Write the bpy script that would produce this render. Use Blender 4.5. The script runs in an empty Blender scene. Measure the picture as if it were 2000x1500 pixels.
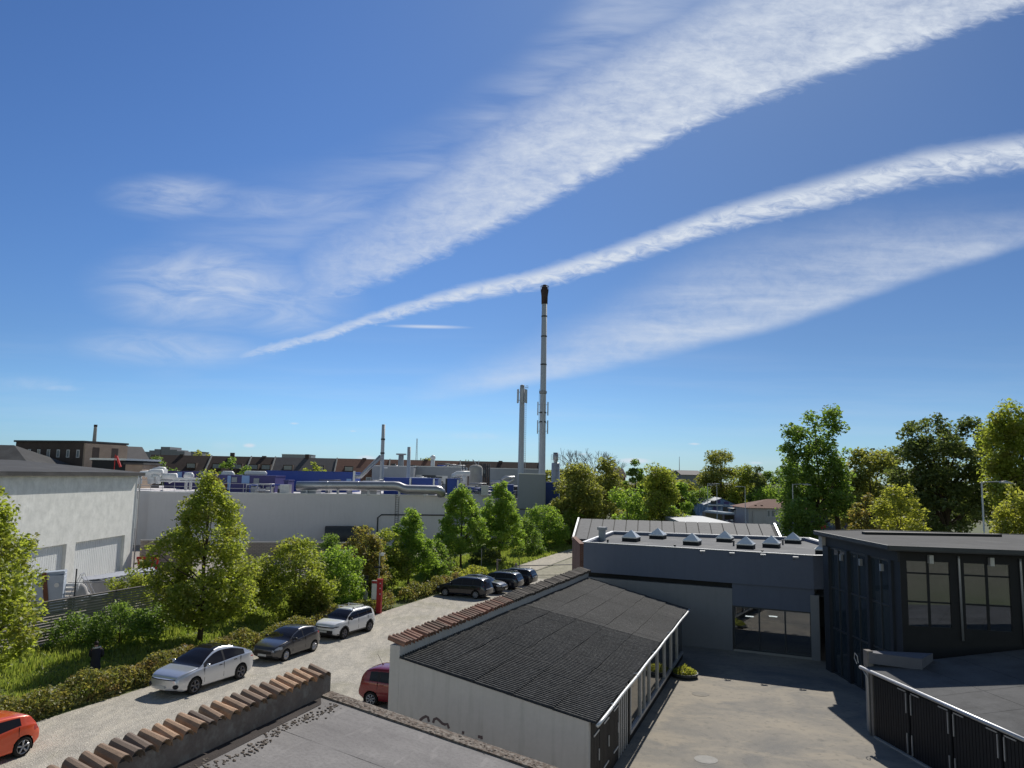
import bpy, math, random
import numpy as np
from mathutils import Matrix, Vector
R_ = math.radians
scene = bpy.context.scene
C = scene.collection
random.seed(5)

# ------------------------------------------------------------------ camera, sky, sun, exposure
CAMH = 10.0; FPX = 1500.0; PITCH = math.atan(180/1500); ROLL = .02
cd = bpy.data.cameras.new('camera'); cam = bpy.data.objects.new('camera', cd); C.objects.link(cam)
cd.sensor_width = 36; cd.lens = 36*FPX/2000; cd.clip_end = 6000; cd.clip_start = .1
_F = np.array([0, math.cos(PITCH), math.sin(PITCH)]); _U = np.array([0, -math.sin(PITCH), math.cos(PITCH)]); _R = np.array([1., 0, 0])
_X = _R*math.cos(ROLL)+_U*math.sin(ROLL); _Y = _U*math.cos(ROLL)-_R*math.sin(ROLL)
cam.matrix_world = Matrix(((_X[0], _Y[0], -_F[0], 0), (_X[1], _Y[1], -_F[1], 0), (_X[2], _Y[2], -_F[2], CAMH), (0, 0, 0, 1)))
scene.camera = cam

def ray(x, y): return _F*FPX+_X*(x-1000)-_Y*(y-750)
def gz(x, y, z=0.):                       # photo pixel -> point on the level z
    d = ray(x, y); t = (z-CAMH)/d[2]; return np.array([0, 0, CAMH])+d*t
def gd(x, y, Y):                          # photo pixel -> point at distance Y
    d = ray(x, y); t = Y/d[1]; return np.array([0, 0, CAMH])+d*t

SUN_AZ, SUN_EL = R_(18.5), R_(41)
sl = bpy.data.lights.new('sun', 'SUN'); sl.energy = 4.6; sl.angle = R_(.53); sl.color = (1, .95, .86)
so = bpy.data.objects.new('sun', sl); C.objects.link(so)
sdir = Vector((math.sin(SUN_AZ)*math.cos(SUN_EL), math.cos(SUN_AZ)*math.cos(SUN_EL), math.sin(SUN_EL)))
so.rotation_euler = sdir.to_track_quat('Z', 'Y').to_euler(); so.location = (0, 0, 60)
scene.view_settings.view_transform = 'Standard'; scene.view_settings.look = 'None'
scene.view_settings.gamma = 1; scene.view_settings.exposure = 0.0

# node helpers
class NT:
    def __init__(s, tree): s.t = tree; s.n = tree.nodes; s.l = tree.links
    def _in(s, sock, v):
        if v is None: return
        if isinstance(v, bpy.types.NodeSocket): s.l.new(v, sock)
        else:
            try: sock.default_value = v
            except Exception: sock.default_value = (*v, 1) if len(v) == 3 else v
    def math(s, op, a, b=None, c=None, clamp=False):
        n = s.n.new('ShaderNodeMath'); n.operation = op; n.use_clamp = clamp
        s._in(n.inputs[0], a); s._in(n.inputs[1], b); s._in(n.inputs[2], c); return n.outputs[0]
    def noise(s, vec, scale, detail=3, rough=.55, dist=0., dim='3D'):
        n = s.n.new('ShaderNodeTexNoise'); n.noise_dimensions = dim
        s._in(n.inputs['Vector'], vec); s._in(n.inputs['Scale'], scale); s._in(n.inputs['Detail'], detail)
        s._in(n.inputs['Roughness'], rough); s._in(n.inputs['Distortion'], dist); return n.outputs[0]
    def voro(s, vec, scale, out='Distance', feat='F1'):
        n = s.n.new('ShaderNodeTexVoronoi'); n.feature = feat
        s._in(n.inputs['Vector'], vec); s._in(n.inputs['Scale'], scale); return n.outputs[out]
    def map(s, v, a, b, c=0., d=1., smooth=False):
        n = s.n.new('ShaderNodeMapRange'); n.clamp = True
        if smooth: n.interpolation_type = 'SMOOTHSTEP'
        s._in(n.inputs[0], v); s._in(n.inputs[1], a); s._in(n.inputs[2], b); s._in(n.inputs[3], c); s._in(n.inputs[4], d)
        return n.outputs[0]
    def mix(s, f, a, b, blend='MIX'):
        n = s.n.new('ShaderNodeMix'); n.data_type = 'RGBA'; n.blend_type = blend
        s._in(n.inputs[0], f); s._in(n.inputs[6], a); s._in(n.inputs[7], b); return n.outputs[2]
    def mapping(s, vec, loc=(0, 0, 0), rot=(0, 0, 0), sc=(1, 1, 1)):
        n = s.n.new('ShaderNodeMapping'); s._in(n.inputs[0], vec)
        n.inputs[1].default_value = loc; n.inputs[2].default_value = rot; n.inputs[3].default_value = sc; return n.outputs[0]
    def xyz(s, v):
        n = s.n.new('ShaderNodeSeparateXYZ'); s._in(n.inputs[0], v); return n.outputs
    def comb(s, x, y, z=0.):
        n = s.n.new('ShaderNodeCombineXYZ'); s._in(n.inputs[0], x); s._in(n.inputs[1], y); s._in(n.inputs[2], z); return n.outputs[0]
    def curve(s, v, pts):
        n = s.n.new('ShaderNodeFloatCurve'); s._in(n.inputs[1], v); c = n.mapping.curves[0]
        pts = sorted(pts)
        c.points[0].location = pts[0]; c.points[1].location = pts[-1]
        for p in pts[1:-1]: c.points.new(*p)
        for p in c.points: p.handle_type = 'VECTOR'
        n.mapping.update(); return n.outputs[0]

# world: sky with cirrus bands
world = bpy.data.worlds.new('World'); scene.world = world; world.use_nodes = True
W = NT(world.node_tree); W.n.clear()
sky = W.n.new('ShaderNodeTexSky'); sky.sky_type = 'NISHITA'; sky.sun_disc = False
sky.sun_elevation = SUN_EL; sky.sun_rotation = SUN_AZ; sky.air_density = 1.0; sky.dust_density = .35; sky.ozone_density = 2.5; sky.altitude = 0
tc = W.n.new('ShaderNodeTexCoord')
sx, sy, sz = W.xyz(tc.outputs['Generated'])
ysafe = W.math('MAXIMUM', sy, .05)
gx = W.math('DIVIDE', sx, ysafe); gzv = W.math('DIVIDE', sz, ysafe)
front = W.map(sy, .1, .3)
GX = lambda x, y: (ray(x, y)[0]/ray(x, y)[1], ray(x, y)[2]/ray(x, y)[1])
cu = W.map(gx, -.9, .9)                       # 0..1 across
def edge(pts):
    q = []
    for x, y in pts:
        a, b = GX(x, y); q.append(((a+.9)/1.8, (b+.2)/1.2))
    o = W.curve(cu, q)
    return W.math('SUBTRACT', W.math('MULTIPLY', o, 1.2), .2)
P2 = W.comb(gx, gzv)
def streak(ang, sc, scale, detail=6, rough=.6, dist=.0): return W.noise(W.mapping(P2, rot=(0, 0, ang), sc=sc), scale, detail, rough, dist)
ang = R_(-27)
n_fine = streak(ang, (1, 1.5, 1), 38, 9, .70, .45)
n_med = streak(ang, (1, 2.2, 1), 7, 6, .6, .4)
n_long = streak(R_(-22), (1, 7, 1), 4, 6, .6, .3)
n_rip = streak(R_(38), (1, 2.8, 1), 32, 6, .62, .8)
wob = W.math('MULTIPLY', W.math('SUBTRACT', n_med, .5), .05)
wobf = W.math('MULTIPLY', W.math('SUBTRACT', n_rip, .5), .03)
# A: broad band
gA = W.math('ADD', gzv, wobf)
loA = edge([(540, 640), (640, 604), (750, 563), (900, 492), (1050, 420), (1200, 340), (1400, 240), (1600, 168), (1800, 100), (2000, 28), (2080, 0)])
upA = edge([(540, 545), (600, 480), (750, 425), (900, 310), (1000, 235), (1150, 145), (1300, 62), (1450, -20), (1560, -90), (2000, -330), (2080, -360)])
dl = W.math('SUBTRACT', gA, loA); du = W.math('SUBTRACT', upA, W.math('ADD', gzv, wob))
mA = W.math('MULTIPLY', W.map(dl, .0, .028, smooth=True), W.map(du, -.055, .05, smooth=True))
thick = W.map(dl, .0, .18, 1., .68)
mA = W.math('MULTIPLY', mA, thick)
mA = W.math('MULTIPLY', mA, W.map(gx, -.30, .10, .42, .98))
mA = W.math('MULTIPLY', mA, W.map(gx, -.33, -.24))
mA = W.math('MULTIPLY', mA, W.map(W.math('ADD', W.math('MULTIPLY', n_med, .40), W.math('ADD', W.math('MULTIPLY', n_fine, .30), W.math('MULTIPLY', n_rip, .30))), .36, .60, .42, 1.10))
# veil above A
upV = edge([(200, 420), (400, 350), (600, 330), (800, 260), (1000, 120), (1100, 20), (1200, -120), (2080, -500)])
mV = W.math('MULTIPLY', W.map(W.math('SUBTRACT', gzv, upA), -.03, .03), W.map(W.math('SUBTRACT', upV, gzv), -.03, .09, smooth=True))
mV = W.math('MULTIPLY', mV, W.map(n_long, .36, .66, .05, .36)); mV = W.math('MULTIPLY', mV, W.map(gx, -.5, -.25))
# B: contrail
cB = edge([(440, 700), (520, 682), (620, 658), (760, 612), (900, 574), (1050, 545), (1200, 500), (1400, 430), (1600, 378), (1800, 325), (2080, 285)])
wB = W.map(gx, -.36, .6, .006, .027)
dB = W.math('ABSOLUTE', W.math('SUBTRACT', W.math('ADD', gzv, W.math('MULTIPLY', wobf, .55)), cB))
mB = W.map(W.math('DIVIDE', dB, wB), .15, 1.25, 1, 0, smooth=True)
mB = W.math('MULTIPLY', mB, W.map(n_rip, .32, .6, .45, 1.1)); mB = W.math('MULTIPLY', mB, W.map(gx, -.38, .0, .45, .88))
mB = W.math('MULTIPLY', mB, W.map(gx, -.38, -.33))
# halo under B
dBu = W.math('SUBTRACT', cB, gzv)
# C: fan
loC = edge([(790, 798), (950, 777), (1150, 737), (1350, 692), (1550, 640), (1700, 585), (2000, 485), (2080, 470)])
upC = edge([(790, 776), (1000, 690), (1200, 590), (1350, 500), (1500, 450), (1700, 420), (2000, 410), (2080, 410)])
mC = W.math('MULTIPLY', W.map(W.math('SUBTRACT', W.math('ADD', gzv, W.math('MULTIPLY', wob, .3)), loC), -.002, .020, smooth=True), W.map(W.math('SUBTRACT', upC, W.math('ADD', gzv, W.math('MULTIPLY', wob, .6))), -.03, .07, smooth=True))
mC = W.math('MULTIPLY', mC, W.map(W.math('ADD', W.math('MULTIPLY', n_long, .7), W.math('MULTIPLY', n_fine, .3)), .34, .64, .20, .74)); mC = W.math('MULTIPLY', mC, W.map(gx, -.16, -.11))
mC = W.math('MULTIPLY', mC, W.map(W.math('SUBTRACT', gzv, loC), .02, .16, 1, .5))
# D: left wisps
def blob(px, py, rx, ry, rot=0., soft=.9):
    a, b = GX(px, py)
    v = W.mapping(W.mapping(P2, loc=(-a, -b, 0)), rot=(0, 0, rot), sc=(1500/rx, 1500/ry, 1))
    n = W.n.new('ShaderNodeVectorMath'); n.operation = 'LENGTH'; W.l.new(v, n.inputs[0])
    return W.map(n.outputs['Value'], 1-soft, 1, 1, 0, smooth=True)
n_w = streak(R_(18), (1, 3.4, 1), 9, 7, .62, .9)
mD = W.math('MAXIMUM', blob(410, 560, 290, 120, R_(32)), W.math('MULTIPLY', blob(350, 385, 190, 62, R_(12)), .8))
mD = W.math('MAXIMUM', mD, W.math('MULTIPLY', blob(560, 600, 190, 80, R_(20)), .7)); mD = W.math('MAXIMUM', mD, W.math('MULTIPLY', blob(560, 400, 420, 60, R_(-14)), .45))
mD = W.math('MAXIMUM', mD, W.math('MULTIPLY', blob(330, 680, 260, 55, R_(-17)), .6))
mD = W.math('MULTIPLY', mD, W.map(n_w, .34, .64, .16, .66))
# thin contrail
mT = W.math('MULTIPLY', blob(835, 638, 105, 5.5, R_(-12), 1.), .7)
# small cumulus and horizon veil
n_p = W.noise(P2, 60, 4, .6)
mP = None
for (a, b, rx, ry, k) in ((487, 870, 17, 6, .9), (716, 894, 26, 7, .9), (1238, 900, 45, 8, .85), (1476, 904, 20, 4, .8), (1356, 867, 16, 3, .6), (1140, 887, 22, 3, .5), (1745, 898, 26, 14, .9), (120, 758, 60, 10, .25), (60, 750, 120, 22, .15), (930, 852, 90, 12, .22), (575, 827, 12, 3, .5), (435, 871, 40, 12, .15), (690, 842, 10, 2.5, .4)):
    m = W.math('MULTIPLY', blob(a, b, rx, ry), k); mP = m if mP is None else W.math('MAXIMUM', mP, m)
mP = W.math('MULTIPLY', mP, W.map(n_p, .3, .6, .35, 1.1))
n_h = streak(R_(-4), (1, 14, 1), 2.5, 5, .55)
mH = W.math('MULTIPLY', W.map(n_h, .45, .75, 0, .22), W.map(gzv, .0, .22, 1, 0))
m = mA
for q in (mB, mC, mD, mV, mT, mP, mH): m = W.math('MAXIMUM', m, q)
m = W.math('MULTIPLY', m, front, clamp=True)
frs = W.map(sy, .0, .35, smooth=True)
low_ = W.map(gzv, .0, .20, 1, 0, smooth=True)
tint = W.mix(low_, (.43, .63, .93, 1), (.50, .80, 1.24, 1))
side = W.math('SUBTRACT', 1., W.math('MULTIPLY', W.map(gx, -.35, .45, 0, .36, smooth=True), W.map(gzv, .0, .35, .75, 1)))
tint = W.mix(1., tint, W.comb(side, side, side), 'MULTIPLY')
tint = W.mix(frs, W.mix(W.map(sz, .15, .8), (1.55, 1.36, 1.12, 1), (.62, .56, .50, 1)), tint)
skyt = W.mix(1., sky.outputs[0], tint, 'MULTIPLY')
cc = W.mix(m, skyt, (6.9, 7.5, 8.4, 1))
bg = W.n.new('ShaderNodeBackground'); bg.inputs[1].default_value = .10; W.l.new(cc, bg.inputs[0])
wo = W.n.new('ShaderNodeOutputWorld'); W.l.new(bg.outputs[0], wo.inputs[0])

# ------------------------------------------------------------------ materials
MATS = {}
def newmat(name):
    m = bpy.data.materials.new(name); m.use_nodes = True; t = NT(m.node_tree); b = t.n['Principled BSDF']; MATS[name] = m
    return m, t, b
def coords(t): return t.n.new('ShaderNodeTexCoord').outputs['Object']
def pm(name, col, rough=.8, var=.14, scale=1.5, bump=0., bscale=25, metal=0., col2=None, c2=(.5, .7), c2s=.7, spec=.3, streaks=0., coat=0., island=None):
    m, t, b = newmat(name); co = coords(t)
    n = t.noise(co, scale, 5, .6); n2 = t.noise(co, scale*9, 3, .6)
    f = t.math('ADD', t.math('MULTIPLY', n, .65), t.math('MULTIPLY', n2, .35))
    lo = tuple(c*(1-var) for c in col); hi = tuple(min(1, c*(1+var)) for c in col)
    base = t.mix(t.map(f, .3, .7), (*lo, 1), (*hi, 1))
    if col2 is not None:
        base = t.mix(t.map(t.noise(co, c2s, 6, .65), c2[0], c2[1]), base, (*col2, 1))
    if streaks:
        s = t.noise(t.mapping(co, sc=(3, 3, .25)), 1.3, 5, .6)
        base = t.mix(t.map(s, .5, .75, 0, streaks), base, (col[0]*.45, col[1]*.45, col[2]*.42, 1))
    if island is not None:
        g = t.n.new('ShaderNodeNewGeometry')
        base = t.mix(g.outputs['Random Per Island'], base, (*island, 1))
    t.l.new(base, b.inputs['Base Color']); b.inputs['Roughness'].default_value = rough
    b.inputs['Metallic'].default_value = metal; b.inputs['Specular IOR Level'].default_value = spec
    if coat: b.inputs['Coat Weight'].default_value = coat; b.inputs['Coat Roughness'].default_value = .04
    if bump:
        bn = t.n.new('ShaderNodeBump'); bn.inputs['Strength'].default_value = bump; bn.inputs['Distance'].default_value = .02
        t.l.new(t.noise(co, bscale, 4, .6), bn.inputs['Height']); t.l.new(bn.outputs[0], b.inputs['Normal'])
    return m
def glassmat(name, col, rough=.04):
    m, t, b = newmat(name); b.inputs['Base Color'].default_value = (*col, 1); b.inputs['Roughness'].default_value = rough
    b.inputs['Specular IOR Level'].default_value = .6; b.inputs['IOR'].default_value = 1.5
    co = coords(t); bn = t.n.new('ShaderNodeBump'); bn.inputs['Strength'].default_value = .06; bn.inputs['Distance'].default_value = .02
    t.l.new(t.noise(co, 1.2, 2), bn.inputs['Height']); t.l.new(bn.outputs[0], b.inputs['Normal']); return m
def leafmat(name, c1, c2, c3=None, trans=.45):
    m = bpy.data.materials.new(name); m.use_nodes = True; t = NT(m.node_tree); t.n.clear(); MATS[name] = m
    g = t.n.new('ShaderNodeNewGeometry'); co = coords(t)
    base = t.mix(g.outputs['Random Per Island'], (*c1, 1), (*c2, 1))
    if c3: base = t.mix(t.map(t.noise(co, .9, 3), .5, .68), base, (*c3, 1))
    d = t.n.new('ShaderNodeBsdfDiffuse'); tr = t.n.new('ShaderNodeBsdfTranslucent'); gl = t.n.new('ShaderNodeBsdfGlossy')
    t.l.new(base, d.inputs[0]); gl.inputs['Roughness'].default_value = .55
    tcol = t.mix(1., base, (1.42, 1.36, .95, 1), 'MULTIPLY'); t.l.new(tcol, tr.inputs[0])
    mx = t.n.new('ShaderNodeMixShader'); mx.inputs[0].default_value = trans; t.l.new(d.outputs[0], mx.inputs[1]); t.l.new(tr.outputs[0], mx.inputs[2])
    m2 = t.n.new('ShaderNodeMixShader'); m2.inputs[0].default_value = .045; t.l.new(mx.outputs[0], m2.inputs[1]); t.l.new(gl.outputs[0], m2.inputs[2])
    o = t.n.new('ShaderNodeOutputMaterial'); t.l.new(m2.outputs[0], o.inputs[0]); return m
def brickmat(name, c1, c2, mortar, sc=1., mort=.012):
    m, t, b = newmat(name); co = coords(t)
    x, y, z = t.xyz(co); uv = t.comb(t.math('ADD', x, y), z, 0.)
    n = t.n.new('ShaderNodeTexBrick'); t.l.new(uv, n.inputs['Vector']); n.inputs['Scale'].default_value = sc
    n.inputs['Color1'].default_value = (*c1, 1); n.inputs['Color2'].default_value = (*c2, 1); n.inputs['Mortar'].default_value = (*mortar, 1)
    n.inputs['Brick Width'].default_value = .24; n.inputs['Row Height'].default_value = .08; n.inputs['Mortar Size'].default_value = mort
    base = t.mix(t.map(t.noise(co, .6, 5), .35, .7, 0, .5), n.outputs[0], (c1[0]*.5, c1[1]*.5, c1[2]*.5, 1))
    t.l.new(base, b.inputs['Base Color']); b.inputs['Roughness'].default_value = .9; return m

M = {}
M['stucco_white'] = pm('white_render', (.86, .86, .82), .9, .12, .9, .3, 20, col2=(.70, .705, .67), c2=(.40, .66), c2s=1.3, streaks=.14)
M['stucco_grey'] = pm('grey_render', (.47, .455, .445), .9, .08, .8, .2, 30, streaks=.28)
M['factory_wall'] = pm('pale_factory_panel', (.62, .60, .61), .85, .05, .3, .1, 30, streaks=.12)
M['factory_white'] = pm('white_factory_panel', (.72, .71, .68), .8, .05, .4)
M['door_white'] = pm('white_door_slats', (.78, .80, .80), .7, .06, .8, streaks=.12)
M['dark_felt'] = pm('dark_roof_felt', (.060, .060, .062), .9, .22, .8, .35, 40, col2=(.11, .11, .11), c2=(.5, .8), c2s=.35)
M['blue_roof_felt'] = pm('blue_building_roof_felt', (.10, .105, .115), .85, .22, .6, .3, 30, col2=(.19, .19, .19), c2=(.5, .72), c2s=.5)
M['black_paint'] = pm('black_painted_timber', (.012, .013, .016), .6, .25, 2)
M['navy'] = pm('dark_blue_render', (.115, .135, .19), .75, .06, .5, .1, 40, streaks=.12)
M['navy_grey'] = pm('grey_blue_panel', (.23, .235, .25), .8, .06, .5, .1, 40, streaks=.1)
M['light_metal'] = pm('pale_metal', (.55, .56, .58), .4, .08, 2, metal=.5)
M['gutter_metal'] = pm('worn_light_gutter', (.62, .63, .64), .45, .15, 4, metal=.3)
M['steel'] = pm('duct_steel', (.42, .42, .43), .42, .15, 1.2, metal=.8)
M['pipe_white'] = pm('white_pipe', (.66, .67, .68), .45, .1, 1.5)
M['pipe_dark'] = pm('dark_pipe', (.05, .055, .06), .5, .2, 2)
M['blue_panel'] = pm('factory_blue_panel', (.028, .065, .29), .45, .08, .6)
M['purple_blue'] = pm('factory_purple_blue_panel', (.055, .05, .17), .5, .08, .6)
M['light_blue'] = pm('light_blue_panel', (.22, .35, .62), .5, .06, .6)
M['grey_panel'] = pm('factory_grey_panel', (.27, .29, .32), .6, .05, .4, streaks=.12)
M['chimney_grey'] = pm('chimney_grey_paint', (.42, .45, .49), .55, .05, .5, streaks=.1)
M['dark_cap'] = pm('dark_brown_chimney_top', (.05, .032, .03), .7, .2, 1)
M['old_render'] = pm('dirty_brown_render', (.17, .14, .125), .95, .25, 1.5, .6, 20, col2=(.27, .25, .23), c2=(.5, .7), c2s=2)
M['parapet'] = pm('grey_parapet_paint', (.13, .13, .15), .8, .1, 2)
M['post_navy'] = pm('dark_slate_paint', (.032, .037, .046), .6, .1, 1)
M['concrete'] = pm('concrete', (.34, .33, .31), .9, .15, 1.2, .3, 25)
M['terracotta'] = pm('terracotta_tiles', (.30, .150, .105), .8, .3, 3, .4, 30, island=(.17, .115, .085))
M['terracotta_old'] = pm('weathered_roof_tiles', (.46, .29, .18), .8, .45, 3, .4, 30, island=(.15, .115, .095))
M['terracotta_dark'] = pm('dark_mossy_tiles', (.085, .072, .062), .8, .3, 3, .4, 30, island=(.15, .125, .105))
M['wood_grey'] = pm('weathered_grey_timber', (.20, .18, .165), .85, .25, 2, .3, 20)
M['fence_wood'] = pm('grey_fence_slats', (.27, .25, .235), .8, .2, 2)
M['bark'] = pm('bark', (.075, .058, .042), .95, .3, 4, .8, 12)
M['glass'] = glassmat('window_glass', (.018, .022, .026))
M['glass_blue'] = glassmat('blue_grey_glass', (.030, .042, .052))
M['glass_far'] = glassmat('far_window_glass', (.16, .19, .22), .15)
M['car_glass'] = glassmat('car_glass', (.016, .014, .014), .03); MATS['car_glass'].node_tree.nodes['Principled BSDF'].inputs['Specular IOR Level'].default_value = .32
M['brick_dark'] = brickmat('dark_brown_brick', (.075, .048, .040), (.055, .038, .033), (.09, .08, .075))
M['brick_red'] = brickmat('red_brick', (.20, .082, .055), (.15, .062, .045), (.22, .19, .17))
M['brick_yellow'] = brickmat('tan_brick', (.36, .26, .19), (.30, .22, .16), (.34, .3, .26))
M['brick_low'] = brickmat('beige_block_wall', (.42, .36, .31), (.36, .31, .27), (.22, .2, .18), .5, .018)
M['roof_brown'] = pm('brown_roof_tiles', (.062, .043, .036), .9, .25, 1.2, .3, 6)
M['roof_red'] = pm('faded_red_roof_tiles', (.17, .088, .065), .9, .2, 1.2, .3, 6)
M['roof_slate'] = pm('slate_roof', (.09, .085, .09), .8, .2, .8)
M['eternit'] = pm('far_grey_cladding', (.20, .21, .235), .8, .1, .2)
M['rust'] = pm('rust_brown_steel', (.16, .07, .045), .8, .3, 2)
M['red'] = pm('red_paint', (.45, .03, .028), .45, .1, 3)
M['red_sign'] = pm('dark_red_sign_paint', (.38, .035, .04), .5, .1, 3)
M['tyre'] = pm('tyre_rubber', (.018, .018, .018), .85, .2, 4)
M['rim'] = pm('alloy_rim', (.45, .45, .47), .35, .1, 4, metal=.6)
M['rim_dark'] = pm('dark_alloy_rim', (.20, .19, .20), .4, .1, 4, metal=.6)
M['plastic'] = pm('black_plastic', (.022, .022, .025), .55, .2, 4)
M['plate'] = pm('number_plate_white', (.62, .62, .60), .5, .05, 4)
M['lamp_clear'] = pm('headlight_lens', (.42, .45, .50), .08, .1, 8, spec=.8)
M['lamp_red'] = pm('tail_light_lens', (.40, .02, .02), .1, .1, 8, spec=.8)
M['cloth_dark'] = pm('dark_coat_cloth', (.034, .032, .046), .9, .2, 5)
M['cloth_light'] = pm('pale_collar_cloth', (.55, .53, .53), .9, .1, 5)
M['skin'] = pm('skin', (.42, .24, .18), .6, .05, 5)
M['hair'] = pm('dark_hair', (.03, .022, .018), .7, .1, 5)
M['lid_blue'] = pm('blue_white_plastic', (.40, .46, .55), .5, .08, 2)
M['galv'] = pm('galvanised_steel', (.42, .43, .45), .45, .15, 3, metal=.6)
M['beige'] = pm('beige_render', (.48, .44, .38), .85, .1, 1)
M['graffiti_blue'] = pm('blue_graffiti_wall', (.10, .17, .30), .8, .2, .5, col2=(.30, .38, .48), c2=(.5, .6), c2s=.9)
M['bus_blue'] = pm('dark_blue_bus_paint', (.03, .035, .10), .3, .05, 2, coat=.5)
M['bus_white'] = pm('pale_blue_bus_roof', (.45, .55, .68), .3, .05, 2, coat=.5)
M['yellow'] = pm('yellow_paint', (.55, .40, .04), .6, .1, 2)
M['skylight'] = pm('skylight_acrylic', (.66, .69, .72), .25, .06, 3, spec=.6)

# lamp tubes seen burning inside the hall
mt, t, b = newmat('lit_tube'); b.inputs['Emission Color'].default_value = (1, .98, .92, 1); b.inputs['Emission Strength'].default_value = 2.2; M['lit'] = mt
mt, t, b = newmat('warm_floor'); b.inputs['Base Color'].default_value = (.30, .17, .09, 1); M['warm_floor'] = mt
# corrugated roof
m_, t, b = newmat('mossy_corrugated_cement'); co = coords(t)
x_, y_, z_ = t.xyz(co)
n1 = t.noise(co, .45, 5, .6); n2 = t.noise(co, 7, 4, .7); n3 = t.noise(co, 30, 2, .6)
base = t.mix(t.map(n1, .35, .7), (.028, .028, .029, 1), (.058, .056, .056, 1))
base = t.mix(t.map(n2, .56, .74, 0, .6), base, (.13, .128, .122, 1))
base = t.mix(t.map(n3, .62, .72, 0, .5), base, (.24, .24, .23, 1))
base = t.mix(t.map(t.noise(co, 1.4, 5, .7), .60, .72, 0, .6), base, (.016, .018, .012, 1))
rib = t.math('SINE', t.math('MULTIPLY', y_, 2*math.pi/.177))
valley_shade = t.math('MULTIPLY', t.map(rib, -.2, -.9), t.map(t.math('ADD', y_, t.math('MULTIPLY', n1, 5)), 13, 18, .85, .25))  # shading between the ribs put into the colour as darker valleys
base = t.mix(valley_shade, base, (.008, .008, .008, 1))
pale_crest = t.math('MULTIPLY', t.map(rib, .3, .95), t.map(n2, .40, .65, .0, .55))  # paler blotches along the rib crests
base = t.mix(t.math('MULTIPLY', pale_crest, t.map(y_, 11, 17, 1, .25)), base, (.20, .195, .185, 1))
t.l.new(base, b.inputs['Base Color']); b.inputs['Roughness'].default_value = .85
bn = t.n.new('ShaderNodeBump'); bn.inputs['Strength'].default_value = .5; bn.inputs['Distance'].default_value = .02
t.l.new(n2, bn.inputs['Height']); t.l.new(bn.outputs[0], b.inputs['Normal']); M['corrugated'] = m_
# fore roof felt
m_, t, b = newmat('grey_mineral_felt'); co = coords(t)
n1 = t.noise(co, .6, 5, .6); n2 = t.noise(co, 45, 3, .7); n3 = t.noise(t.mapping(co, sc=(.35, 2.2, 1)), 1.1, 4, .6)
base = t.mix(t.map(n1, .3, .7), (.165, .155, .155, 1), (.245, .232, .228, 1))
base = t.mix(t.map(n3, .52, .72, 0, .5), base, (.115, .108, .11, 1))
base = t.mix(t.map(n2, .45, .7, 0, .45), base, (.30, .29, .28, 1))
base = t.mix(t.map(t.noise(co, 11, 4, .7), .45, .68, 0, .45), base, (.11, .10, .10, 1))
base = t.mix(t.map(t.noise(t.mapping(co, sc=(2.5, .4, 1)), 1.6, 3, .6), .58, .7, 0, .35), base, (.33, .31, .30, 1))
base = t.mix(t.map(t.voro(co, 1.6), .0, .03, 1, 0), base, (.42, .41, .39, 1))
t.l.new(base, b.inputs['Base Color']); b.inputs['Roughness'].default_value = .9
bn = t.n.new('ShaderNodeBump'); bn.inputs['Strength'].default_value = .5; bn.inputs['Distance'].default_value = .01
t.l.new(n2, bn.inputs['Height']); t.l.new(bn.outputs[0], b.inputs['Normal']); M['felt'] = m_
# gravel
def gravelmat(name, a, bcol, moss, mossamt=.5, peb=9):
    m_, t, b = newmat(name); co = coords(t)
    n1 = t.noise(co, .22, 6, .62, .5); n2 = t.noise(co, 2.6, 5, .65); v = t.voro(co, peb, 'Color'); vd = t.voro(co, peb)
    vx = t.xyz(v)[0]
    base = t.mix(t.map(n2, .35, .66), (*a, 1), (*bcol, 1))
    base = t.mix(t.map(vx, 0, 1, 0, .45), base, (a[0]*.5, a[1]*.5, a[2]*.5, 1))
    base = t.mix(t.map(t.noise(t.mapping(co, rot=(0, 0, -.35), sc=(2.2, .5, 1)), .9, 5, .6), .45, .62, 0, .5), base, (bcol[0]*1.12, bcol[1]*1.1, bcol[2]*1.06, 1))
    base = t.mix(t.map(vx, .93, .97, 0, .35), base, (min(1, bcol[0]*1.9), min(1, bcol[1]*1.9), min(1, bcol[2]*1.9), 1))
    base = t.mix(t.map(n1, .55, .68, 0, mossamt), base, (*moss, 1))
    t.l.new(base, b.inputs['Base Color']); b.inputs['Roughness'].default_value = .95
    bn = t.n.new('ShaderNodeBump'); bn.inputs['Strength'].default_value = .8; bn.inputs['Distance'].default_value = .03
    t.l.new(vd, bn.inputs['Height']); t.l.new(bn.outputs[0], b.inputs['Normal']); return m_
M['gravel'] = gravelmat('car_park_gravel', (.37, .345, .30), (.50, .465, .405), (.20, .19, .11), .4, 20)
M['path'] = gravelmat('pale_path_gravel', (.40, .36, .30), (.48, .44, .37), (.3, .28, .18), .3, 22)
M['rough_ground'] = gravelmat('rough_ground_with_weeds', (.27, .25, .18), (.34, .32, .25), (.13, .16, .05), .8, 16)
m_, t, b = newmat('stained_asphalt_yard'); co = coords(t)
n1 = t.noise(co, .33, 6, .62, .6); n2 = t.noise(co, 3.2, 5, .6); n3 = t.noise(co, 40, 3, .65); n4 = t.noise(t.mapping(co, rot=(0, 0, .5), sc=(.75, 1.2, 1)), .5, 7, .68, .8)
base = t.mix(t.map(n1, .36, .64), (.155, .15, .14, 1), (.31, .272, .215, 1))
base = t.mix(t.map(n4, .5, .62, 0, .75), base, (.325, .28, .215, 1))
base = t.mix(t.map(n2, .54, .70, 0, .65), base, (.115, .11, .095, 1))
base = t.mix(t.map(n3, .4, .7, 0, .4), base, (.34, .32, .29, 1))
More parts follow.
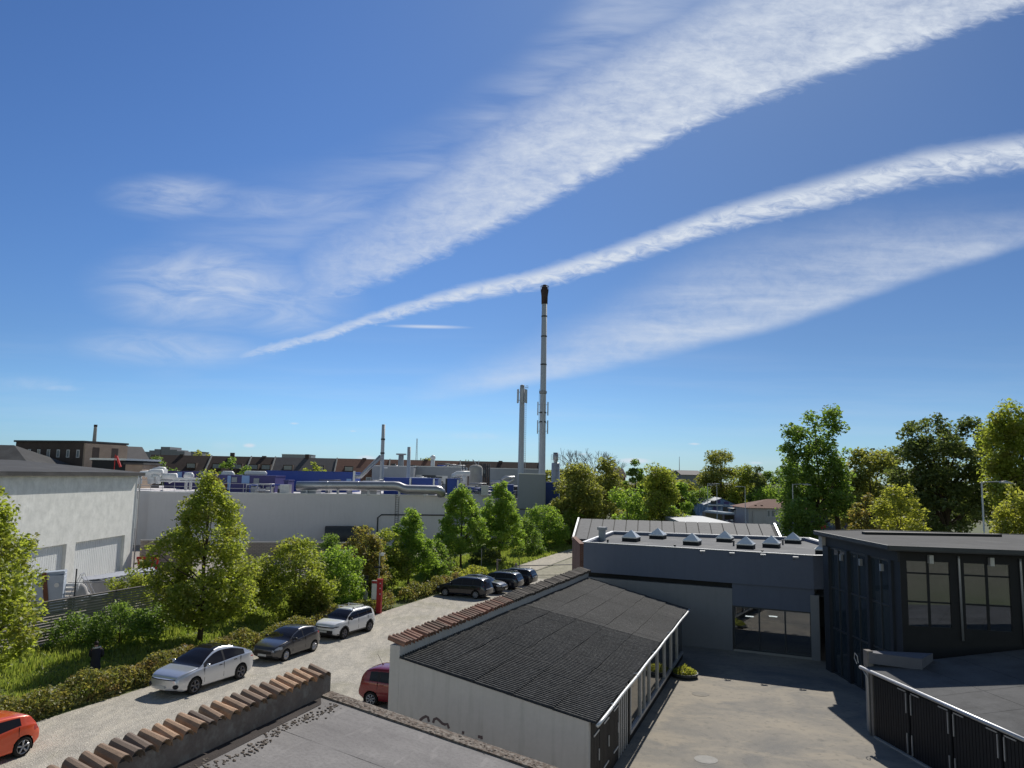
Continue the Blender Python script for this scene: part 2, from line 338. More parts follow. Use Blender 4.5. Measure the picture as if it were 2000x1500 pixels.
t.l.new(base, b.inputs['Base Color']); b.inputs['Roughness'].default_value = .92
bn = t.n.new('ShaderNodeBump'); bn.inputs['Strength'].default_value = .5; bn.inputs['Distance'].default_value = .015
t.l.new(n3, bn.inputs['Height']); t.l.new(bn.outputs[0], b.inputs['Normal']); M['asphalt'] = m_
M['road'] = pm('road_asphalt', (.07, .07, .072), .9, .15, .8, .3, 30)
M['yard'] = pm('factory_yard_concrete', (.30, .27, .245), .9, .12, .3, .3, 30, col2=(.2, .185, .17), c2=(.5, .7), c2s=.3)
M['earth'] = pm('land', (.10, .115, .06), .95, .3, .05, col2=(.16, .15, .11), c2=(.45, .6), c2s=.01)
M['turf'] = pm('turf_soil', (.085, .115, .035), .95, .3, .8, .6, 20, col2=(.13, .14, .05), c2=(.45, .6), c2s=.5)

M['leaf_lime'] = leafmat('lime_tree_leaves', (0.232, 0.295, 0.043), (0.341, 0.403, 0.070), (0.264, 0.264, 0.062), trans=0.65)
M['leaf_bright'] = leafmat('fresh_green_leaves', (0.180, 0.300, 0.045), (0.285, 0.405, 0.068), trans=0.65)
M['leaf_green'] = leafmat('mid_green_leaves', (0.132, 0.232, 0.043), (0.217, 0.310, 0.062), trans=0.60)
M['leaf_dark'] = leafmat('dark_green_leaves', (.105, .150, .045), (.170, .210, .065), trans=0.56)
M['leaf_olive'] = leafmat('olive_green_leaves', (0.202, 0.240, 0.054), (0.310, 0.318, 0.078), trans=0.60)
M['leaf_bronze'] = leafmat('bronze_young_leaves', (0.280, 0.203, 0.063), (0.224, 0.266, 0.063), trans=0.60)
M['leaf_yellow'] = leafmat('yellow_green_leaves', (0.270, 0.311, 0.047), (0.378, 0.392, 0.081), trans=0.65)
M['leaf_hedge'] = leafmat('hedge_leaves', (0.131, 0.174, 0.043), (0.319, 0.290, 0.080), (0.217, 0.145, 0.065), trans=0.55)
M['grass'] = leafmat('grass_blades', (0.176, 0.257, 0.041), (0.284, 0.324, 0.081), trans=0.60)
M['bare'] = pm('bare_twigs', (.14, .115, .095), .95, .2, 3)

# ------------------------------------------------------------------ mesh building
class MB:
    def __init__(s): s.v = []; s.f = []
    def add(s, vs, fs):
        o = len(s.v); s.v += [tuple(map(float, v)) for v in vs]; s.f += [tuple(i+o for i in f) for f in fs]; return s
    def box(s, c, d, rz=0., rx=0., ry=0.):
        m = Matrix.Translation(c) @ Matrix.Rotation(rz, 4, 'Z') @ Matrix.Rotation(ry, 4, 'Y') @ Matrix.Rotation(rx, 4, 'X')
        vs = [m @ Vector((a*d[0]/2, b*d[1]/2, e*d[2]/2)) for a in (-1, 1) for b in (-1, 1) for e in (-1, 1)]
        return s.add(vs, [(0, 1, 3, 2), (4, 6, 7, 5), (0, 4, 5, 1), (2, 3, 7, 6), (0, 2, 6, 4), (1, 5, 7, 3)])
    def bx(s, x0, x1, y0, y1, z0, z1): return s.box(((x0+x1)/2, (y0+y1)/2, (z0+z1)/2), (x1-x0, y1-y0, z1-z0))
    def beam(s, p, q, w, h):
        p = Vector(p); q = Vector(q); d = q-p; L = d.length; d.normalize()
        up = Vector((0, 0, 1)) if abs(d.z) < .98 else Vector((0, 1, 0)); a = d.cross(up).normalized(); b = a.cross(d)
        vs = [o+a*i*w/2+b*j*h/2 for o in (p, q) for i, j in ((-1, -1), (1, -1), (1, 1), (-1, 1))]
        return s.add(vs, [(0, 3, 2, 1), (4, 5, 6, 7), (0, 1, 5, 4), (1, 2, 6, 5), (2, 3, 7, 6), (3, 0, 4, 7)])
    def tube(s, pts, rs, seg=10, cap=True):
        pts = [Vector(p) for p in pts]; n = len(pts)
        if not hasattr(rs, '__len__'): rs = [rs]*n
        vs = []; 
        for i, p in enumerate(pts):
            d = (pts[min(i+1, n-1)]-pts[max(i-1, 0)]).normalized()
            up = Vector((0, 0, 1)) if abs(d.z) < .9 else Vector((0, 1, 0)); a = d.cross(up).normalized(); b = a.cross(d)
            for k in range(seg):
                t_ = 2*math.pi*k/seg; vs.append(p+(a*math.cos(t_)+b*math.sin(t_))*rs[i])
        fs = [(i*seg+k, i*seg+(k+1) % seg, (i+1)*seg+(k+1) % seg, (i+1)*seg+k) for i in range(n-1) for k in range(seg)]
        if cap: fs += [tuple(range(seg))[::-1], tuple((n-1)*seg+k for k in range(seg))]
        return s.add(vs, fs)
    def lathe(s, prof, c=(0, 0, 0), seg=20, axis='Z'):
        vs = []; n = len(prof)
        for r, h in prof:
            for k in range(seg):
                t_ = 2*math.pi*k/seg; x, y = r*math.cos(t_), r*math.sin(t_)
                p = (x, y, h) if axis == 'Z' else (x, h, y)
                vs.append((c[0]+p[0], c[1]+p[1], c[2]+p[2]))
        fs = [(i*seg+k, i*seg+(k+1) % seg, (i+1)*seg+(k+1) % seg, (i+1)*seg+k) for i in range(n-1) for k in range(seg)]
        return s.add(vs, fs)
    def ball(s, c, r, seg=12, rings=8):
        if not hasattr(r, '__len__'): r = (r, r, r)
        vs = []; fs = []
        for i in range(rings+1):
            a = math.pi*i/rings
            for k in range(seg):
                t_ = 2*math.pi*k/seg; vs.append((c[0]+r[0]*math.sin(a)*math.cos(t_), c[1]+r[1]*math.sin(a)*math.sin(t_), c[2]+r[2]*math.cos(a)))
        fs = [(i*seg+k, (i+1)*seg+k, (i+1)*seg+(k+1) % seg, i*seg+(k+1) % seg) for i in range(rings) for k in range(seg)]
        return s.add(vs, fs)
    def prism(s, poly, z0, z1):
        n = len(poly); a = sum(poly[i][0]*poly[(i+1) % n][1]-poly[(i+1) % n][0]*poly[i][1] for i in range(n))
        if a < 0: poly = poly[::-1]
        zz0 = z0 if hasattr(z0, '__len__') else [z0]*n; zz1 = z1 if hasattr(z1, '__len__') else [z1]*n
        if a < 0 and hasattr(z1, '__len__'): zz1 = zz1[::-1]
        if a < 0 and hasattr(z0, '__len__'): zz0 = zz0[::-1]
        vs = [(p[0], p[1], z) for p, z in zip(poly, zz0)]+[(p[0], p[1], z) for p, z in zip(poly, zz1)]
        return s.add(vs, [tuple(range(n))[::-1], tuple(range(n, 2*n))]+[(i, (i+1) % n, n+(i+1) % n, n+i) for i in range(n)])
    def quad(s, a, b, c, d): return s.add([a, b, c, d], [(0, 1, 2, 3)])
    def build(s, name, mat, parent=None, smooth=False, world=False, loc=None):
        me = bpy.data.meshes.new(name); vs = s.v
        if world and parent is not None:
            r = parent
            while r.parent: r = r.parent
            inv = (Matrix.Translation(r.location) @ Matrix.Rotation(r.rotation_euler.z, 4, 'Z')).inverted()
            vs = [tuple(inv @ Vector(v)) for v in vs]
        if loc is not None: vs = [(a-loc[0], b-loc[1], c-loc[2]) for a, b, c in vs]
        me.from_pydata(vs, [], s.f); me.materials.append(mat)
        if smooth:
            me.polygons.foreach_set('use_smooth', [True]*len(me.polygons))
        o = bpy.data.objects.new(name, me); C.objects.link(o)
        if loc is not None: o.location = loc
        if parent is not None: o.parent = parent
        me.validate(); me.update()
        return o
def tag(o, label=None, cat=None, group=None, kind=None):
    if label: o['label'] = label
    if cat: o['category'] = cat
    if group: o['group'] = group
    if kind: o['kind'] = kind
    return o
def thing(name, label, cat, loc=(0, 0, 0), rz=0., group=None):
    o = bpy.data.objects.new(name, None); C.objects.link(o); o.empty_display_size = .3
    o.location = loc; o.rotation_euler = (0, 0, rz); return tag(o, label, cat, group)
def npmesh(name, V, quads, mat, parent=None, nv=4):
    me = bpy.data.meshes.new(name); n = len(V); nf = n//nv
    me.vertices.add(n); me.vertices.foreach_set('co', np.ascontiguousarray(V, dtype=np.float32).ravel())
    me.loops.add(n); me.loops.foreach_set('vertex_index', np.arange(n, dtype=np.int32))
    me.polygons.add(nf); me.polygons.foreach_set('loop_start', np.arange(nf, dtype=np.int32)*nv)
    me.update(calc_edges=True); me.materials.append(mat)
    o = bpy.data.objects.new(name, me); C.objects.link(o)
    if parent is not None: o.parent = parent
    return o
def leaves(P, size, rng, up=.5, aspect=.62):
    n = len(P); N = rng.normal(size=(n, 3)); N[:, 2] = np.abs(N[:, 2])+up; N /= np.linalg.norm(N, axis=1)[:, None]
    T = rng.normal(size=(n, 3)); T -= (T*N).sum(1)[:, None]*N; T /= np.linalg.norm(T, axis=1)[:, None]; B = np.cross(N, T)
    s = (size*(.65+.7*rng.random(n)))[:, None]
    V = np.empty((n, 4, 3)); bend = N*s*.12
    V[:, 0] = P-T*s*.5; V[:, 1] = P+B*s*aspect*.5+bend; V[:, 2] = P+T*s*.55; V[:, 3] = P-B*s*aspect*.5+bend
    return V.reshape(-1, 3)

# street frame: u runs with the car park (away), v to the right of it
UA = R_(20); UX, UY = math.sin(UA), math.cos(UA)
def sv(s, v, z=0.): return (s*UX+v*UY, s*UY-v*UX, z)

# ------------------------------------------------------------------ ground
def struct(o, name=None): o['kind'] = 'structure'; return o
struct(MB().add([(-2500, -300, 0), (2500, -300, 0), (2500, 3500, 0), (-2500, 3500, 0)], [(0, 1, 2, 3)]).build('ground', M['earth']))
def sheet(name, poly, z, mat):
    n = len(poly); a = sum(poly[i][0]*poly[(i+1) % n][1]-poly[(i+1) % n][0]*poly[i][1] for i in range(n))
    if a < 0: poly = poly[::-1]
    return struct(MB().add([(p[0], p[1], z) for p in poly], [tuple(range(n))]).build(name, mat))
sheet('car_park', [sv(-30, -28.2), sv(-30, -11), sv(60, -11), sv(74, -14), sv(74, -28.2)], .008, M['gravel'])
sheet('rough_ground', [sv(74, -26), sv(74, -14), sv(60, -11), sv(75, -11), sv(130, -22), sv(130, -26)], .010, M['rough_ground'])
sheet('path', [sv(74, -28.9), sv(74, -25.9), sv(100, -26.5), sv(135, -29.0), sv(135, -31.8), sv(100, -29.5)], .014, M['path'])
sheet('courtyard', [(2, 5), sv(20, -6.6), sv(60, -6.6), (24, 50), (24, 5)], .006, M['asphalt'])
sheet('turf', [sv(-30, -39.3), sv(-30, -28.2), sv(74, -28.2), sv(74, -28.9), sv(140, -30), sv(140, -46), sv(60, -44), sv(45, -39.3)], .012, M['turf'])
sheet('factory_yard', [sv(-30, -39.4), sv(45, -39.4), sv(64, -44), (-4, 112), (-12, 125), (-80, 125), (-80, 10)], .005, M['yard'])
sheet('road', [(30, 48), (24, 70), (40, 130), (52, 210), (62, 210), (60, 130), (52, 80), (60, 48)], .007, M['road'])

# ------------------------------------------------------------------ plants
def crown_pts(prof, h0, h1, R, nclump, nleaf, rng, clump=.5, surf=.55, lean=(0, 0)):
    # clumps spread through the crown's volume; fewer leaves inside, gaps between clumps
    t_ = rng.random(nclump*4); r_ = np.array([prof(x) for x in t_])
    keep = rng.random(len(t_)) < r_/r_.max(); t_ = t_[keep][:nclump]; r_ = r_[keep][:nclump]
    a = rng.random(len(t_))*2*np.pi; rad = R*r_*(surf+(1-surf)*rng.random(len(t_)))**.8
    wob = 1+.16*np.sin(a*3+t_*7)+.10*np.sin(a*5-t_*11)
    c = np.stack([np.cos(a)*rad*wob+lean[0]*t_, np.sin(a)*rad*wob+lean[1]*t_, h0+(h1-h0)*t_], 1)
    cs = clump*(.6+.8*rng.random(len(c)))
    w = cs**2; k = rng.choice(len(c), nleaf, p=w/w.sum())
    off = rng.normal(size=(nleaf, 3)); off *= (rng.random(nleaf)**.5/np.linalg.norm(off, axis=1))[:, None]
    off[:, 2] *= .75
    return c[k]+off*cs[k][:, None], c
PROF = {
 'pear': lambda t: min(1, (t**.5)*((1-t)**1.1)*2.65)+.04,
 'cone': lambda t: min(1, t*6+.35)*(1-t)**.80+.05,
 'round': lambda t: math.sqrt(max(0, 1-(2*t-1)**2))*.98+.05,
 'dome': lambda t: math.sqrt(max(0, 1-t**2.2))*(.72+.28*min(1, t*4)),
 'bush': lambda t: math.sqrt(max(0, 1-t**2))*(.85+.15*min(1, t*5)),
 'tall': lambda t: (.55+.45*math.sin(min(1, t*1.6)*math.pi/2))*math.sqrt(max(0, 1-t**3)),
}
def plant(name, label, cat, x, y, h, R, mat, prof='pear', trunk=.25, tr=.12, n=6000, nc=110, leaf=.2, clump=.55, seed=1, group=None, limbs=14, lobes=None, lean=(0, 0), surf=.5, barkm='bark'):
    rng = np.random.default_rng(seed); T = thing(name, label, cat, (x, y, 0), 0, group)
    if lobes is None: lobes = [(0, 0, h*trunk, h, R, 1.)]
    P = []; Cs = []; tot = sum(l[5] for l in lobes)
    for (lx, ly, h0, h1, r, wt) in lobes:
        p, c = crown_pts(PROF[prof], h0, h1, r, max(8, int(nc*wt/tot)), int(n*wt/tot), rng, clump, surf, lean)
        p[:, 0] += lx; p[:, 1] += ly; c[:, 0] += lx; c[:, 1] += ly; P.append(p); Cs.append(c)
    P = np.concatenate(P); Cs = np.concatenate(Cs); P = P[P[:, 2] > .05]
    npmesh('crown' if trunk > .02 or limbs else 'foliage', leaves(P, leaf, rng), None, mat, T)
    if limbs:
        mb = MB(); top = h*.86; k = 6
        pts = [(lean[0]*i/k*.8+.06*h*.1*math.sin(i*1.7+seed), lean[1]*i/k*.8+.05*h*.1*math.cos(i*2.1+seed), top*i/k) for i in range(k+1)]
        mb.tube(pts, [tr*(1.25 if i == 0 else 1)*(1-.85*i/k) for i in range(k+1)], 8)
        for c in Cs[rng.choice(len(Cs), min(limbs, len(Cs)), replace=False)]:
            zt = max(h*trunk*.8, c[2]*.62); q = min(1, zt/top); a = Vector((lean[0]*q*.8, lean[1]*q*.8, zt)); bb = Vector(c)
            mid = a.lerp(bb, .5)+Vector((0, 0, -.06*(bb-a).length)); r0 = tr*(1-.8*q)*.6
            mb.tube([a, mid, bb], [max(.02, r0), max(.015, r0*.6), .01], 5, False)
        mb.build('trunk', M[barkm], T, True)
    return T

# row of young trees along the car park
TG = 'trees in the row behind the hedge'
plant('lime_tree', 'large leafy tree at the left edge of the photo, cut by the frame', 'tree', -23.4, 34.2, 9.7, 2.7, M['leaf_lime'], 'pear', .12, .16, 19000, 200, .21, .66, 11, TG, 22)
plant('lime_tree', 'broad pear-shaped green tree behind the silver car, its trunk seen above the roof', 'tree', -17.95, 46.4, 9.8, 2.75, M['leaf_lime'], 'pear', .12, .15, 23000, 230, .20, .64, 12, TG, 26)
plant('lime_tree', 'smallest of the row trees, slim bright green, rising behind the red sign pillar', 'tree', -8.8, 69.0, 6.9, 2.5, M['leaf_bright'], 'cone', .24, .09, 13000, 120, .21, .55, 13, TG, 16)
plant('lime_tree', 'pyramid-shaped green tree directly behind the dark people carrier', 'tree', -5.1, 83.5, 8.9, 3.3, M['leaf_bright'], 'cone', .20, .12, 17000, 150, .24, .62, 14, TG, 16)
plant('lime_tree', 'pyramid-shaped green tree beside the start of the pale path', 'tree', -1.0, 90.0, 9.1, 3.3, M['leaf_bright'], 'cone', .20, .12, 17000, 150, .25, .62, 15, TG, 16)

# bushes between fence and row
def bush(label, px, py, wpx, topy, mat, seed, prof='bush', leaf=.2, name='bush', cat='bush', Y=None, group='bushes along the car park', dens=1., limbs=6, barkm='bark'):
    p = gz(px, py) if Y is None else gd(px, py, Y)
    Yd = p[1]; ppm = FPX/Yd; hor = 930+(px-1000)*.02; h = CAMH-(topy-hor)/ppm; r = wpx/ppm/2*1.12; h *= .97
    n = int(min(15000, dens*330*(r*2)*h/(leaf/.2)**1.6+600))
    return plant(name, label, cat, p[0], p[1], h, r, mat, prof, .0 if prof == 'bush' else .12, max(.04, h*.012), n, int(30+10*r*h), leaf, .3+.09*r, seed, group, limbs, barkm=barkm)
bush('low round bush in front of the slatted fence, left of the standing person', 150, 1262, 95, 1190, M['leaf_green'], 21, leaf=.16)
bush('grey-green bush right of the standing person, against the slatted fence', 232, 1262, 120, 1172, M['leaf_green'], 22, leaf=.16)
bush('tall loose bush poking above the slatted fence near the upturned bins', 255, 1215, 70, 1105, M['leaf_lime'], 23, 'round', .17)
bush('bush between the slatted fence and the broad pear-shaped tree', 305, 1235, 90, 1168, M['leaf_green'], 24, leaf=.17)
bush('yellow-green bush at the right foot of the broad pear-shaped tree', 482, 1205, 100, 1085, M['leaf_lime'], 25, 'round', .18)
bush('tall feathery bush with an arching top, behind the dark grey hatchback', 572, 1212, 125, 1048, M['leaf_lime'], 26, 'dome', .18, dens=1.2)
bush('shaded dense bush behind the gap between the grey and the white car', 606, 1214, 70, 1120, M['leaf_olive'], 27, 'dome', .18)
bush('upright bright green bush left of the black parking sign', 655, 1198, 100, 1062, M['leaf_bright'], 28, 'dome', .19, dens=1.2)
bush('big bronze-tinted bush behind the black parking sign', 705, 1172, 88, 1022, M['leaf_bronze'], 29, 'dome', .20, dens=1.2)
bush('yellow-green bush between the bronze-tinted bush and the smallest row tree', 752, 1158, 80, 1030, M['leaf_lime'], 30, 'dome', .20)
bush('green bush at the right of the smallest row tree', 846, 1135, 60, 1048, M['leaf_green'], 31, 'dome', .22)
bush('low pale bush under the left pyramid-shaped tree', 868, 1128, 60, 1085, M['leaf_olive'], 32, leaf=.20)
bush('dark low bush between the two pyramid-shaped trees', 950, 1105, 60, 1062, M['leaf_dark'], 33, leaf=.22)
bush('rounded green bush just right of the right pyramid-shaped tree', 1030, 1085, 56, 1012, M['leaf_green'], 34, leaf=.24, Y=None)
bush('large bright green bush left of the path, in front of the factory tower', 1062, 1073, 84, 985, M['leaf_bright'], 35, 'dome', .27)
bush('bright green bush at the far end of the path, left of the blue building', 1108, 1064, 66, 975, M['leaf_bright'], 36, 'dome', .28)
bush('dark green bush at the very end of the path', 1128, 1056, 40, 1000, M['leaf_dark'], 37, 'dome', .28)
bush('small weedy bush against the factory wall beside the dark storage tank', 640, 1130, 60, 1040, M['leaf_green'], 38, 'dome', .2)

# hedge beside the car park: trimmed, with breaks
def hedge(name, label, s0, s1, v, w, h, mat, seed, leaf=.13, dens=420, group=None):
    rng = np.random.default_rng(seed); L = s1-s0; n = int(L*dens*(w+h)*.9)
    o = sv((s0+s1)/2, v); T = thing(name, label, 'hedge', o, 0, group)
    s = rng.random(n)*L-L/2; hh = h*(1+.16*np.sin(s*1.3+seed)+.10*np.sin(s*3.1))
    a = rng.random(n)*math.pi; rr = 1-.35*rng.random(n)**1.6
    vv = np.cos(a)*w/2*rr*(1+.14*np.sin(s*2.3+seed)); z = np.abs(np.sin(a))**.6*hh*rr
    P = np.stack([s*UX+vv*UY, s*UY-vv*UX, z], 1)+rng.normal(size=(n, 3))*.05; P[:, 2] = np.clip(P[:, 2], .03, 9)
    npmesh('foliage', leaves(P, leaf, rng, .3), None, mat, T)
    mb = MB()
    for k in range(int(L*2)):
        q = rng.random()*L-L/2; b = rng.normal()*.12
        mb.tube([(q*UX+b*UY, q*UY-b*UX, 0), (q*UX+b*2*UY, q*UY-b*2*UX, h*.8)], [.03, .012], 5, False)
    tag(mb.build('stems', M['bark'], T), kind='stuff'); return T
HG = 'clipped hedge along the car park'
hedge('hedge', 'clipped brown-green hedge behind the orange car, from the photo\'s left edge to the silver car', 18, 37.5, -28.9, 1.3, 1.05, M['leaf_hedge'], 41, group=HG)
hedge('hedge', 'clipped hedge behind the silver car and the dark grey hatchback', 38, 48, -28.9, 1.1, .95, M['leaf_hedge'], 42, .14, 330, group=HG)
hedge('hedge', 'clipped hedge behind the white car with roof bars', 48.2, 53.2, -28.9, 1.2, 1.0, M['leaf_hedge'], 43, .14, 330, group=HG)
hedge('hedge', 'dark clipped hedge between the red sign pillar and the dark people carrier', 55.5, 66, -28.9, 1.1, 1.1, M['leaf_hedge'], 44, .16, 260, group=HG)
hedge('hedge', 'yellowish end of the hedge behind the parked dark cars', 66.3, 73, -29.2, 1.2, 1.1, M['leaf_yellow'], 45, .18, 180, group=HG)

# grass
rng = np.random.default_rng(77); nb = 70000
s = 12+rng.random(nb)**1.25*70; v = -39.2+rng.random(nb)*9.9
cl = np.sin(s*1.9+v*1.3)+np.sin(s*.7-v*2.1)+rng.normal(size=nb)*.6
hgt = (.14+.07*np.clip(cl, -1, 1.8)+.10*rng.random(nb))*(1+.6*(v < -35))
bx_ = s*UX+v*UY; by_ = s*UY-v*UX; w = .035+.0006*s
a = rng.random(nb)*2*np.pi; lean = rng.normal(size=(nb, 2))*.08
V = np.empty((nb, 3, 3)); V[:, 0] = np.stack([bx_-np.cos(a)*w, by_-np.sin(a)*w, np.full(nb, .01)], 1); V[:, 1] = np.stack([bx_+np.cos(a)*w, by_+np.sin(a)*w, np.full(nb, .01)], 1)
V[:, 2] = np.stack([bx_+lean[:, 0], by_+lean[:, 1], hgt], 1)
tag(npmesh('grass', V.reshape(-1, 3), None, M['grass'], nv=3), 'uneven green grass between the hedge and the slatted fence', 'grass', kind='stuff')
nb = 16000; s = 74+rng.random(nb)*55; v = -29.3-rng.random(nb)*9; bx_ = s*UX+v*UY; by_ = s*UY-v*UX; a = rng.random(nb)*6.28; w = .09
hgt = .2+.25*rng.random(nb); lean = rng.normal(size=(nb, 2))*.1
V = np.empty((nb, 3, 3)); V[:, 0] = np.stack([bx_-np.cos(a)*w, by_-np.sin(a)*w, np.full(nb, .01)], 1); V[:, 1] = np.stack([bx_+np.cos(a)*w, by_+np.sin(a)*w, np.full(nb, .01)], 1)
V[:, 2] = np.stack([bx_+lean[:, 0], by_+lean[:, 1], hgt], 1)
tag(npmesh('grass', V.reshape(-1, 3), None, M['grass'], nv=3), 'taller grass verge left of the pale path', 'grass', kind='stuff')

# ------------------------------------------------------------------ left white workshop building (wall along +Y at X=-36.3)
WX = -36.3; WY0, WY1 = 22., 75.6
B = thing('white_workshop', 'big white rendered workshop with tall slatted doors at the left edge', 'building', (WX, WY1, 0))
def loc(o): return lambda x, y, z: (x-o[0], y-o[1], z-o[2])
zd = 3.75; doors = [(47.6, 54.0), (55.2, 64.3), (65.6, 73.9)]
mb = MB(); mb.bx(-26, -.32, WY0-WY1, 0, 0, 9.55)
mb.bx(-.32, 0, WY0-WY1, 0, zd, 9.55)
e = [WY0]+[q for d in doors for q in d]+[WY1]
for a, b in zip(e[0::2], e[1::2]): mb.bx(-.32, 0, a-WY1, b-WY1, 0, zd)
mb.build('wall', M['stucco_white'], B)
for a, b in doors:
    mb = MB(); a -= WY1; b -= WY1
    n = int((b-a)/.3)
    for i in range(n): mb.bx(-.318+.0, -.27, a+(b-a)*i/n+.03, a+(b-a)*(i+1)/n-.03, .05, zd-.004)
    mb.bx(-.319, -.30, a+.002, b-.002, .04, zd-.005)
    mb.build('door', M['door_white'], B)
rf = MB(); rf.add([(.5, WY0-WY1-.5, 9.62), (.5, .35, 9.62), (-12, .35, 10.6), (-12, WY0-WY1-.5, 10.6), (-26.5, .35, 9.6), (-26.5, WY0-WY1-.5, 9.6)], [(0, 1, 2, 3), (3, 2, 4, 5)])
rf.bx(.40, .52, WY0-WY1-.5, .36, 9.32, 9.60); rf.bx(-26.5, .40, .30, .36, 9.38, 9.60); rf.bx(-26, .40, WY0-WY1-.5, .30, 9.552, 9.60)
rf.build('roof', M['dark_felt'], B)
MB().tube([(.1, .1, 9.3), (.14, .16, 9.1), (.14, .16, .1)], .07, 8).build('downpipe', M['light_metal'], B, True)
L = MB(); ly = 56.2-WY1; L.tube([(0, ly, 5.35), (.12, ly, 5.6), (.55, ly+.05, 5.45)], .03, 6); L.box((.75, ly+.07, 5.38), (.5, .22, .09), ry=.15); L.ball((.1, ly, 5.75), (.07, .07, .12), 8, 6)
L.build('wall_lamp', M['pipe_dark'], B)

P = thing('porch', 'small lean-to annex with a brown roof edge against the white workshop', 'annex', (-34.2, 47.5, 0))
mb = MB(); mb.bx(-2.1, 1.6, -9, 1.0, 0, 4.3); mb.build('wall', M['stucco_grey'], P)
mb = MB(); mb.prism([(-2.1, -9.5), (2.3, -9.5), (2.3, 1.4), (-2.1, 1.4)], [4.75, 4.45, 4.45, 4.75], [4.98, 4.68, 4.68, 4.98]); mb.build('roof', M['rust'], P)

# dark hip roof behind the workshop
H_ = gd(-20, 900, 105)
B = thing('hip_roofed_house', 'grey hipped roof rising behind the white workshop at the left edge', 'building', (-82, 118, 0))
mb = MB(); mb.bx(-14, 13, -7, 7, 0, 9.2); mb.build('wall', M['brick_dark'], B)
mb = MB(); mb.add([(-15, -8, 9.2), (14.5, -8, 9.2), (14.5, 8, 9.2), (-15, 8, 9.2), (-8, 0, 13.2), (6, 0, 13.2)], [(0, 1, 5, 4), (1, 2, 5), (2, 3, 4, 5), (3, 0, 4), (0, 3, 2, 1)]); mb.build('roof', M['dark_felt'], B)

# dark brick block with rows of windows
def block(name, label, cat, pl, pr, Yl, Yr, ztop, depth, wall, win=None, rows=(), ncol=0, ww=1.1, wh=1.6, roof=None, rooflabel=None, side=None, zbase=0, hip=None):
    a = gd(pl, 900, Yl); b = gd(pr, 900, Yr); L = math.hypot(b[0]-a[0], b[1]-a[1]); rz = math.atan2(b[1]-a[1], b[0]-a[0])
    T = thing(name, label, cat, (a[0], a[1], 0), rz)
    MB().bx(0, L, 0, depth, zbase, ztop).build('wall', wall, T)
    if hip:
        eave, ridge = ztop, hip
        MB().add([(-.3, -.5, eave), (L+.3, -.5, eave), (L+.3, depth+.5, eave), (-.3, depth+.5, eave), (-.3, depth/2, ridge), (L+.3, depth/2, ridge)], [(0, 1, 5, 4), (2, 3, 4, 5), (3, 0, 4), (1, 2, 5), (0, 3, 2, 1)]).build('roof', roof, T)
    elif roof: MB().bx(-.25, L+.25, -.25, depth+.25, ztop, ztop+.3).build('roof', roof, T)
    for z in rows:
        for i in range(ncol):
            x = L*(i+.5)/ncol
            f = MB().bx(x-ww/2, x+ww/2, -.06, .02, z-wh/2, z+wh/2).build('window', M['pipe_white'], T)
            MB().bx(x-ww/2+.09, x+ww/2-.09, -.075, -.04, z-wh/2+.09, z+wh/2-.09).build('pane', win or M['glass_far'], f)
    return T, L
T, L = block('dark_brick_block', 'dark brown brick block with a row of white-framed windows, thin chimney beside it', 'building', 28, 161, 128, 124, 14.0, 9, M['brick_dark'], rows=(12.2, 8.9), ncol=7, ww=.62, wh=1.25, roof=M['dark_felt'])
MB().bx(L+.002, L+.32, .02, 9-.02, 0, 13.9).build('end_wall', M['brick_yellow'], T)
for zz in (8.8, 12.2):
    for yy in (2.2, 6.2): MB().bx(L+.29, L+.36, yy-.7, yy+.7, zz-1.1, zz+1.1).build('window', M['brick_dark'], T)
p = gd(181, 900, 130); T = thing('brick_chimney', 'thin tapering pale brick chimney at the end of the dark brick block', 'chimney', (p[0], p[1], 0))
MB().lathe([(.55, 0), (.42, 9), (.26, 16.5), (.24, 17.2), (.15, 17.2)], seg=14).build('shaft', M['concrete'], T, True)
MB().lathe([(.28, 16.9), (.28, 17.25), (.15, 17.25)], seg=14).build('cap', M['dark_cap'], T)
block('flat_roofed_shed', 'low black flat-roofed building right of the dark brick block', 'building', 180, 246, 118, 117, 11.2, 8, M['black_paint'], roof=M['light_metal'])
block('tan_brick_shed', 'low tan brick block in front of the long brick terrace', 'building', 246, 279, 116, 116, 10.6, 6, M['brick_yellow'], roof=M['dark_felt'])
block('terrace_block', 'black-roofed block left of the long brick terrace', 'building', 210, 290, 175, 182, 11.8, 9, M['brick_dark'], roof=M['roof_slate'], hip=15.2)
p = gd(224, 905, 114); T = thing('climbing_frame', 'small red post structure on the flat black roof', 'roof equipment', (p[0], p[1], 0))
MB().tube([(0, 0, 0), (0, 0, 12)], .06, 6).beam((.2, 0, 11.8), (.9, 0, 10.2), .25, .25).build('frame', M['red'], T)
plant('far_tree', 'dark tree rising behind the workshop roof at the left edge', 'tree', -70, 96, 15.2, 5.2, M['leaf_green'], 'round', .2, .3, 5000, 60, .5, 1.3, 61)

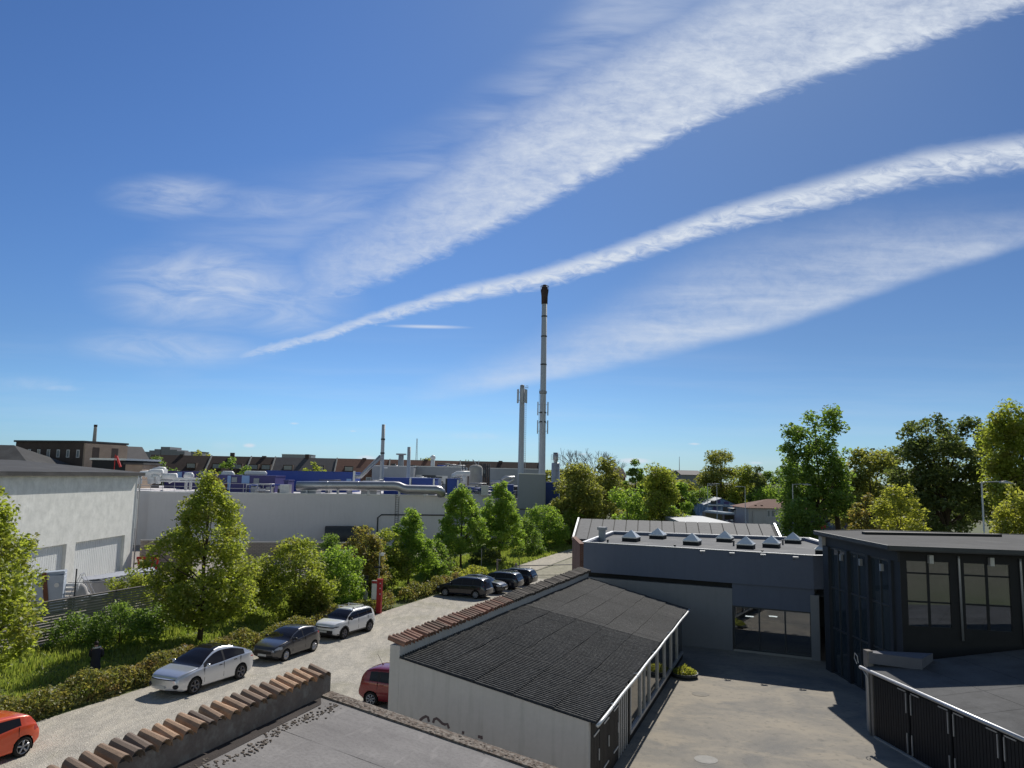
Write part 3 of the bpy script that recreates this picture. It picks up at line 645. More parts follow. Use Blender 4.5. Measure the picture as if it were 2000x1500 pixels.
# ------------------------------------------------------------------ long brick terrace far behind the factory
def terr(px):
    Y = 190+(px-288)*.013; return ((px-1000)/1500*Y, Y)
br = [288, 410, 489, 537, 660, 765, 905, 1062]
for i, (a, b) in enumerate(zip(br[:-1], br[1:])):
    A_ = terr(a); B_ = terr(b); L = math.hypot(B_[0]-A_[0], B_[1]-A_[1]); rz = math.atan2(B_[1]-A_[1], B_[0]-A_[0])
    lab = ['leftmost section of the long brick terrace, three dormers over the white pipes', 'section of the long brick terrace with a tree in front of its middle', 'narrow section of the long brick terrace left of the dark-roofed stretch',
           'dark-roofed stretch of the long brick terrace above the blue panels', 'reddish section of the long brick terrace right behind the thin steel chimney', 'section of the long brick terrace behind the grey plant room and round tank', 'far right section of the long brick terrace between the two tall masts'][i]
    T = thing('brick_terrace', lab, 'building', (A_[0], A_[1], 0), rz, 'sections of the long brick terrace')
    rr = 13.6+.02*i; br_m = [M['roof_brown'], M['roof_brown'], M['roof_brown'], M['roof_slate'], M['roof_red'], M['roof_red'], M['roof_brown']][i]
    MB().bx(0, L-.3, 0, 10, 0, 9.6).build('wall', M['brick_dark'] if i < 4 else M['brick_red'], T)
    rf = MB().add([(0, -.4, 9.6), (L-.3, -.4, 9.6), (L-.3, 10.4, 9.6), (0, 10.4, 9.6), (0, 5, rr), (L-.3, 5, rr)], [(0, 1, 5, 4), (2, 3, 4, 5), (3, 0, 4), (1, 2, 5), (0, 3, 2, 1)]).build('roof', br_m, T)
    MB().beam((L-.15, -.5, 9.65), (L-.15, 5, rr+.1), .3, .25).build('fire_wall', M['concrete'], T)
    MB().bx(L*.5-.5, L*.5+.5, 4.6, 5.4, rr-.3, rr+.9 if i in (1, 3) else rr+.25).build('chimney', M['brick_dark'], T)
    nd = max(2, int(L/7.5)) if i < 5 else max(2, int(L/11))
    for k in range(nd):
        x = L*(k+.5)/nd
        d = MB().bx(x-1.15, x+1.15, .3, 2.6, 10.2, 11.7).build('dormer', M['roof_brown'], T)
        MB().bx(x-.95, x+.95, .22, .31, 10.5, 11.5).build('window', M['glass_far'], d)
        for xx in (x-L/nd/4, x+L/nd/4):
            f = MB().bx(xx-.65, xx+.65, -.05, .02, 7.6, 9.0).build('window', M['pipe_white'], T)
            MB().bx(xx-.55, xx+.55, -.07, -.04, 7.7, 8.9).build('pane', M['glass_far'], f)
# hospital towers beyond the terrace
T = thing('tower_block', 'stepped grey high-rise blocks beyond the brick terrace', 'building', tuple(gd(280, 900, 620)))
T.location.z = 0
for (x0, x1, z) in ((-1, 6, 23), (6, 13, 25.5), (13, 20, 27.3), (20, 25, 27.0), (13.8, 21, 24.0)): pass
k = 620/1500
for (a, b, y) in ((277, 290, 882), (290, 300, 879.5), (300, 313, 877), (312, 330, 872.5), (330, 344, 878), (344, 359, 881)):
    zt = gd(a, y, 620)[2]; MB().bx((a-280)*k, (b-280)*k-.05, 0, 22, 0, zt).build('tower', M['eternit'], T)
block('distant_flats', 'low pale roofline of distant flats above the dark-roofed terrace stretch', 'building', 550, 607, 520, 520, 21.5, 12, M['grey_panel'], roof=M['light_metal'])
block('distant_flats', 'dark flat box roof on the skyline above the terrace, left of the distant pale flats', 'building', 372, 392, 480, 480, 21.0, 12, M['eternit'], roof=M['dark_felt'])
for lab, px, py, h, r, Y, mt_ in (('small tree in front of the leftmost terrace section, behind the white pipes', 298, 912, 12.2, 3.4, 165, 'leaf_green'), ('smaller tree beside it in front of the leftmost terrace section', 318, 918, 11.4, 2.4, 165, 'leaf_green'),
        ('round green tree in front of the second terrace section', 461, 905, 12.6, 4.0, 170, 'leaf_green'), ('left of the two small trees before the dark-roofed terrace stretch', 607, 915, 11.9, 2.6, 170, 'leaf_lime'), ('right of the two small trees before the dark-roofed terrace stretch', 625, 918, 11.2, 2.2, 170, 'leaf_lime')):
    p = gd(px, py, Y); plant('far_tree', lab, 'tree', p[0], p[1], h, r, M[mt_], 'round', .3, .2, 1500, 26, .55, 1.0, px, 'trees before the brick terrace', 5)
for lab, px, h, r in (('dark treetops on the skyline right of the radio mast', 835, 17.8, 7), ('small pale treetop on the skyline left of the tall masts', 913, 17.6, 4), ('treetops on the skyline above the second terrace section', 398, 19.5, 7)):
    p = gd(px, 905, 380); plant('skyline_tree', lab, 'tree', p[0], p[1], h, r, M['leaf_olive'], 'round', .3, .3, 900, 26, 1.2, 2.2, px, None, 4)

# ------------------------------------------------------------------ factory
FA = (-47.3, 102.); FB = (-9.0, 110.8); frz = math.atan2(FB[1]-FA[1], FB[0]-FA[0]); FL = math.hypot(FB[0]-FA[0], FB[1]-FA[1])
F = thing('factory', 'long pale grey factory hall with plant on its flat roof', 'building', (FA[0], FA[1], 0), frz)
fd = Vector((math.cos(frz), math.sin(frz), 0)); fn = Vector((-math.sin(frz), math.cos(frz), 0))
def fl(x, y, z):                                       # world -> factory frame
    d = Vector((x-FA[0], y-FA[1], 0)); return (d.dot(fd), d.dot(fn), z)
MB().bx(0, FL, 0, 60, 0, 6.95).build('wall', M['factory_wall'], F)
MB().bx(-.05, FL+.05, -.06, .25, 6.95, 7.1).build('coping', M['light_metal'], F)
MB().bx(-22, -.01, 1.5, 40, 0, 7.1).build('wall', M['factory_wall'], F)
MB().bx(FL+.003, FL+.06, .002, 8.5, 0, 6.94).build('end_wall', M['factory_white'], F)
MB().tube([(FL-9.6, -.08, 0), (FL-9.6, -.08, 3.9), (FL-9.1, -.08, 4.3), (FL-1.5, -.08, 4.3), (FL, -.08, 4.3)], .09, 8).build('wall_pipe', M['pipe_dark'], F, True)
ld = MB()
for q in (-.22, .22): ld.tube([(FL-7+q, -.12, 0), (FL-7+q, -.12, 7.3)], .03, 6)
for k in range(22): ld.tube([(FL-7.22, -.12, .3+k*.32), (FL-6.78, -.12, .3+k*.32)], .018, 5)
ld.build('ladder', M['pipe_dark'], F)
MB().bx(-3.8, -1.6, 1.40, 1.52, 2.2, 6.0).build('door', M['door_white'], F)
W2 = fl(-3.9, 120, 0); 
MB().bx(FL+.07, W2[0]+1.3, 8.5, 30, 0, 7.1).build('wall', M['factory_wall'], F)
MB().bx(W2[0]+1.303, W2[0]+1.5, 8.49, 22, 0, 7.1).build('end_wall', M['factory_white'], F)
MB().tube([(FL+.1, 8.4, 4.6), (W2[0]+1.3, 8.4, 4.6)], .08, 8).build('wall_pipe', M['pipe_dark'], F, True)
MB().bx(W2[0]+1.51, W2[0]+8, 14.0, 40, 0, 6.3).build('wall', M['factory_wall'], F)
MB().tube([(W2[0]+1.6, 13.9, 5.0), (W2[0]+8, 13.9, 5.0)], .07, 8).build('wall_pipe', M['pipe_dark'], F, True)
TB = gd(1013, 930, 122); TB2 = gd(1066, 930, 122)
T = thing('plant_tower', 'tall windowless grey block under the two tall masts', 'building', (TB[0], TB[1], 0))
MB().bx(0, TB2[0]-TB[0], 0, 9, 0, 10.35).build('wall', M['grey_panel'], T)
MB().bx(-.06, TB2[0]-TB[0]+.06, -.08, 9.1, 10.35, 10.5).build('coping', M['light_metal'], T)
MB().bx(1.2, 3.2, -.06, .01, .2, 3.0).build('door', M['factory_white'], T)
MB().tube([(0, -.1, 4.9), (TB2[0]-TB[0], -.1, 4.9)], .06, 6).build('wall_pipe', M['pipe_dark'], T, True)

def pxbox(name, label, cat, x0, x1, y0, y1, Y, mat, depth=4, base=None, group=None, parts=()):
    a = gd(x0, y0, Y); b = gd(x1, y0, Y); c = gd(x0, y1, Y) if base is None else (0, 0, base)
    T = thing(name, label, cat, (a[0], Y, 0), 0, group)
    zb = c[2] if base is None else base
    MB().bx(0, b[0]-a[0], 0, depth, zb, a[2]).build('casing', M[mat], T)
    MB().bx(-.08, b[0]-a[0]+.08, -.08, depth+.08, a[2], a[2]+.12).build('top_edge', M['light_metal'] if 'blue' not in mat else M[mat], T)
    for (u0, u1, w0, w1, m2, nm) in parts:
        p = gd(u0, w0, Y); q = gd(u1, w1, Y); MB().bx(p[0]-a[0], q[0]-a[0], -.09, -.002, q[2], p[2]).build(nm, M[m2], T)
    return T
# a roof deck the equipment stands on is the factory's flat roof at 7 m; boxes reach down to it
pxbox('roof_enclosure', 'purple-blue panelled enclosure with light blue stripes and two vents on the factory roof', 'plant enclosure', 391, 538, 928, 958, 112, 'purple_blue', 5, 6.9, parts=((445, 450, 929, 957, 'light_blue', 'stripe'), (473, 487, 929, 945, 'light_blue', 'stripe'), (453, 463, 932, 942, 'grey_panel', 'vent'), (496, 506, 934, 944, 'grey_panel', 'vent'), (391, 444, 944, 958, 'rust', 'lower_panel')))
pxbox('roof_enclosure', 'purple-blue low enclosure with two light blue stripes behind the white pipes', 'plant enclosure', 322, 392, 921, 935, 122, 'purple_blue', 5, 6.9, parts=((347, 355, 922, 933, 'light_blue', 'stripe'), (361, 374, 922, 933, 'light_blue', 'stripe')))
pxbox('roof_enclosure', 'long dark blue screen on the factory roof left of the leaning steel strut', 'plant enclosure', 521, 690, 920, 946, 122, 'blue_panel', 6, 6.9, parts=((677, 686, 935, 941, 'light_blue', 'stripe'), (690, 693, 920, 946, 'light_metal', 'corner_post')))
pxbox('roof_enclosure', 'blue box enclosure behind the kink of the big steel duct', 'plant enclosure', 750, 802, 934, 960, 117, 'blue_panel', 5, 6.9, parts=((800, 803, 934, 950, 'light_metal', 'corner_post'),))
pxbox('roof_enclosure', 'blue box enclosure just left of the upright blue panel, above the duct end', 'plant enclosure', 804, 850, 935, 960, 117, 'blue_panel', 5, 6.9, parts=((846, 849, 935, 950, 'light_metal', 'corner_post'),))
pxbox('roof_enclosure', 'upright bright blue panel enclosure right of the duct end', 'plant enclosure', 874, 894, 936, 966, 117, 'blue_panel', 4, 6.9, parts=((893, 895.5, 937, 963, 'light_metal', 'corner_post'),))
pxbox('roof_enclosure', 'small blue enclosure in front of the grey hall, left of the two masts', 'plant enclosure', 952, 973, 952, 974, 128, 'blue_panel', 4, 6.2)
pxbox('roof_enclosure', 'small blue enclosure close to the foot of the shorter mast', 'plant enclosure', 984, 1003, 948, 971, 128, 'blue_panel', 4, 6.2)
pxbox('roof_enclosure', 'bright blue box sticking out right of the tall grey block', 'plant enclosure', 1066, 1092, 943, 969, 126, 'blue_panel', 4, 0)
pxbox('roof_enclosure', 'narrow slanted blue panel under the left end of the big steel duct', 'plant enclosure', 555, 563, 939, 962, 108.5, 'purple_blue', 3, 6.9)
pxbox('roof_cabinet', 'light grey cabinet under the middle of the big steel duct', 'cabinet', 705, 736, 958.5, 967, 109.5, 'grey_panel', 3, 6.9)
pxbox('roof_cabinet', 'light grey cabinet under the right part of the big steel duct', 'cabinet', 801, 832, 958.5, 967, 111, 'grey_panel', 3, 6.9)
pxbox('roof_cabinet', 'pale grey cabinet under the left end of the big steel duct', 'cabinet', 587, 617, 958.5, 966, 108.5, 'grey_panel', 3, 6.9)
pxbox('plant_room', 'large flat grey plant room behind the blue boxes and thin chimneys', 'building', 727, 808, 910, 945, 142, 'grey_panel', 22, 0, parts=((750, 757, 912, 915, 'pipe_white', 'vent'),))
pxbox('plant_room', 'long grey upper hall behind the round tank', 'building', 808, 901, 911, 926, 146, 'grey_panel', 22, 0, parts=((852, 874, 929, 945, 'factory_white', 'door'), (806, 823, 927, 938, 'factory_white', 'vent'), (826, 850, 928, 945, 'pipe_dark', 'louvre')))
pxbox('plant_room', 'grey hall with a white roof edge, between the round tank and the shorter mast', 'building', 955, 1060, 915, 946, 148, 'grey_panel', 22, 0, parts=((955, 1058, 914.2, 916.6, 'factory_white', 'coping'),))
# handrail and small pipe runs
def rail(name, label, x0, x1, y0, y1, Y, z0=6.95, group='handrails on the factory roof'):
    a = gd(x0, y0, Y); b = gd(x1, y0, Y); T = thing(name, label, 'handrail', (a[0], Y, 0), 0, group); L = b[0]-a[0]
    m = MB(); zt = a[2]
    for z in (zt, (zt+z0)/2): m.tube([(0, 0, z), (L, 0, z)], .035, 5)
    m.build('rail', M['galv'], T)
    n = max(2, int(L/1.6))
    for i in range(n+1): MB().tube([(L*i/n, 0, z0), (L*i/n, 0, zt)], .03, 5).build('post', M['galv'], T)
rail('handrail', 'thin handrail along the roof edge before the purple-blue enclosure', 395, 530, 943, 957, 106)
rail('handrail', 'thin handrail on the roof before the two small blue enclosures', 955, 1008, 959, 972, 124, 6.3)
rail('handrail', 'thin handrail above the dark opening left of the striped enclosure', 272, 388, 937, 952, 106)
def pipes(name, label, mat, runs, Y, group=None, cat='pipework'):
    a = gd(runs[0][0][0][0], runs[0][0][0][1], Y); T = thing(name, label, cat, (a[0], Y, 0), 0, group)
    for pts, r in runs:
        w = [gd(p[0], p[1], Y+(p[2] if len(p) > 2 else 0)) for p in pts]
        MB().tube([(q[0]-a[0], q[1]-Y, q[2]) for q in w], r, 12).build('pipe', M[mat], T, True)
    return T
T = pipes('steel_duct', 'big shiny horizontal steel duct with a kink, along the factory roof edge', 'steel', [([(580, 949), (640, 948.5), (770, 949), (778, 950), (788, 954.5), (796, 956), (852, 957), (858, 958), (861, 961, .3), (862, 966, .6)], .64)], 108.5, cat='duct')
for px in (600, 660, 720, 780, 830):
    p = gd(px, 960, 108.5); MB().bx(p[0]-T.location.x-.12, p[0]-T.location.x+.12, -.3, .3, 6.9, 7.9).build('support', M['galv'], T)
for px in (640, 700, 750):
    p = gd(px, 948.8, 108.5); q = MB().tube([(p[0]-T.location.x-.05, 0, p[2]), (p[0]-T.location.x+.05, 0, p[2])], .67, 14).build('flange', M['galv'], T, True)
pipes('white_pipework', 'cluster of bent white pipes over the corner beside the white workshop', 'pipe_white', [([(272, 945), (272, 930), (276, 925), (288, 924), (293, 928), (294, 945)], .38), ([(298, 944), (298, 932), (303, 927), (309, 931), (309, 945)], .36), ([(283, 927), (300, 922), (318, 922)], .4), ([(310, 934), (391, 936)], .16), ([(312, 939), (391, 941)], .13), ([(330, 943), (340, 938), (350, 937)], .14), ([(318, 930), (345, 930)], .42)], 111)
T = pipes('roof_fan', 'white air handling box on top of the bent white pipes', 'pipe_white', [([(300, 921), (312, 918), (322, 919)], .5)], 113, cat='fan')
p = gd(312, 921, 113); MB().bx(p[0]-T.location.x-1.2, p[0]-T.location.x+.9, -.6, .6, p[2]-.6, p[2]+.35).build('casing', M['pipe_white'], T)
for lab, x0, x1, y, r in (('white horizontal vessel between the white pipes and the striped enclosure', 360, 378, 929, .52), ('white horizontal vessel above the striped enclosure', 433, 457, 926, .5), ('twin pale pipes above the right part of the striped enclosure', 478, 521, 924, .36)):
    p = gd(x0, y, 116); q = gd(x1, y, 116); T = thing('roof_vessel', lab, 'vessel', (p[0], 116, 0), 0, 'white vessels on the factory roof'); L = q[0]-p[0]
    MB().tube([(0, 0, p[2]), (.25, 0, p[2]), (L-.25, 0, p[2]), (L, 0, p[2])], [r*.5, r, r, r*.5], 14).build('shell', M['pipe_white'], T, True)
    for k in (.25, .75): MB().bx(L*k-.12, L*k+.12, -.25, .25, 6.95, p[2]-r*.7).build('support', M['galv'], T)
def pile(label, x0, x1, y0, y1, Y, n, seed, group='small plant on the factory roof', zb=6.95):
    rn = random.Random(seed); a = gd(x0, y1, Y); T = thing('roof_plant', label, 'roof plant', (a[0], Y, 0), 0, group)
    mats = ['pipe_dark', 'pipe_white', 'galv', 'blue_panel', 'grey_panel', 'pipe_dark', 'steel']
    for i in range(n):
        x = rn.uniform(x0, x1); y = rn.uniform(y0, y1-2); p = gd(x, y, Y); X = p[0]-a[0]; z = p[2]; m = M[rn.choice(mats)]; k = rn.random(); dy = rn.uniform(-1, 3)
        if k < .38:
            MB().bx(X-rn.uniform(.2, .8), X+rn.uniform(.2, .8), dy, dy+1.2, zb, z).build('unit', m, T)
        elif k < .8:
            l = rn.uniform(1, 3.2); MB().tube([(X-l/2, dy, zb), (X-l/2, dy, z), (X+l/2, dy, z), (X+l/2, dy, z-.5)], rn.uniform(.06, .16), 7).build('pipe', m, T, True)
        else: MB().lathe([(.0, z), (.35, z-.1), (.4, z-.3), (.4, zb)], (X, dy, 0), 12).build('vent', m, T, True)
pile('tangle of dark pipes and valves right of the upright blue panel', 896, 951, 942, 966, 121, 26, 3)
pile('pipes and small units under the left end of the big steel duct', 480, 560, 946, 961, 107.5, 18, 4)
pile('row of small units behind the big steel duct', 600, 745, 936, 947, 114, 14, 5)
pile('vents and small units on top of the grey plant room', 735, 900, 905, 913, 150, 16, 6, zb=11.0)
pile('pale vents and boxes left of the round tank', 803, 905, 930, 948, 126, 18, 7)
pile('small units between the blue enclosures near the shorter mast', 955, 1010, 948, 970, 130, 14, 8, zb=6.3)
# tank
p = gd(929, 930, 132); T = thing('round_tank', 'round pale grey tank with a domed top and pipes on the factory roof', 'tank', (p[0], 132, 0))
zt = gd(929, 908, 132)[2]
MB().lathe([(1.17, 6.9), (1.17, zt-.55), (.95, zt-.2), (.5, zt), (.05, zt+.1)], seg=22).build('shell', M['concrete'], T, True)
MB().tube([(.2, 0, zt), (-.6, 0, zt+.9)], .08, 6).build('pipe', M['galv'], T); MB().tube([(.4, .2, zt-.1), (.5, .2, zt+.8)], .06, 6).build('pipe', M['galv'], T)
p = gd(948, 930, 134); T = thing('pipe_rack', 'upright rack of dark pipes right of the round tank', 'pipework', (p[0], 134, 0)); zt = gd(948, 906, 134)[2]
for i in range(5): MB().tube([(-.6+i*.32, 0, 6.9), (-.6+i*.32, 0, zt-.1*(i % 2))], .11, 8).build('pipe', M['pipe_dark'], T, True)
p = gd(903, 930, 134); T = thing('pipe_rack', 'pair of thin dark pipe uprights left of the round tank', 'pipework', (p[0], 134, 0))
for i in range(2): MB().tube([(i*.5, 0, 6.9), (i*.5, 0, zt)], .07, 8).build('pipe', M['pipe_dark'], T, True)
MB().tube([(0, 0, zt), (4.2, 0, zt-.1)], .06, 6).build('pipe', M['pipe_dark'], T)
pipes('exhaust_duct', 'pale hooded duct left of the round tank', 'pipe_white', [([(882, 938), (886, 929), (893, 925), (918, 925)], .42), ([(906, 926), (906, 945)], .3)], 128, cat='duct')
pipes('exhaust_duct', 'bent grey duct on the wall of the grey hall beside the shorter mast', 'galv', [([(958, 942), (996, 941), (1003, 936), (1005, 933), (986, 933), (980, 938)], .33)], 144, cat='duct')
pipes('steel_strut', 'slanting pale steel strut leaning onto the thin steel chimney', 'galv', [([(694, 931), (704, 931), (744, 891)], .32)], 120, cat='duct')
def stack(name, label, px, pb, pt, Y, r0, r1, mat, cap=None, rings=()):
    a = gd(px, pb, Y); zt = gd(px, pt, Y)[2]; zb = a[2]; T = thing(name, label, 'chimney', (a[0], Y, 0), 0)
    MB().lathe([(r0, zb-3), (r0, zb), (r1, zt), (r1*.7, zt), (r1*.7, zt-1)], seg=22).build('shaft', M[mat], T, True)
    for q in rings:
        z = gd(px, q, Y)[2]; r = r0+(r1-r0)*(z-zb)/(zt-zb); MB().lathe([(r, z-.12), (r+.05, z-.12), (r+.05, z+.12), (r, z+.12)], seg=22).build('ring', M['pipe_dark'] if mat != 'steel' else M['galv'], T)
    return T, a[0], zb, zt
stack('steel_chimney', 'thin pale steel chimney with a slanting strut, left of centre', 746, 910, 829, 121, .30, .27, 'chimney_grey', rings=(858, 885))
stack('steel_chimney', 'short thin grey chimney right of the one with the strut', 797, 935, 873, 124, .28, .28, 'chimney_grey')
T, *_ = stack('vent_stack', 'fat short vent with a wide flat cap on the grey plant room', 783, 905, 889, 150, .55, .5, 'grey_panel'); zt = gd(783, 889, 150)[2]; MB().lathe([(.5, zt), (1.0, zt+.05), (1.0, zt+.3), (.5, zt+.3)], seg=16).build('cap', M['grey_panel'], T)
T, *_ = stack('vent_stack', 'small pale round-capped vent left of the skyline trees', 845, 912, 894, 150, .38, .38, 'pipe_white'); zt = gd(845, 894, 150)[2]; MB().lathe([(.38, zt-.3), (.52, zt-.2), (.52, zt+.2), (.2, zt+.5), (.02, zt+.5)], seg=14).build('cap', M['pipe_white'], T, True)
p = gd(813, 900, 420); zt = gd(813, 857, 420)[2]; T = thing('radio_mast', 'very thin lattice radio mast far beyond the factory', 'mast', (p[0], 420, 0)); m = MB()
for k in range(3): m.tube([(.9*math.cos(k*2.1), .9*math.sin(k*2.1), 0), (.25*math.cos(k*2.1), .25*math.sin(k*2.1), zt)], .12, 5)
for k in range(24): m.box((0, 0, 4+k*1.1), (1.3-.03*k, .12, .12), rz=k)
m.build('lattice', M['galv'], T)
p = gd(1327, 925, 420); zt = gd(1327, 892, 420)[2]; T = thing('radio_mast', 'very thin mast above the far grey apartment roofs', 'mast', (p[0], 420, 0)); MB().tube([(0, 0, 0), (0, 0, zt)], [.35, .12], 6).build('pole', M['galv'], T)

# the two tall masts
def antenna(T, z, r, a, h=2.4, w=.32, name='antenna'):
    c, s_ = math.cos(a), math.sin(a); m = MB(); m.box((c*(r+.35), s_*(r+.35), z), (.16, w, h), rz=a)
    m.beam((c*r*.9, s_*r*.9, z+h*.3), (c*(r+.3), s_*(r+.3), z+h*.3), .06, .06); m.beam((c*r*.9, s_*r*.9, z-h*.3), (c*(r+.3), s_*(r+.3), z-h*.3), .06, .06)
    m.build(name, M['chimney_grey'], T)
Yc = 136
T, X0, zb, zt = stack('tall_chimney', 'tallest chimney, slim and pale grey with a dark brown top and side antennas', 1060, 920, 560, Yc, .585, .47, 'chimney_grey', rings=(618, 657, 712, 768, 806, 824))
T.location.x = gd(1058.5, 920, Yc)[0]
z = lambda y: gd(1060, y, Yc)[2]
MB().lathe([(.49, z(594)), (.56, z(594)), (.58, z(580)), (.66, z(572)), (.66, z(566)), (.45, z(560)), (.35, z(556.5)), (.05, z(556))], seg=20).build('dark_top', M['dark_cap'], T, True)
m = MB()
for k in range(8):
    a = k*math.pi/4; m.tube([(.66*math.cos(a), .66*math.sin(a), z(571)), (.74*math.cos(a), .74*math.sin(a), z(559))], .03, 5)
m.lathe([(.72, z(559.5)), (.76, z(559.5)), (.76, z(558.7)), (.72, z(558.7))], seg=18); m.build('top_cage', M['dark_cap'], T)
MB().lathe([(.55, z(769)), (.66, z(768)), (.66, z(764)), (.55, z(763))], seg=20).build('collar', M['grey_panel'], T, True)
for yy in (798, 834):
    for a in (.15, math.pi-.15, 1.8, -1.5): antenna(T, z(yy), .55, a)
MB().tube([(-.68, -.1, z(760)), (-.68, -.1, zb)], .03, 5).build('cable', M['pipe_dark'], T)
Ym = 128
p = gd(1017, 925, Ym); zt = gd(1018, 757, Ym)[2]; T = thing('antenna_mast', 'shorter pale mast with a ladder and a crown of antennas', 'mast', (p[0], Ym, 0)); z = lambda y: gd(1018, y, Ym)[2]
MB().lathe([(.50, 6), (.40, zt), (.1, zt+.1)], seg=20).build('shaft', M['chimney_grey'], T, True)
for i, a in enumerate((.1, 1.4, 2.9, 3.6, 4.71, 5.5)): antenna(T, z(774), .42, a, 2.3, .34)
MB().lathe([(.35, z(757)), (.38, z(753)), (.2, z(751.5)), (.02, z(751.2))], seg=14).build('cap', M['grey_panel'], T, True)
m = MB(); m.tube([(.4, 0, z(757)), (1.0, 0, z(757))], .04, 5)
for q in (.62, .95): m.tube([(q, 0, z(759)), (q, 0, z(753))], .03, 5)
m.tube([(.62, 0, z(753.3)), (.98, 0, z(753.3))], .03, 5); m.build('bracket', M['galv'], T)
m = MB()
for q in (.56, .78): m.tube([(q, -.1, 7), (q-.08, -.1, z(788))], .03, 5)
for k in range(44): m.tube([(.55, -.1, 7.5+k*.35), (.77, -.1, 7.5+k*.35)], .02, 4)
m.build('ladder', M['galv'], T)
# stainless stack with guard cage
p = gd(1085, 930, 134); z = lambda y: gd(1085, y, 134)[2]; T = thing('stainless_stack', 'short stainless stack with a wider head and a railing, right of the tall chimney', 'chimney', (p[0], 134, 0))
MB().lathe([(.72, 0), (.72, z(905)), (.6, z(904)), (.0, z(904))], seg=20).build('base', M['galv'], T, True)
MB().lathe([(.30, z(906)), (.30, z(901)), (.44, z(898)), (.44, z(884)), (.3, z(884))], seg=20).build('head', M['steel'], T, True)
m = MB()
for yy in (889, 893, 897): m.lathe([(.78, z(yy)), (.82, z(yy)), (.82, z(yy)+.06), (.78, z(yy)+.06)], seg=16)
for k in range(6): m.tube([(.8*math.cos(k), .8*math.sin(k), z(904)), (.8*math.cos(k), .8*math.sin(k), z(888))], .025, 4)
m.build('guard_cage', M['galv'], T)

# ------------------------------------------------------------------ factory yard things
p = gz(640, 1066); T = thing('storage_tank', 'dark grey horizontal cylindrical tank lying at the factory wall', 'tank', (p[0]+2.6, p[1]-.5, 0), frz)
MB().tube([(-2.9, 0, 1.45), (-2.8, 0, 1.45), (2.9, 0, 1.45), (3, 0, 1.45)], [1.2, 1.32, 1.32, 1.2], 26).build('shell', M['pipe_dark'], T, True)
for q in (-2, 2): MB().bx(q-.2, q+.2, -.9, .9, 0, .5).build('saddle', M['concrete'], T)
a = gz(478, 1098); b = gz(690, 1098); rz = math.atan2(b[1]-a[1], b[0]-a[0])
T = thing('block_wall', 'low beige slatted wall in front of the factory, behind the bushes', 'wall', (a[0], a[1], 0), rz); L = math.hypot(b[0]-a[0], b[1]-a[1])
MB().bx(0, L, 0, .2, 0, 2.1).build('wall', M['brick_low'], T); MB().bx(-.05, L+.05, -.05, .25, 2.1, 2.2).build('coping', M['concrete'], T)
a = gz(270, 1118); T = thing('block_wall', 'beige slatted screen behind the red barrier, right of the white workshop', 'wall', (a[0], a[1], 0), .25)
MB().bx(0, 4.6, 0, .2, 0, 3.0).build('wall', M['brick_low'], T); MB().bx(-.05, 4.65, -.05, .25, 3.0, 3.1).build('coping', M['concrete'], T)
a = gz(270, 1121); T = thing('barrier', 'red and white striped barrier standing beside the white workshop', 'barrier', (a[0]+.2, a[1]-.8, 0), .15)
MB().bx(0, 1.9, 0, .06, .15, .35).build('bottom_rail', M['red'], T); MB().bx(-.1, 1.9, 0, .06, 1.45, 1.7).build('top_rail', M['red'], T)
for i in range(5): MB().box((.15+i*.4, .03, .9), (.16, .05, 1.2), ry=-.18+.09*i).build('bar', M['red'], T)
for q in (.2, 1.7): MB().bx(q-.05, q+.05, -.4, .5, 0, .15).build('foot', M['plastic'], T)
a = gz(253, 1062); T = thing('handrail', 'thin rail and kerb on the yard ramp between workshop and factory', 'handrail', (a[0]-4, a[1]+2, 0))
MB().tube([(0, 0, 1.2), (10, 0, 1.1)], .05, 5).build('rail', M['galv'], T)
for q in (0, 5, 10): MB().tube([(q, 0, 0), (q, 0, 1.2)], .05, 5).build('post', M['galv'], T)
MB().bx(0, 10, .3, .6, 0, .5).build('kerb', M['concrete'], T)
# blue-white container, pallets, cage, ladder, bins
def Yat(px, py, z=0): p = gz(px, py, z); return p
p = gz(97, 1196); T = thing('plastic_container', 'tall blue-white plastic container with a dark strap, behind the slatted fence', 'container', (p[0]-.2, p[1], 0), .35)
MB().bx(-.95, .95, -.5, .5, .1, 2.55).build('body', M['lid_blue'], T); MB().box((.2, .1, 2.66), (1.5, .9, .22), ry=-.08).build('lid', M['lid_blue'], T)
MB().box((-.1, -.53, 1.5), (.28, .06, 2.5), ry=-.14).build('strap', M['rust'], T); MB().lathe([(.0, -.56), (.16, -.56), (.16, -.5)], (.55, 0, 1.9), 12, 'Y').build('knob', M['pipe_white'], T)
p = gz(135, 1192); T = thing('pallet_stack', 'white slatted panel leaning next to the blue-white container', 'panel', (p[0], p[1], 0), .2); m = MB()
for i in range(6): m.box((0, -.05*i+.2, .25+i*.3), (1.0, .06, .2), rx=.15)
m.bx(-.48, -.4, .0, .25, 0, 1.9); m.bx(.4, .48, .0, .25, 0, 1.9); m.build('slats', M['pipe_white'], T)
p = gz(155, 1190); T = thing('wire_cage_trolley', 'galvanised folding frame full of bags, peaked like a tent', 'trolley', (p[0], p[1], 0), .3); m = MB()
for q in (-.5, .5):
    m.tube([(-1.0, q, 0), (0, q, 2.5), (1.3, q, .1)], .035, 6); m.tube([(-.7, q, .8), (.9, q, .8)], .025, 6)
m.tube([(0, -.5, 2.5), (0, .5, 2.5)], .03, 6); m.build('frame', M['galv'], T)
m = MB(); m.ball((0, 0, .9), (.5, .45, .9), 12, 8); m.ball((.35, .05, .6), (.4, .4, .6), 12, 8); m.build('bags', M['stucco_grey'], T, True)
bins = [(190, 1172), (215, 1168), (236, 1164), (254, 1160), (272, 1156), (288, 1153)]
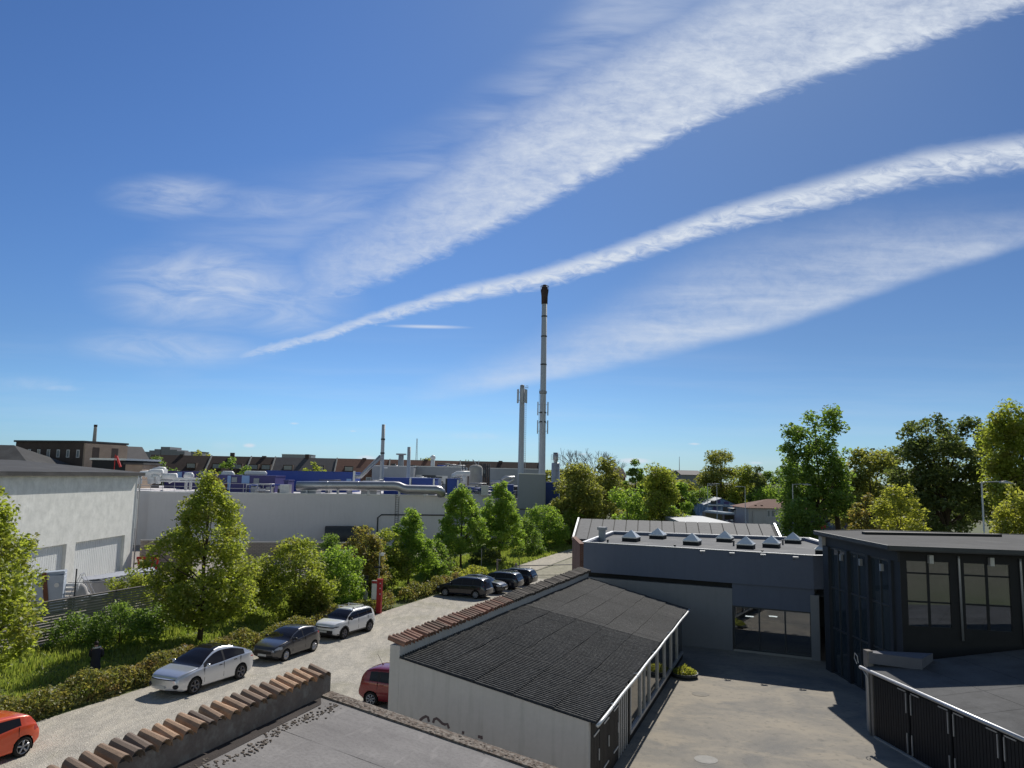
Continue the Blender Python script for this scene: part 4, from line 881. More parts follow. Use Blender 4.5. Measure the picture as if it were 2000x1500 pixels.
labs = ['leftmost open grey waste skip in the row beside the white workshop', 'second waste skip from the left in the row, its pale lid edge raised', 'third waste skip from the left in the row beside the workshop', 'fourth waste skip in the row, behind the bush that tops the slatted fence', 'fifth waste skip in the row beside the workshop doors', 'rightmost waste skip in the row, nearest the red barrier']
for (bx0, by0), lb in zip(bins, labs):
    p = gz(bx0, by0); T = thing('waste_skip', lb, 'skip', (p[0], p[1], 0), 1.0, 'row of waste skips by the workshop')
    m = MB(); m.add([(-.7, -.55, .2), (.7, -.55, .2), (.7, .55, .2), (-.7, .55, .2), (-.9, -.65, 1.5), (.9, -.65, 1.5), (.9, .65, 1.5), (-.9, .65, 1.5), (-.82, -.57, 1.5), (.82, -.57, 1.5), (.82, .57, 1.5), (-.82, .57, 1.5), (0, 0, .9)],
        [(0, 3, 2, 1), (0, 1, 5, 4), (1, 2, 6, 5), (2, 3, 7, 6), (3, 0, 4, 7), (4, 5, 9, 8), (5, 6, 10, 9), (6, 7, 11, 10), (7, 4, 8, 11), (8, 9, 12), (9, 10, 12), (10, 11, 12), (11, 8, 12)]); m.build('body', M['galv'], T)
    MB().box((0, .62, 1.62), (1.8, .6, .05), rx=.35).build('lid', M['galv'], T)
p = gz(188, 1196); T = thing('sheet_pile', 'stack of flat grey sheets lying on top of blocks behind the fence', 'sheets', (p[0], p[1], 0), .4); m = MB()
for i in range(4): m.box((.1*i, 0, .9+i*.1), (1.9-.1*i, 1.1, .06), rz=.1*i)
m.build('sheets', M['galv'], T); MB().bx(-.6, .6, -.4, .4, 0, .87).build('block', M['concrete'], T)
p = gz(141, 1215); T = thing('thin_post', 'thin dark post standing at the slatted fence in front of the wire frame', 'post', (p[0], p[1], 0)); MB().tube([(0, 0, 0), (0, 0, 3.4)], .05, 6).build('pole', M['pipe_dark'], T); MB().tube([(-.5, 0, 2.5), (4, 0, 2.6)], .02, 4).build('wire', M['galv'], T)

# slatted fence
s0, s1 = 28., 60.; T = thing('slatted_fence', 'grey horizontal slatted timber fence behind the bushes on the left', 'fence', sv(s0, -39.5), math.atan2(UY, UX))
Lf = s1-s0; m = MB()
for k in range(14): m.bx(0, Lf, -.06, -.02, .25+k*.155, .36+k*.155)
m.build('slats', M['fence_wood'], T)
for k in range(int(Lf/3.2)+1): MB().bx(k*3.2-.08, k*3.2+.08, -.02, .14, 0, 2.5).build('post', M['wood_grey'], T)
MB().bx(0, Lf, -.08, .1, 2.42, 2.5).build('cap_rail', M['wood_grey'], T); MB().bx(0, Lf, -.12, .12, 0, .2).build('base_board', M['concrete'], T)


# ------------------------------------------------------------------ see-through glass
mt = bpy.data.materials.new('clear_window_glass'); mt.use_nodes = True; t = NT(mt.node_tree); t.n.clear()
fr = t.n.new('ShaderNodeFresnel'); fr.inputs[0].default_value = 1.5; tp = t.n.new('ShaderNodeBsdfTransparent'); tp.inputs[0].default_value = (.62, .66, .68, 1)
gl = t.n.new('ShaderNodeBsdfGlossy'); gl.inputs['Roughness'].default_value = .01; gl.inputs[0].default_value = (.9, .93, 1, 1); mx = t.n.new('ShaderNodeMixShader'); o_ = t.n.new('ShaderNodeOutputMaterial')
t.l.new(t.math('ADD', t.math('MULTIPLY', fr.outputs[0], 2.0), .14, clamp=True), mx.inputs[0]); t.l.new(tp.outputs[0], mx.inputs[1]); t.l.new(gl.outputs[0], mx.inputs[2]); t.l.new(mx.outputs[0], o_.inputs[0]); M['clear'] = mt

def tiles(L, x0, x1, z, period, tilt, seed, r=.085):
    # rows of half-round tiles laid across the wall, each running from x0 (high) to x1 (low)
    rn = random.Random(seed); m = MB(); n = int(L/period); seg = 6
    for i in range(n):
        y = (i+.5)*period+rn.uniform(-.02, .02); a = rn.uniform(-.10, .10); rr = r*rn.uniform(.9, 1.12); dz = rn.uniform(-.012, .02); sh = rn.uniform(-.04, .04)
        vs = []
        for j, (x, zz) in enumerate(((x0+sh, z+dz+tilt), (x1+sh, z+dz-tilt))):
            for k in range(seg+1):
                t_ = math.pi*k/seg; q = rr*(1.0 if j == 0 else 1.15)
                vs.append((x, y+a*(x-x0)+q/r*period*.43*math.cos(t_)*(1 if j else .9), zz+q*1.35*math.sin(t_)))
        vs2 = [(v_[0], v_[1], v_[2]-.022) for v_ in vs]
        o = seg+1; fs = [(k, k+1, o+k+1, o+k) for k in range(seg)]+[(2*o+k+1, 2*o+k, 3*o+k, 3*o+k+1) for k in range(seg)]
        fs += [(o+k, o+k+1, 3*o+k+1, 3*o+k) for k in range(seg)]+[(k+1, k, 2*o+k, 2*o+k+1) for k in range(seg)]+[(0, o, 3*o, 2*o), (seg, 2*o+seg, 3*o+seg, o+seg)]
        m.add(vs+vs2, fs)
    return m

# ------------------------------------------------------------------ foreground flat building (bottom left)
A1 = Vector((-8.9, 12.2, 0)); A2 = Vector((-5.17, 23.06, 0)); d = A2-A1; L1 = d.length; rz1 = math.atan2(d.y, d.x)-math.pi/2
B = thing('foreground_outbuilding', 'nearest low building with a grey felt roof and a tile-topped wall, bottom left', 'building', (A1.x, A1.y, 0), rz1)
MB().bx(-.28, .12, 0, L1, 0, 4.27).build('parapet_wall', M['old_render'], B)
tiles(L1+.1, -.38, .22, 4.33, .365, .09, 3, .105).build('tile_coping', M['terracotta_old'], B)
zr = lambda x: 3.72-.175*x
W_ = 9.0
mb = MB(); mb.add([(.121, -6, 0), (W_, -6, 0), (W_, L1, 0), (.121, L1, 0), (.121, -6, zr(.12)-.06), (W_, -6, zr(W_)-.06), (W_, L1, zr(W_)-.06), (.121, L1, zr(.12)-.06)], [(0, 1, 5, 4), (1, 2, 6, 5), (2, 3, 7, 6), (3, 0, 4, 7)]); mb.build('wall', M['stucco_grey'], B)
rf = MB(); nx, ny = 30, 60; rng = np.random.default_rng(3)
vs = []; 
for j in range(ny+1):
    for i in range(nx+1):
        x = .125+(W_-.125)*i/nx; y = -6+(L1+6-.42)*j/ny
        vs.append((x, y, zr(x)+.004*math.sin(y*2.2+1)+.003*math.sin(x*3+y)))
rf.add(vs, [(j*(nx+1)+i, j*(nx+1)+i+1, (j+1)*(nx+1)+i+1, (j+1)*(nx+1)+i) for j in range(ny) for i in range(nx)])
rf.build('roof', M['felt'], B, True)
M['dark_strip'] = pm('dark_parapet_strip', (.045, .036, .034), .9, .4, 2, .6, 25)
MB().add([(.13, -6, zr(.13)+.010), (.66, -6, zr(.66)+.010), (.60, 2, zr(.60)+.010), (.48, 6, zr(.48)+.010), (.40, L1-.9, zr(.4)+.010), (.14, L1-.5, zr(.14)+.010)], [(0, 1, 2, 3, 4, 5)]).build('edge_strip', M['dark_strip'], B)  # dark wedge beside the parapet, narrowing towards the far end
for yy in (L1-3.0, L1-6.2, L1-9.2): MB().add([(.13, yy, zr(.13)+.007), (W_, yy, zr(W_)+.007), (W_, yy+.10, zr(W_)+.007), (.13, yy+.10, zr(.13)+.007)], [(0, 1, 2, 3)]).build('roof_seam', M['felt'], B)
M['verge'] = pm('mossy_gravel_verge', (.13, .10, .08), .95, .5, 6, .8, 25, col2=(.26, .23, .2), c2=(.45, .6), c2s=9)
m = MB(); m.add([(.121, L1-.44, zr(.12)-.02), (W_, L1-.44, zr(W_)-.02), (W_, L1+.05, zr(W_)-.02), (.121, L1+.05, zr(.12)-.02), (.121, L1-.44, zr(.12)+.05), (W_, L1-.44, zr(W_)+.05), (W_, L1+.05, zr(W_)+.05), (.121, L1+.05, zr(.12)+.05)], [(4, 5, 6, 7), (0, 1, 5, 4), (2, 3, 7, 6), (1, 2, 6, 5), (3, 0, 4, 7)]); m.build('verge', M['verge'], B)
# moss and leaf litter lying along the parapet and on the verge
rn = random.Random(9); m = MB()
for i in range(900):
    if rn.random() < .7: y = rn.uniform(-1, L1-.6); x = .15+abs(rn.gauss(.50, .10))+(.10*math.sin(y*2)); 
    else: y = L1-.25+rn.gauss(0, .09); x = rn.uniform(.3, W_)
    r = rn.uniform(.008, .032)*(1.4 if rn.random() < .1 else 1); m.ball((x, y, zr(x)+.01+(.04 if y > L1-.44 else 0)), (r*1.4, r*1.2, r*.55), 6, 4)
tag(m.build('roof_litter', M['verge']), 'brown moss and leaf litter lying along the tile-topped wall on the near roof', 'moss', kind='stuff')
bpy.data.objects['roof_litter'].location = B.location; bpy.data.objects['roof_litter'].rotation_euler = B.rotation_euler

# ------------------------------------------------------------------ corrugated shed
S1 = Vector((-3.92, 27.02, 0)); S2 = Vector((4.70, 48.95, 0)); d = S2-S1; LS = d.length; rz2 = math.atan2(d.y, d.x)-math.pi/2
B = thing('corrugated_shed', 'long low shed with a mossy corrugated roof and a tile-topped rear wall', 'building', (S1.x, S1.y, 0), rz2)
MB().bx(-.05, .32, 0, LS, 0, 4.22).build('rear_wall', M['stucco_grey'], B)
tiles(10.5, -.2, .46, 4.28, .27, .09, 5, .085).build('tile_coping', M['terracotta'], B)
o = tiles(LS-10.5, -.2, .46, 4.28, .225, .09, 6, .08); o.v = [(a, b+10.5, c) for a, b, c in o.v]; o.build('tile_coping', M['terracotta_dark'], B)
XE = lambda y: 7.15-.5*y/21.8; YE = lambda x: 23.35-(x-.33)*1.55/6.4
zs = lambda x: 3.86-.183*(x-.33)
# gable wall with sloping top
gw = MB(); gw.add([(.325, 0, 0), (6.95, 0, 0), (6.95, .2, 0), (.325, .2, 0), (.325, 0, zs(.33)-.05), (6.95, 0, zs(6.95)-.05), (6.95, .2, zs(6.95)-.05), (.325, .2, zs(.33)-.05)], [(0, 1, 5, 4), (1, 2, 6, 5), (2, 3, 7, 6), (3, 0, 4, 7), (4, 5, 6, 7)]); gw.build('gable_wall', M['stucco_grey'], B)
# roof: corrugated sheets in five overlapping courses
courses = 5; per = .177; dy_ = per/8; ny = int(23.3/dy_); vs = []; fs = []
for c in range(courses):
    base = len(vs); rows = 3
    for r_ in range(rows+1):
        fx = (c+r_/rows)/courses
        for j in range(ny+1):
            y = -.06+j*dy_; amp = .036 if y < 12.2 else .020
            xx = .33+(XE(min(y, 21.8))-.33)*fx; 
            lim = YE(xx); yy = min(y, lim)
            z = zs(xx)+amp*math.sin(2*math.pi*y/per)+(.012*(r_/rows))+.003*math.sin(int(y/1.06)*5.1+c*2.3)+.02*math.sin(y*.9+c)*.4
            vs.append((xx+(.05 if r_ == rows else 0)*(1 if c < courses-1 else .6)+.02*math.sin(int(y/1.06)*2.7), yy, z))
    for r_ in range(rows):
        for j in range(ny): a = base+r_*(ny+1)+j; fs.append((a, a+ny+1, a+ny+2, a+1))
MB().add(vs, fs).build('roof', M['corrugated'], B, True)
MB().add([(.33, .0, zs(.33)-.05), (6.9, 0, zs(6.9)-.05), (6.5, 21.8, zs(6.5)-.05), (.33, 23.3, zs(.33)-.05)], [(0, 3, 2, 1)]).build('roof_deck', M['wood_grey'], B)
# right wall: doors then windows
XW = lambda y: 6.88-.023*y
def wseg(m, y0, y1, z0, z1, off0=0, off1=.1):
    return m.add([(XW(y0)-off1, y0, z0), (XW(y0)+off0, y0, z0), (XW(y1)+off0, y1, z0), (XW(y1)-off1, y1, z0), (XW(y0)-off1, y0, z1), (XW(y0)+off0, y0, z1), (XW(y1)+off0, y1, z1), (XW(y1)-off1, y1, z1)], [(0, 3, 2, 1), (4, 5, 6, 7), (0, 1, 5, 4), (1, 2, 6, 5), (2, 3, 7, 6), (3, 0, 4, 7)])
wseg(wseg(MB(), .205, 21.7, 2.42, 2.62), 6.6, 21.7, 0, .28).build('front_wall', M['black_paint'], B)
for a, b in ((.22, 1.6), (1.64, 3.0), (3.04, 4.5)):
    dr = wseg(MB(), a, b, .05, 2.40, -.01, .08); n = 7
    for k in range(n): wseg(dr, a+(b-a)*k/n+.015, a+(b-a)*(k+1)/n-.015, .06, 2.39, .012, -.0)
    dr = dr.build('door', M['black_paint'], B)
    m = MB()
    for z_ in (.5, 1.9): wseg(m, b-.75, b-.05, z_, z_+.05, .035, -.012)
    wseg(m, b-.09, b-.05, 1.0, 1.35, .05, -.02); m.build('hinge', M['gutter_metal'], dr)
dr = wseg(MB(), 4.6, 6.4, .05, 2.40, -.02, .08)
dr = dr.build('door', M['wood_grey'], B)
for k in range(5): wseg(MB(), 4.62+k*.36, 4.62+k*.36+.08, .06, 2.39, .02, .01).build('batten', M['light_metal'], dr)
wseg(MB(), 6.42, 6.58, 0, 2.42, .02, .1).build('post', M['black_paint'], B)
nw = 7; y0 = 6.62; step = (21.6-y0)/nw
for k in range(nw):
    a = y0+k*step; b = a+step
    f = MB(); wseg(f, a, a+.13, .28, 2.42, .04, .08); wseg(f, a+.13, b, .28, .40, .04, .08); wseg(f, a+.13, b, 2.34, 2.42, .04, .08); f = f.build('window', M['light_metal'], B)
    wseg(MB(), a+.13, b, .40, 2.34, -.03, .05).build('pane', M['glass'], f)
    if k == 1: wseg(MB(), a+1.0, a+1.07, .4, 2.34, .03, .04).build('mullion', M['light_metal'], f)
m = MB(); pts = [(XE(y)+.10, y, zs(XE(y))-.05-.03*math.sin(y*1.3)*.5) for y in np.linspace(-.1, 21.9, 26)]; m.tube(pts, .055, 7); m.build('gutter', M['gutter_metal'], B, True)
m = MB()
for y in (2, 6.2, 10, 14.5, 18.5): m.tube([(XE(y)-.05, y, zs(XE(y))+.0), (XE(y)+.14, y, zs(XE(y))+.07)], .02, 5)
m.build('gutter_bracket', M['gutter_metal'], B)
# squiggle sprayed on the gable wall
def ribbon(pts, w, y=-.006):
    m = MB(); P_ = [Vector((p[0], 0, p[1])) for p in pts]; vs = []
    for i, p in enumerate(P_):
        d_ = (P_[min(i+1, len(P_)-1)]-P_[max(0, i-1)]).normalized(); n_ = Vector((-d_.z, 0, d_.x))*w/2
        vs += [(p.x+n_.x, y, p.z+n_.z), (p.x-n_.x, y, p.z-n_.z)]
    return m.add(vs, [(2*i, 2*i+1, 2*i+3, 2*i+2) for i in range(len(P_)-1)])
def onplane(px, py, P0, a):
    d_ = ray(px, py); n_ = np.array([-math.sin(a), math.cos(a), 0]); t_ = (n_ @ (np.array([P0[0], P0[1], 0])-np.array([0, 0, CAMH])))/(n_ @ d_); return np.array([0, 0, CAMH])+d_*t_
def shedpt(px, py):
    p = onplane(px, py, S1, rz2); q = Vector((p[0]-S1.x, p[1]-S1.y, 0)); q.rotate(Matrix.Rotation(-rz2, 3, 'Z')); return (q.x, p[2])
M['spray'] = pm('dark_spray_paint', (.10, .075, .08), .8, .1, 5)
for pts in ([(820, 1407), (826, 1402), (832, 1399), (836, 1401), (838, 1410)], [(846, 1412), (848, 1405), (853, 1403), (858, 1407), (864, 1413), (869, 1415), (874, 1414), (877, 1423)], [(905, 1428), (904, 1434)], [(936, 1436), (936, 1442)], [(940, 1437), (941, 1444)]):
    ribbon([shedpt(*p) for p in pts], .09).build('graffiti', M['spray'], B)
# planter by the shed
p = gz(1332, 1322); rng = np.random.default_rng(8); T = thing('planter', 'low dark planter with pale green leafy plants beside the shed windows', 'planter', (p[0]+.15, p[1], 0))
MB().lathe([(.0, .02), (.62, .02), (.70, .22), (.62, .22), (.58, .14), (0, .14)], seg=14).build('pot', M['pipe_dark'], T, True)
n = 900; a = rng.random(n)*6.28; r = rng.random(n)**.6*.62; P_ = np.stack([np.cos(a)*r, np.sin(a)*r*.9, .15+rng.random(n)*.5*(1-r/.9)], 1); npmesh('foliage', leaves(P_, .13, rng, .2, .35), None, M['leaf_yellow'], T)
for lab, px, py, r in (('round drain cover on the sunlit courtyard, near the bottom edge', 1379, 1484, .42), ('dark round patch cover on the courtyard near the planter', 1368, 1356, .40)):
    p = gz(px, py); T = MB().lathe([(0, .016), (r*.8, .016), (r*.82, .012), (r, .012), (r, .0)], seg=20).build('drain_cover', M['concrete'] if py > 1400 else M['asphalt'], loc=None); T.location = (p[0], p[1], .004); tag(T, lab, 'drain cover')

# ------------------------------------------------------------------ dark blue flat building
q = [(4.88, 50.95), (8.21, 61.7), (22.6, 58.8), (21.0, 45.6), (17.45, 44.85)]
LC = Vector((4.88, 50.95, 0)); RC = Vector((17.45, 44.85, 0)); d = RC-LC; rz3 = math.atan2(d.y, d.x); LF = d.length
B = thing('blue_flat_building', 'dark blue flat-roofed building with pyramid skylights across the courtyard', 'building', (LC.x, LC.y, 0), rz3)
def b3(x, y): 
    v_ = Vector((x-LC.x, y-LC.y, 0)); v_.rotate(Matrix.Rotation(-rz3, 3, 'Z')); return (v_.x, v_.y)
pl = [b3(*p) for p in q]
up = MB(); n = len(pl); inn = [(.25, .25), (pl[1][0]+.2, pl[1][1]-.3), (pl[2][0]-.3, pl[2][1]-.3), (pl[3][0]-.2, pl[3][1]+.2), (LF-.1, .25)]
zt = 5.82; ro = 5.60
vs = [(a, b, 3.93) for a, b in pl]+[(a, b, zt) for a, b in pl]+[(a, b, zt) for a, b in inn]+[(a, b, ro-.1) for a, b in inn]
fs = [(i, (i+1) % n, n+(i+1) % n, n+i) if False else (i, n+i, n+(i+1) % n, (i+1) % n) for i in range(n)]+[(n+i, 2*n+i, 2*n+(i+1) % n, n+(i+1) % n) for i in range(n)]+[(2*n+i, 3*n+i, 3*n+(i+1) % n, 2*n+(i+1) % n) for i in range(n)]+[tuple(range(n))]
up.add(vs, fs).build('upper_wall', M['navy'], B)
# flashing on the parapet
m = MB()
for i in range(n):
    a = Vector((*pl[i], zt+.015)); b = Vector((*pl[(i+1) % n], zt+.015)); m.beam(a, b, .20 if i != 4 else .12, .035)
m.build('roof_edge', M['light_metal'], B)
MB().add([(a, b, ro) for a, b in inn], [tuple(range(n))[::-1]]).build('roof', M['blue_roof_felt'], B)
# lower storey
hx0, hx1 = LF*.675, LF*.985
MB().bx(.15, LF*.672, .12, 9, 0, 3.60).build('lower_wall', M['navy_grey'], B)
MB().bx(.15, LF, .5, 9, 3.60, 3.93).build('shaded_recess', M['black_paint'], B)  # set-back band coloured black to stand in for shade under the upper storey
MB().bx(LF*.672, LF, .14, .5, 2.62, 3.929).build('lintel', M['navy'], B)
MB().bx(hx1, LF+.25, .02, .45, 0, 3.6).build('pier', M['navy_grey'], B)
hall = MB(); hx0b = LF*.672+.002
hall.quad((hx0b, .52, .05), (hx1+3, .52, .05), (hx1+3, 11, .05), (hx0b, 11, .05)); hall.build('hall_floor', M['yard'], B)
h2 = MB(); h2.quad((hx0b, 11, 0), (hx1+3, 11, 0), (hx1+3, 11, 3.5), (hx0b, 11, 3.5)); h2.quad((hx0b, .52, 0), (hx0b, 11, 0), (hx0b, 11, 3.5), (hx0b, .52, 3.5)); h2.quad((hx1+3, .52, 0), (hx1+3, 11, 0), (hx1+3, 11, 3.5), (hx1+3, .52, 3.5)); h2.quad((hx0b, .5, 3.5), (hx1+3, .5, 3.5), (hx1+3, 11, 3.5), (hx0b, 11, 3.5)); h2.build('hall_inside', M['navy_grey'], B)
nw = 3
for k in range(nw):
    a = hx0+(hx1-hx0)*k/nw; b = hx0+(hx1-hx0)*(k+1)/nw
    f = MB(); f.bx(a, a+.09, .16, .24, .12, 2.62); f.bx(a+.09, b, .16, .24, .12, .22); f.bx(a+.09, b, .16, .24, 2.54, 2.62)
    if k == 2: f.bx(b-.06, b, .16, .24, .22, 2.54)
    f = f.build('window', M['pipe_dark'], B); MB().bx(a+.09, b, .19, .2, .22, 2.54).build('pane', M['clear'], f)
MB().bx(hx0, hx1, .1, .45, 0, .12).build('sill', M['concrete'], B)
for px in (1464, 1510):
    p = onplane(px, 1204, (LC.x+2.2*-math.sin(rz3)+0, LC.y+2.2*math.cos(rz3)), rz3); x, y = b3(p[0], p[1]); MB().bx(x-.24, x+.24, y-.06, y+.06, p[2]-.02, p[2]+.03).build('ceiling_lamp', M['lit'], B)
for px, py in ((1370, 1078), (1427, 1082), (1487, 1085), (1550, 1090)):
    p = onplane(px, py, LC, rz3); x, y = b3(p[0], p[1]); m = MB(); m.tube([(x, 0, p[2]-.12), (x, -.25, p[2]+.05), (x+.12, -.42, p[2]+.10)], .025, 6); m.box((x+.16, -.46, p[2]+.09), (.30, .16, .07), rz=.3); m.build('facade_lamp', M['galv'], B)
# skylights
sk = [(1233, 1055, 'leftmost pyramid skylight, nearest the small vent box'), (1285, 1050, 'second pyramid skylight from the left, in the back row'), (1352, 1062, 'third pyramid skylight from the left, in the front row'), (1416, 1056, 'fourth pyramid skylight from the left, in the back row'), (1457, 1069, 'fifth pyramid skylight from the left, nearest the facade lamps'), (1507, 1067, 'sixth pyramid skylight from the left, beside the rear pyramid at its right'), (1549, 1059, 'seventh pyramid skylight from the left, in the back row with a dirty face'), (1611, 1080, 'rightmost pyramid skylight, half hidden behind the glass building')]
proto = None
for px, py, lab in sk:
    p = gz(px, py+2, 5.6)
    if proto is None:
        proto = thing('skylight', lab, 'skylight', (p[0], p[1], 5.6), rz3, 'pyramid skylights on the blue building'); 
        MB().bx(-.52, .52, -.52, .52, 0, .24).build('curb', M['black_paint'], proto); MB().bx(-.545, .545, -.545, .545, .24, .32).build('frame', M['light_metal'], proto)
        MB().add([(-.53, -.53, .32), (.53, -.53, .32), (.53, .53, .32), (-.53, .53, .32), (0, 0, .80)], [(0, 1, 4), (1, 2, 4), (2, 3, 4), (3, 0, 4)]).build('pyramid', M['skylight'], proto)
    else:
        c = proto.copy(); C.objects.link(c); c.location = (p[0], p[1], 5.6); c['label'] = lab
        for ch in list(proto.children):
            e_ = ch.copy(); C.objects.link(e_); e_.parent = c
p = gz(1176, 1056, 5.6); T = thing('roof_vent', 'small blue-grey vent box at the left end of the blue roof', 'vent', (p[0], p[1], 5.6), rz3); MB().bx(-.2, .2, -.2, .2, 0, .75).build('duct', M['grey_panel'], T); MB().bx(-.28, .28, -.28, .28, .75, .95).build('cap', M['grey_panel'], T)
for px, py, h in ((1187, 1064, .3), (1318, 1070, .15), (1433, 1066, .3), (1529, 1064, .3), (1489, 1081, .15)):
    p = gz(px, py, 5.6); T = thing('vent_pipe', {1187: 'short dark vent pipe left of the leftmost skylight', 1318: 'tiny dark vent stub on the roof left of the third skylight', 1433: 'short dark vent pipe right of the fourth skylight', 1529: 'short dark vent pipe left of the dirty-faced skylight', 1489: 'tiny dark vent stub near the facade edge under the fifth skylight'}[px], 'vent', (p[0], p[1], 5.6)); MB().tube([(0, 0, 0), (0, 0, h)], .06, 8).build('pipe', M['pipe_dark'], T); MB().tube([(0, 0, h), (0, 0, h+.05)], .09, 8).build('cap', M['pipe_dark'], T)

# sloping panelled roof behind it
R1 = gz(1134, 1013, 6.55); R2 = gz(1505, 1024, 6.55)
d = Vector((R2[0]-R1[0], R2[1]-R1[1], 0)); rz4 = math.atan2(d.y, d.x); LR = d.length
B = thing('panelled_hall', 'brick hall with a long sloping roof of grey panels behind the blue building', 'building', (R1[0], R1[1], 0), rz4)
e1 = onplane(1517, 1050, (R2[0], R2[1]), rz4)
dn = 4.6; zb = 5.15; n = 16
for k in range(1):
    m = MB(); m.add([(-.1, -dn, 0), (LR, -dn, 0), (LR, 8, 0), (-.1, 8, 0), (-.1, -dn, zb-.08), (LR, -dn, zb-.08), (LR, 0, 6.42), (-.1, 0, 6.42), (LR, 8, 6.0), (-.1, 8, 6.0)], [(0, 1, 5, 4), (1, 2, 8, 6, 5), (2, 3, 9, 8), (3, 0, 4, 7, 9)]); m.build('wall', M['brick_red'], B)
m = MB(); m.add([(-.15, -dn-.1, zb), (LR+.35, -dn-.1, zb), (LR+.35, 0, 6.5), (-.15, 0, 6.5), (LR+.35, 8.2, 6.05), (-.15, 8.2, 6.05)], [(0, 1, 2, 3), (3, 2, 4, 5)]); m.build('roof', M['dark_felt'], B)
M['roof_panel'] = pm('grey_roof_panels', (.17, .17, .175), .8, .12, 2, .2, 15, streaks=.5)
for k in range(n):
    a = LR*k/n+.035; b = LR*(k+1)/n-.035; m = MB(); sl_ = (6.5-zb)/dn
    m.add([(a, -dn, zb+.02), (b, -dn, zb+.02), (b, -.05, 6.5+.02-.05*sl_), (a, -.05, 6.5+.02-.05*sl_), (a, -dn, zb+.08), (b, -dn, zb+.08), (b, -.05, 6.56), (a, -.05, 6.56)], [(4, 5, 6, 7), (0, 1, 5, 4), (1, 2, 6, 5), (2, 3, 7, 6), (3, 0, 4, 7)]); m.build('roof_panel', M['roof_panel'], B)
MB().beam((LR+.3, -dn-.1, zb+.06), (LR+.3, 0, 6.56), .14, .2).build('verge', M['gutter_metal'], B); MB().beam((-.16, -dn-.1, zb+.06), (-.16, 0, 6.56), .14, .2).build('verge', M['gutter_metal'], B)
p = onplane(1137, 1090, (5.0, 54.5), 0); T = thing('brick_wall_end', 'narrow rusty brick wall end at the left corner of the blue building', 'wall', (p[0]-.05, 54.5, 0)); MB().bx(-.12, .17, 0, 6.5, 0, 5.35).build('wall', M['brick_red'], T); MB().bx(-.14, .19, -.02, 6.5, 5.35, 5.42).build('coping', M['rust'], T)

# ------------------------------------------------------------------ glazed black building on the right
K1 = Vector((17.3, 42.9, 0)); K2 = Vector((17.5, 35.0, 0)); 
B = thing('glazed_black_building', 'black building with tall glass bays and a thin overhanging flat roof, right side', 'building', (K2.x, K2.y, 0))
ra = R_(-14); fx, fy = math.cos(ra), math.sin(ra)
fc = lambda t_, n_=0: (t_*fx-n_*fy, t_*fy+n_*fx)         # along the front facade, n_ to the inside
Pn = [(-.2, 7.9), fc(0), fc(14), (fc(14)[0]+2, 9), (4, 10)]
wl = MB()
kz = 7.0
# side (left) facade: plinth, glass bays, posts
ys = [0.0, .75, 2.9, 5.1, 7.3, 7.9]
def side(m, a, b, z0, z1, o0, o1): return m.bx(-.2*(a+b)/2/7.9-o0, -.2*(a+b)/2/7.9+o1, a, b, z0, z1)
m = MB(); side(m, 0, 7.9, 6.55, 7.0, .0, .25); side(m, 0, .75, 0, 6.55, 0, .25); side(m, 7.3, 7.9, 0, 6.55, .08, .25); m.bx(.06, 4, 7.65, 7.9, 0, 7.0); m.build('side_wall', M['post_navy'], B)
m = MB()
for yb in ys[1:-1]: side(m, yb-.13, yb+.13, 0, 6.55, .10, .2)
tag(m.build('side_posts', M['post_navy'], B), kind='stuff')
for a, b in zip(ys[1:-2], ys[2:-1]):
    a += .13; b -= .13; f = MB(); mid = (a+b)/2
    for z_ in (0.0, 2.3, 4.4, 6.45): side(f, a, b, z_, z_+.09, .0, .1)
    side(f, mid-.05, mid+.05, 0, 6.54, .01, .1); f = f.build('glass_bay', M['pipe_dark'], B)
    side(MB(), a, b, .09, 6.45, -.04, .06).build('pane', M['glass_blue'], f)
def front(m, a, b, z0, z1, n0, n1):
    A_ = fc(a, n0); B_ = fc(b, n0); Cc = fc(b, n1); D_ = fc(a, n1)
    return m.prism([A_, B_, Cc, D_], z0, z1)
wins = []
for x0, x1, y0, y1 in ((1773, 1857, 1097, 1222), (1885, 1975, 1100, 1226)):
    a = onplane(x0, (y0+y1)/2, K2, ra); b = onplane(x1, (y0+y1)/2, K2, ra); zt_ = onplane(x0, y0, K2, ra)[2]; zb_ = onplane(x0, y1, K2, ra)[2]
    wins.append((math.hypot(a[0]-K2.x, a[1]-K2.y), math.hypot(b[0]-K2.x, b[1]-K2.y), zb_, zt_))
wd = wins[1][1]-wins[1][0]; g = wins[1][0]-wins[0][0]; wins.append((wins[1][0]+g+.1, wins[1][1]+g+.1, wins[1][2], wins[1][3])); wins.append((wins[2][0]+g+.1, wins[2][1]+g+.1, wins[1][2], wins[1][3]))
m = MB(); zb_ = min(w[2] for w in wins); zt_ = max(w[3] for w in wins); wins = [(a, b, zb_, zt_) for a, b, _, _ in wins]
front(m, 0, 14, 0, zb_, 0, .25); front(m, 0, 14, zt_, 7.0, 0, .25); xs = [0]+[q_ for w in wins for q_ in w[:2]]+[14]
for a, b in zip(xs[0::2], xs[1::2]): front(m, a, b, zb_, zt_, 0, .25)
m.build('front_wall', M['black_paint'], B)
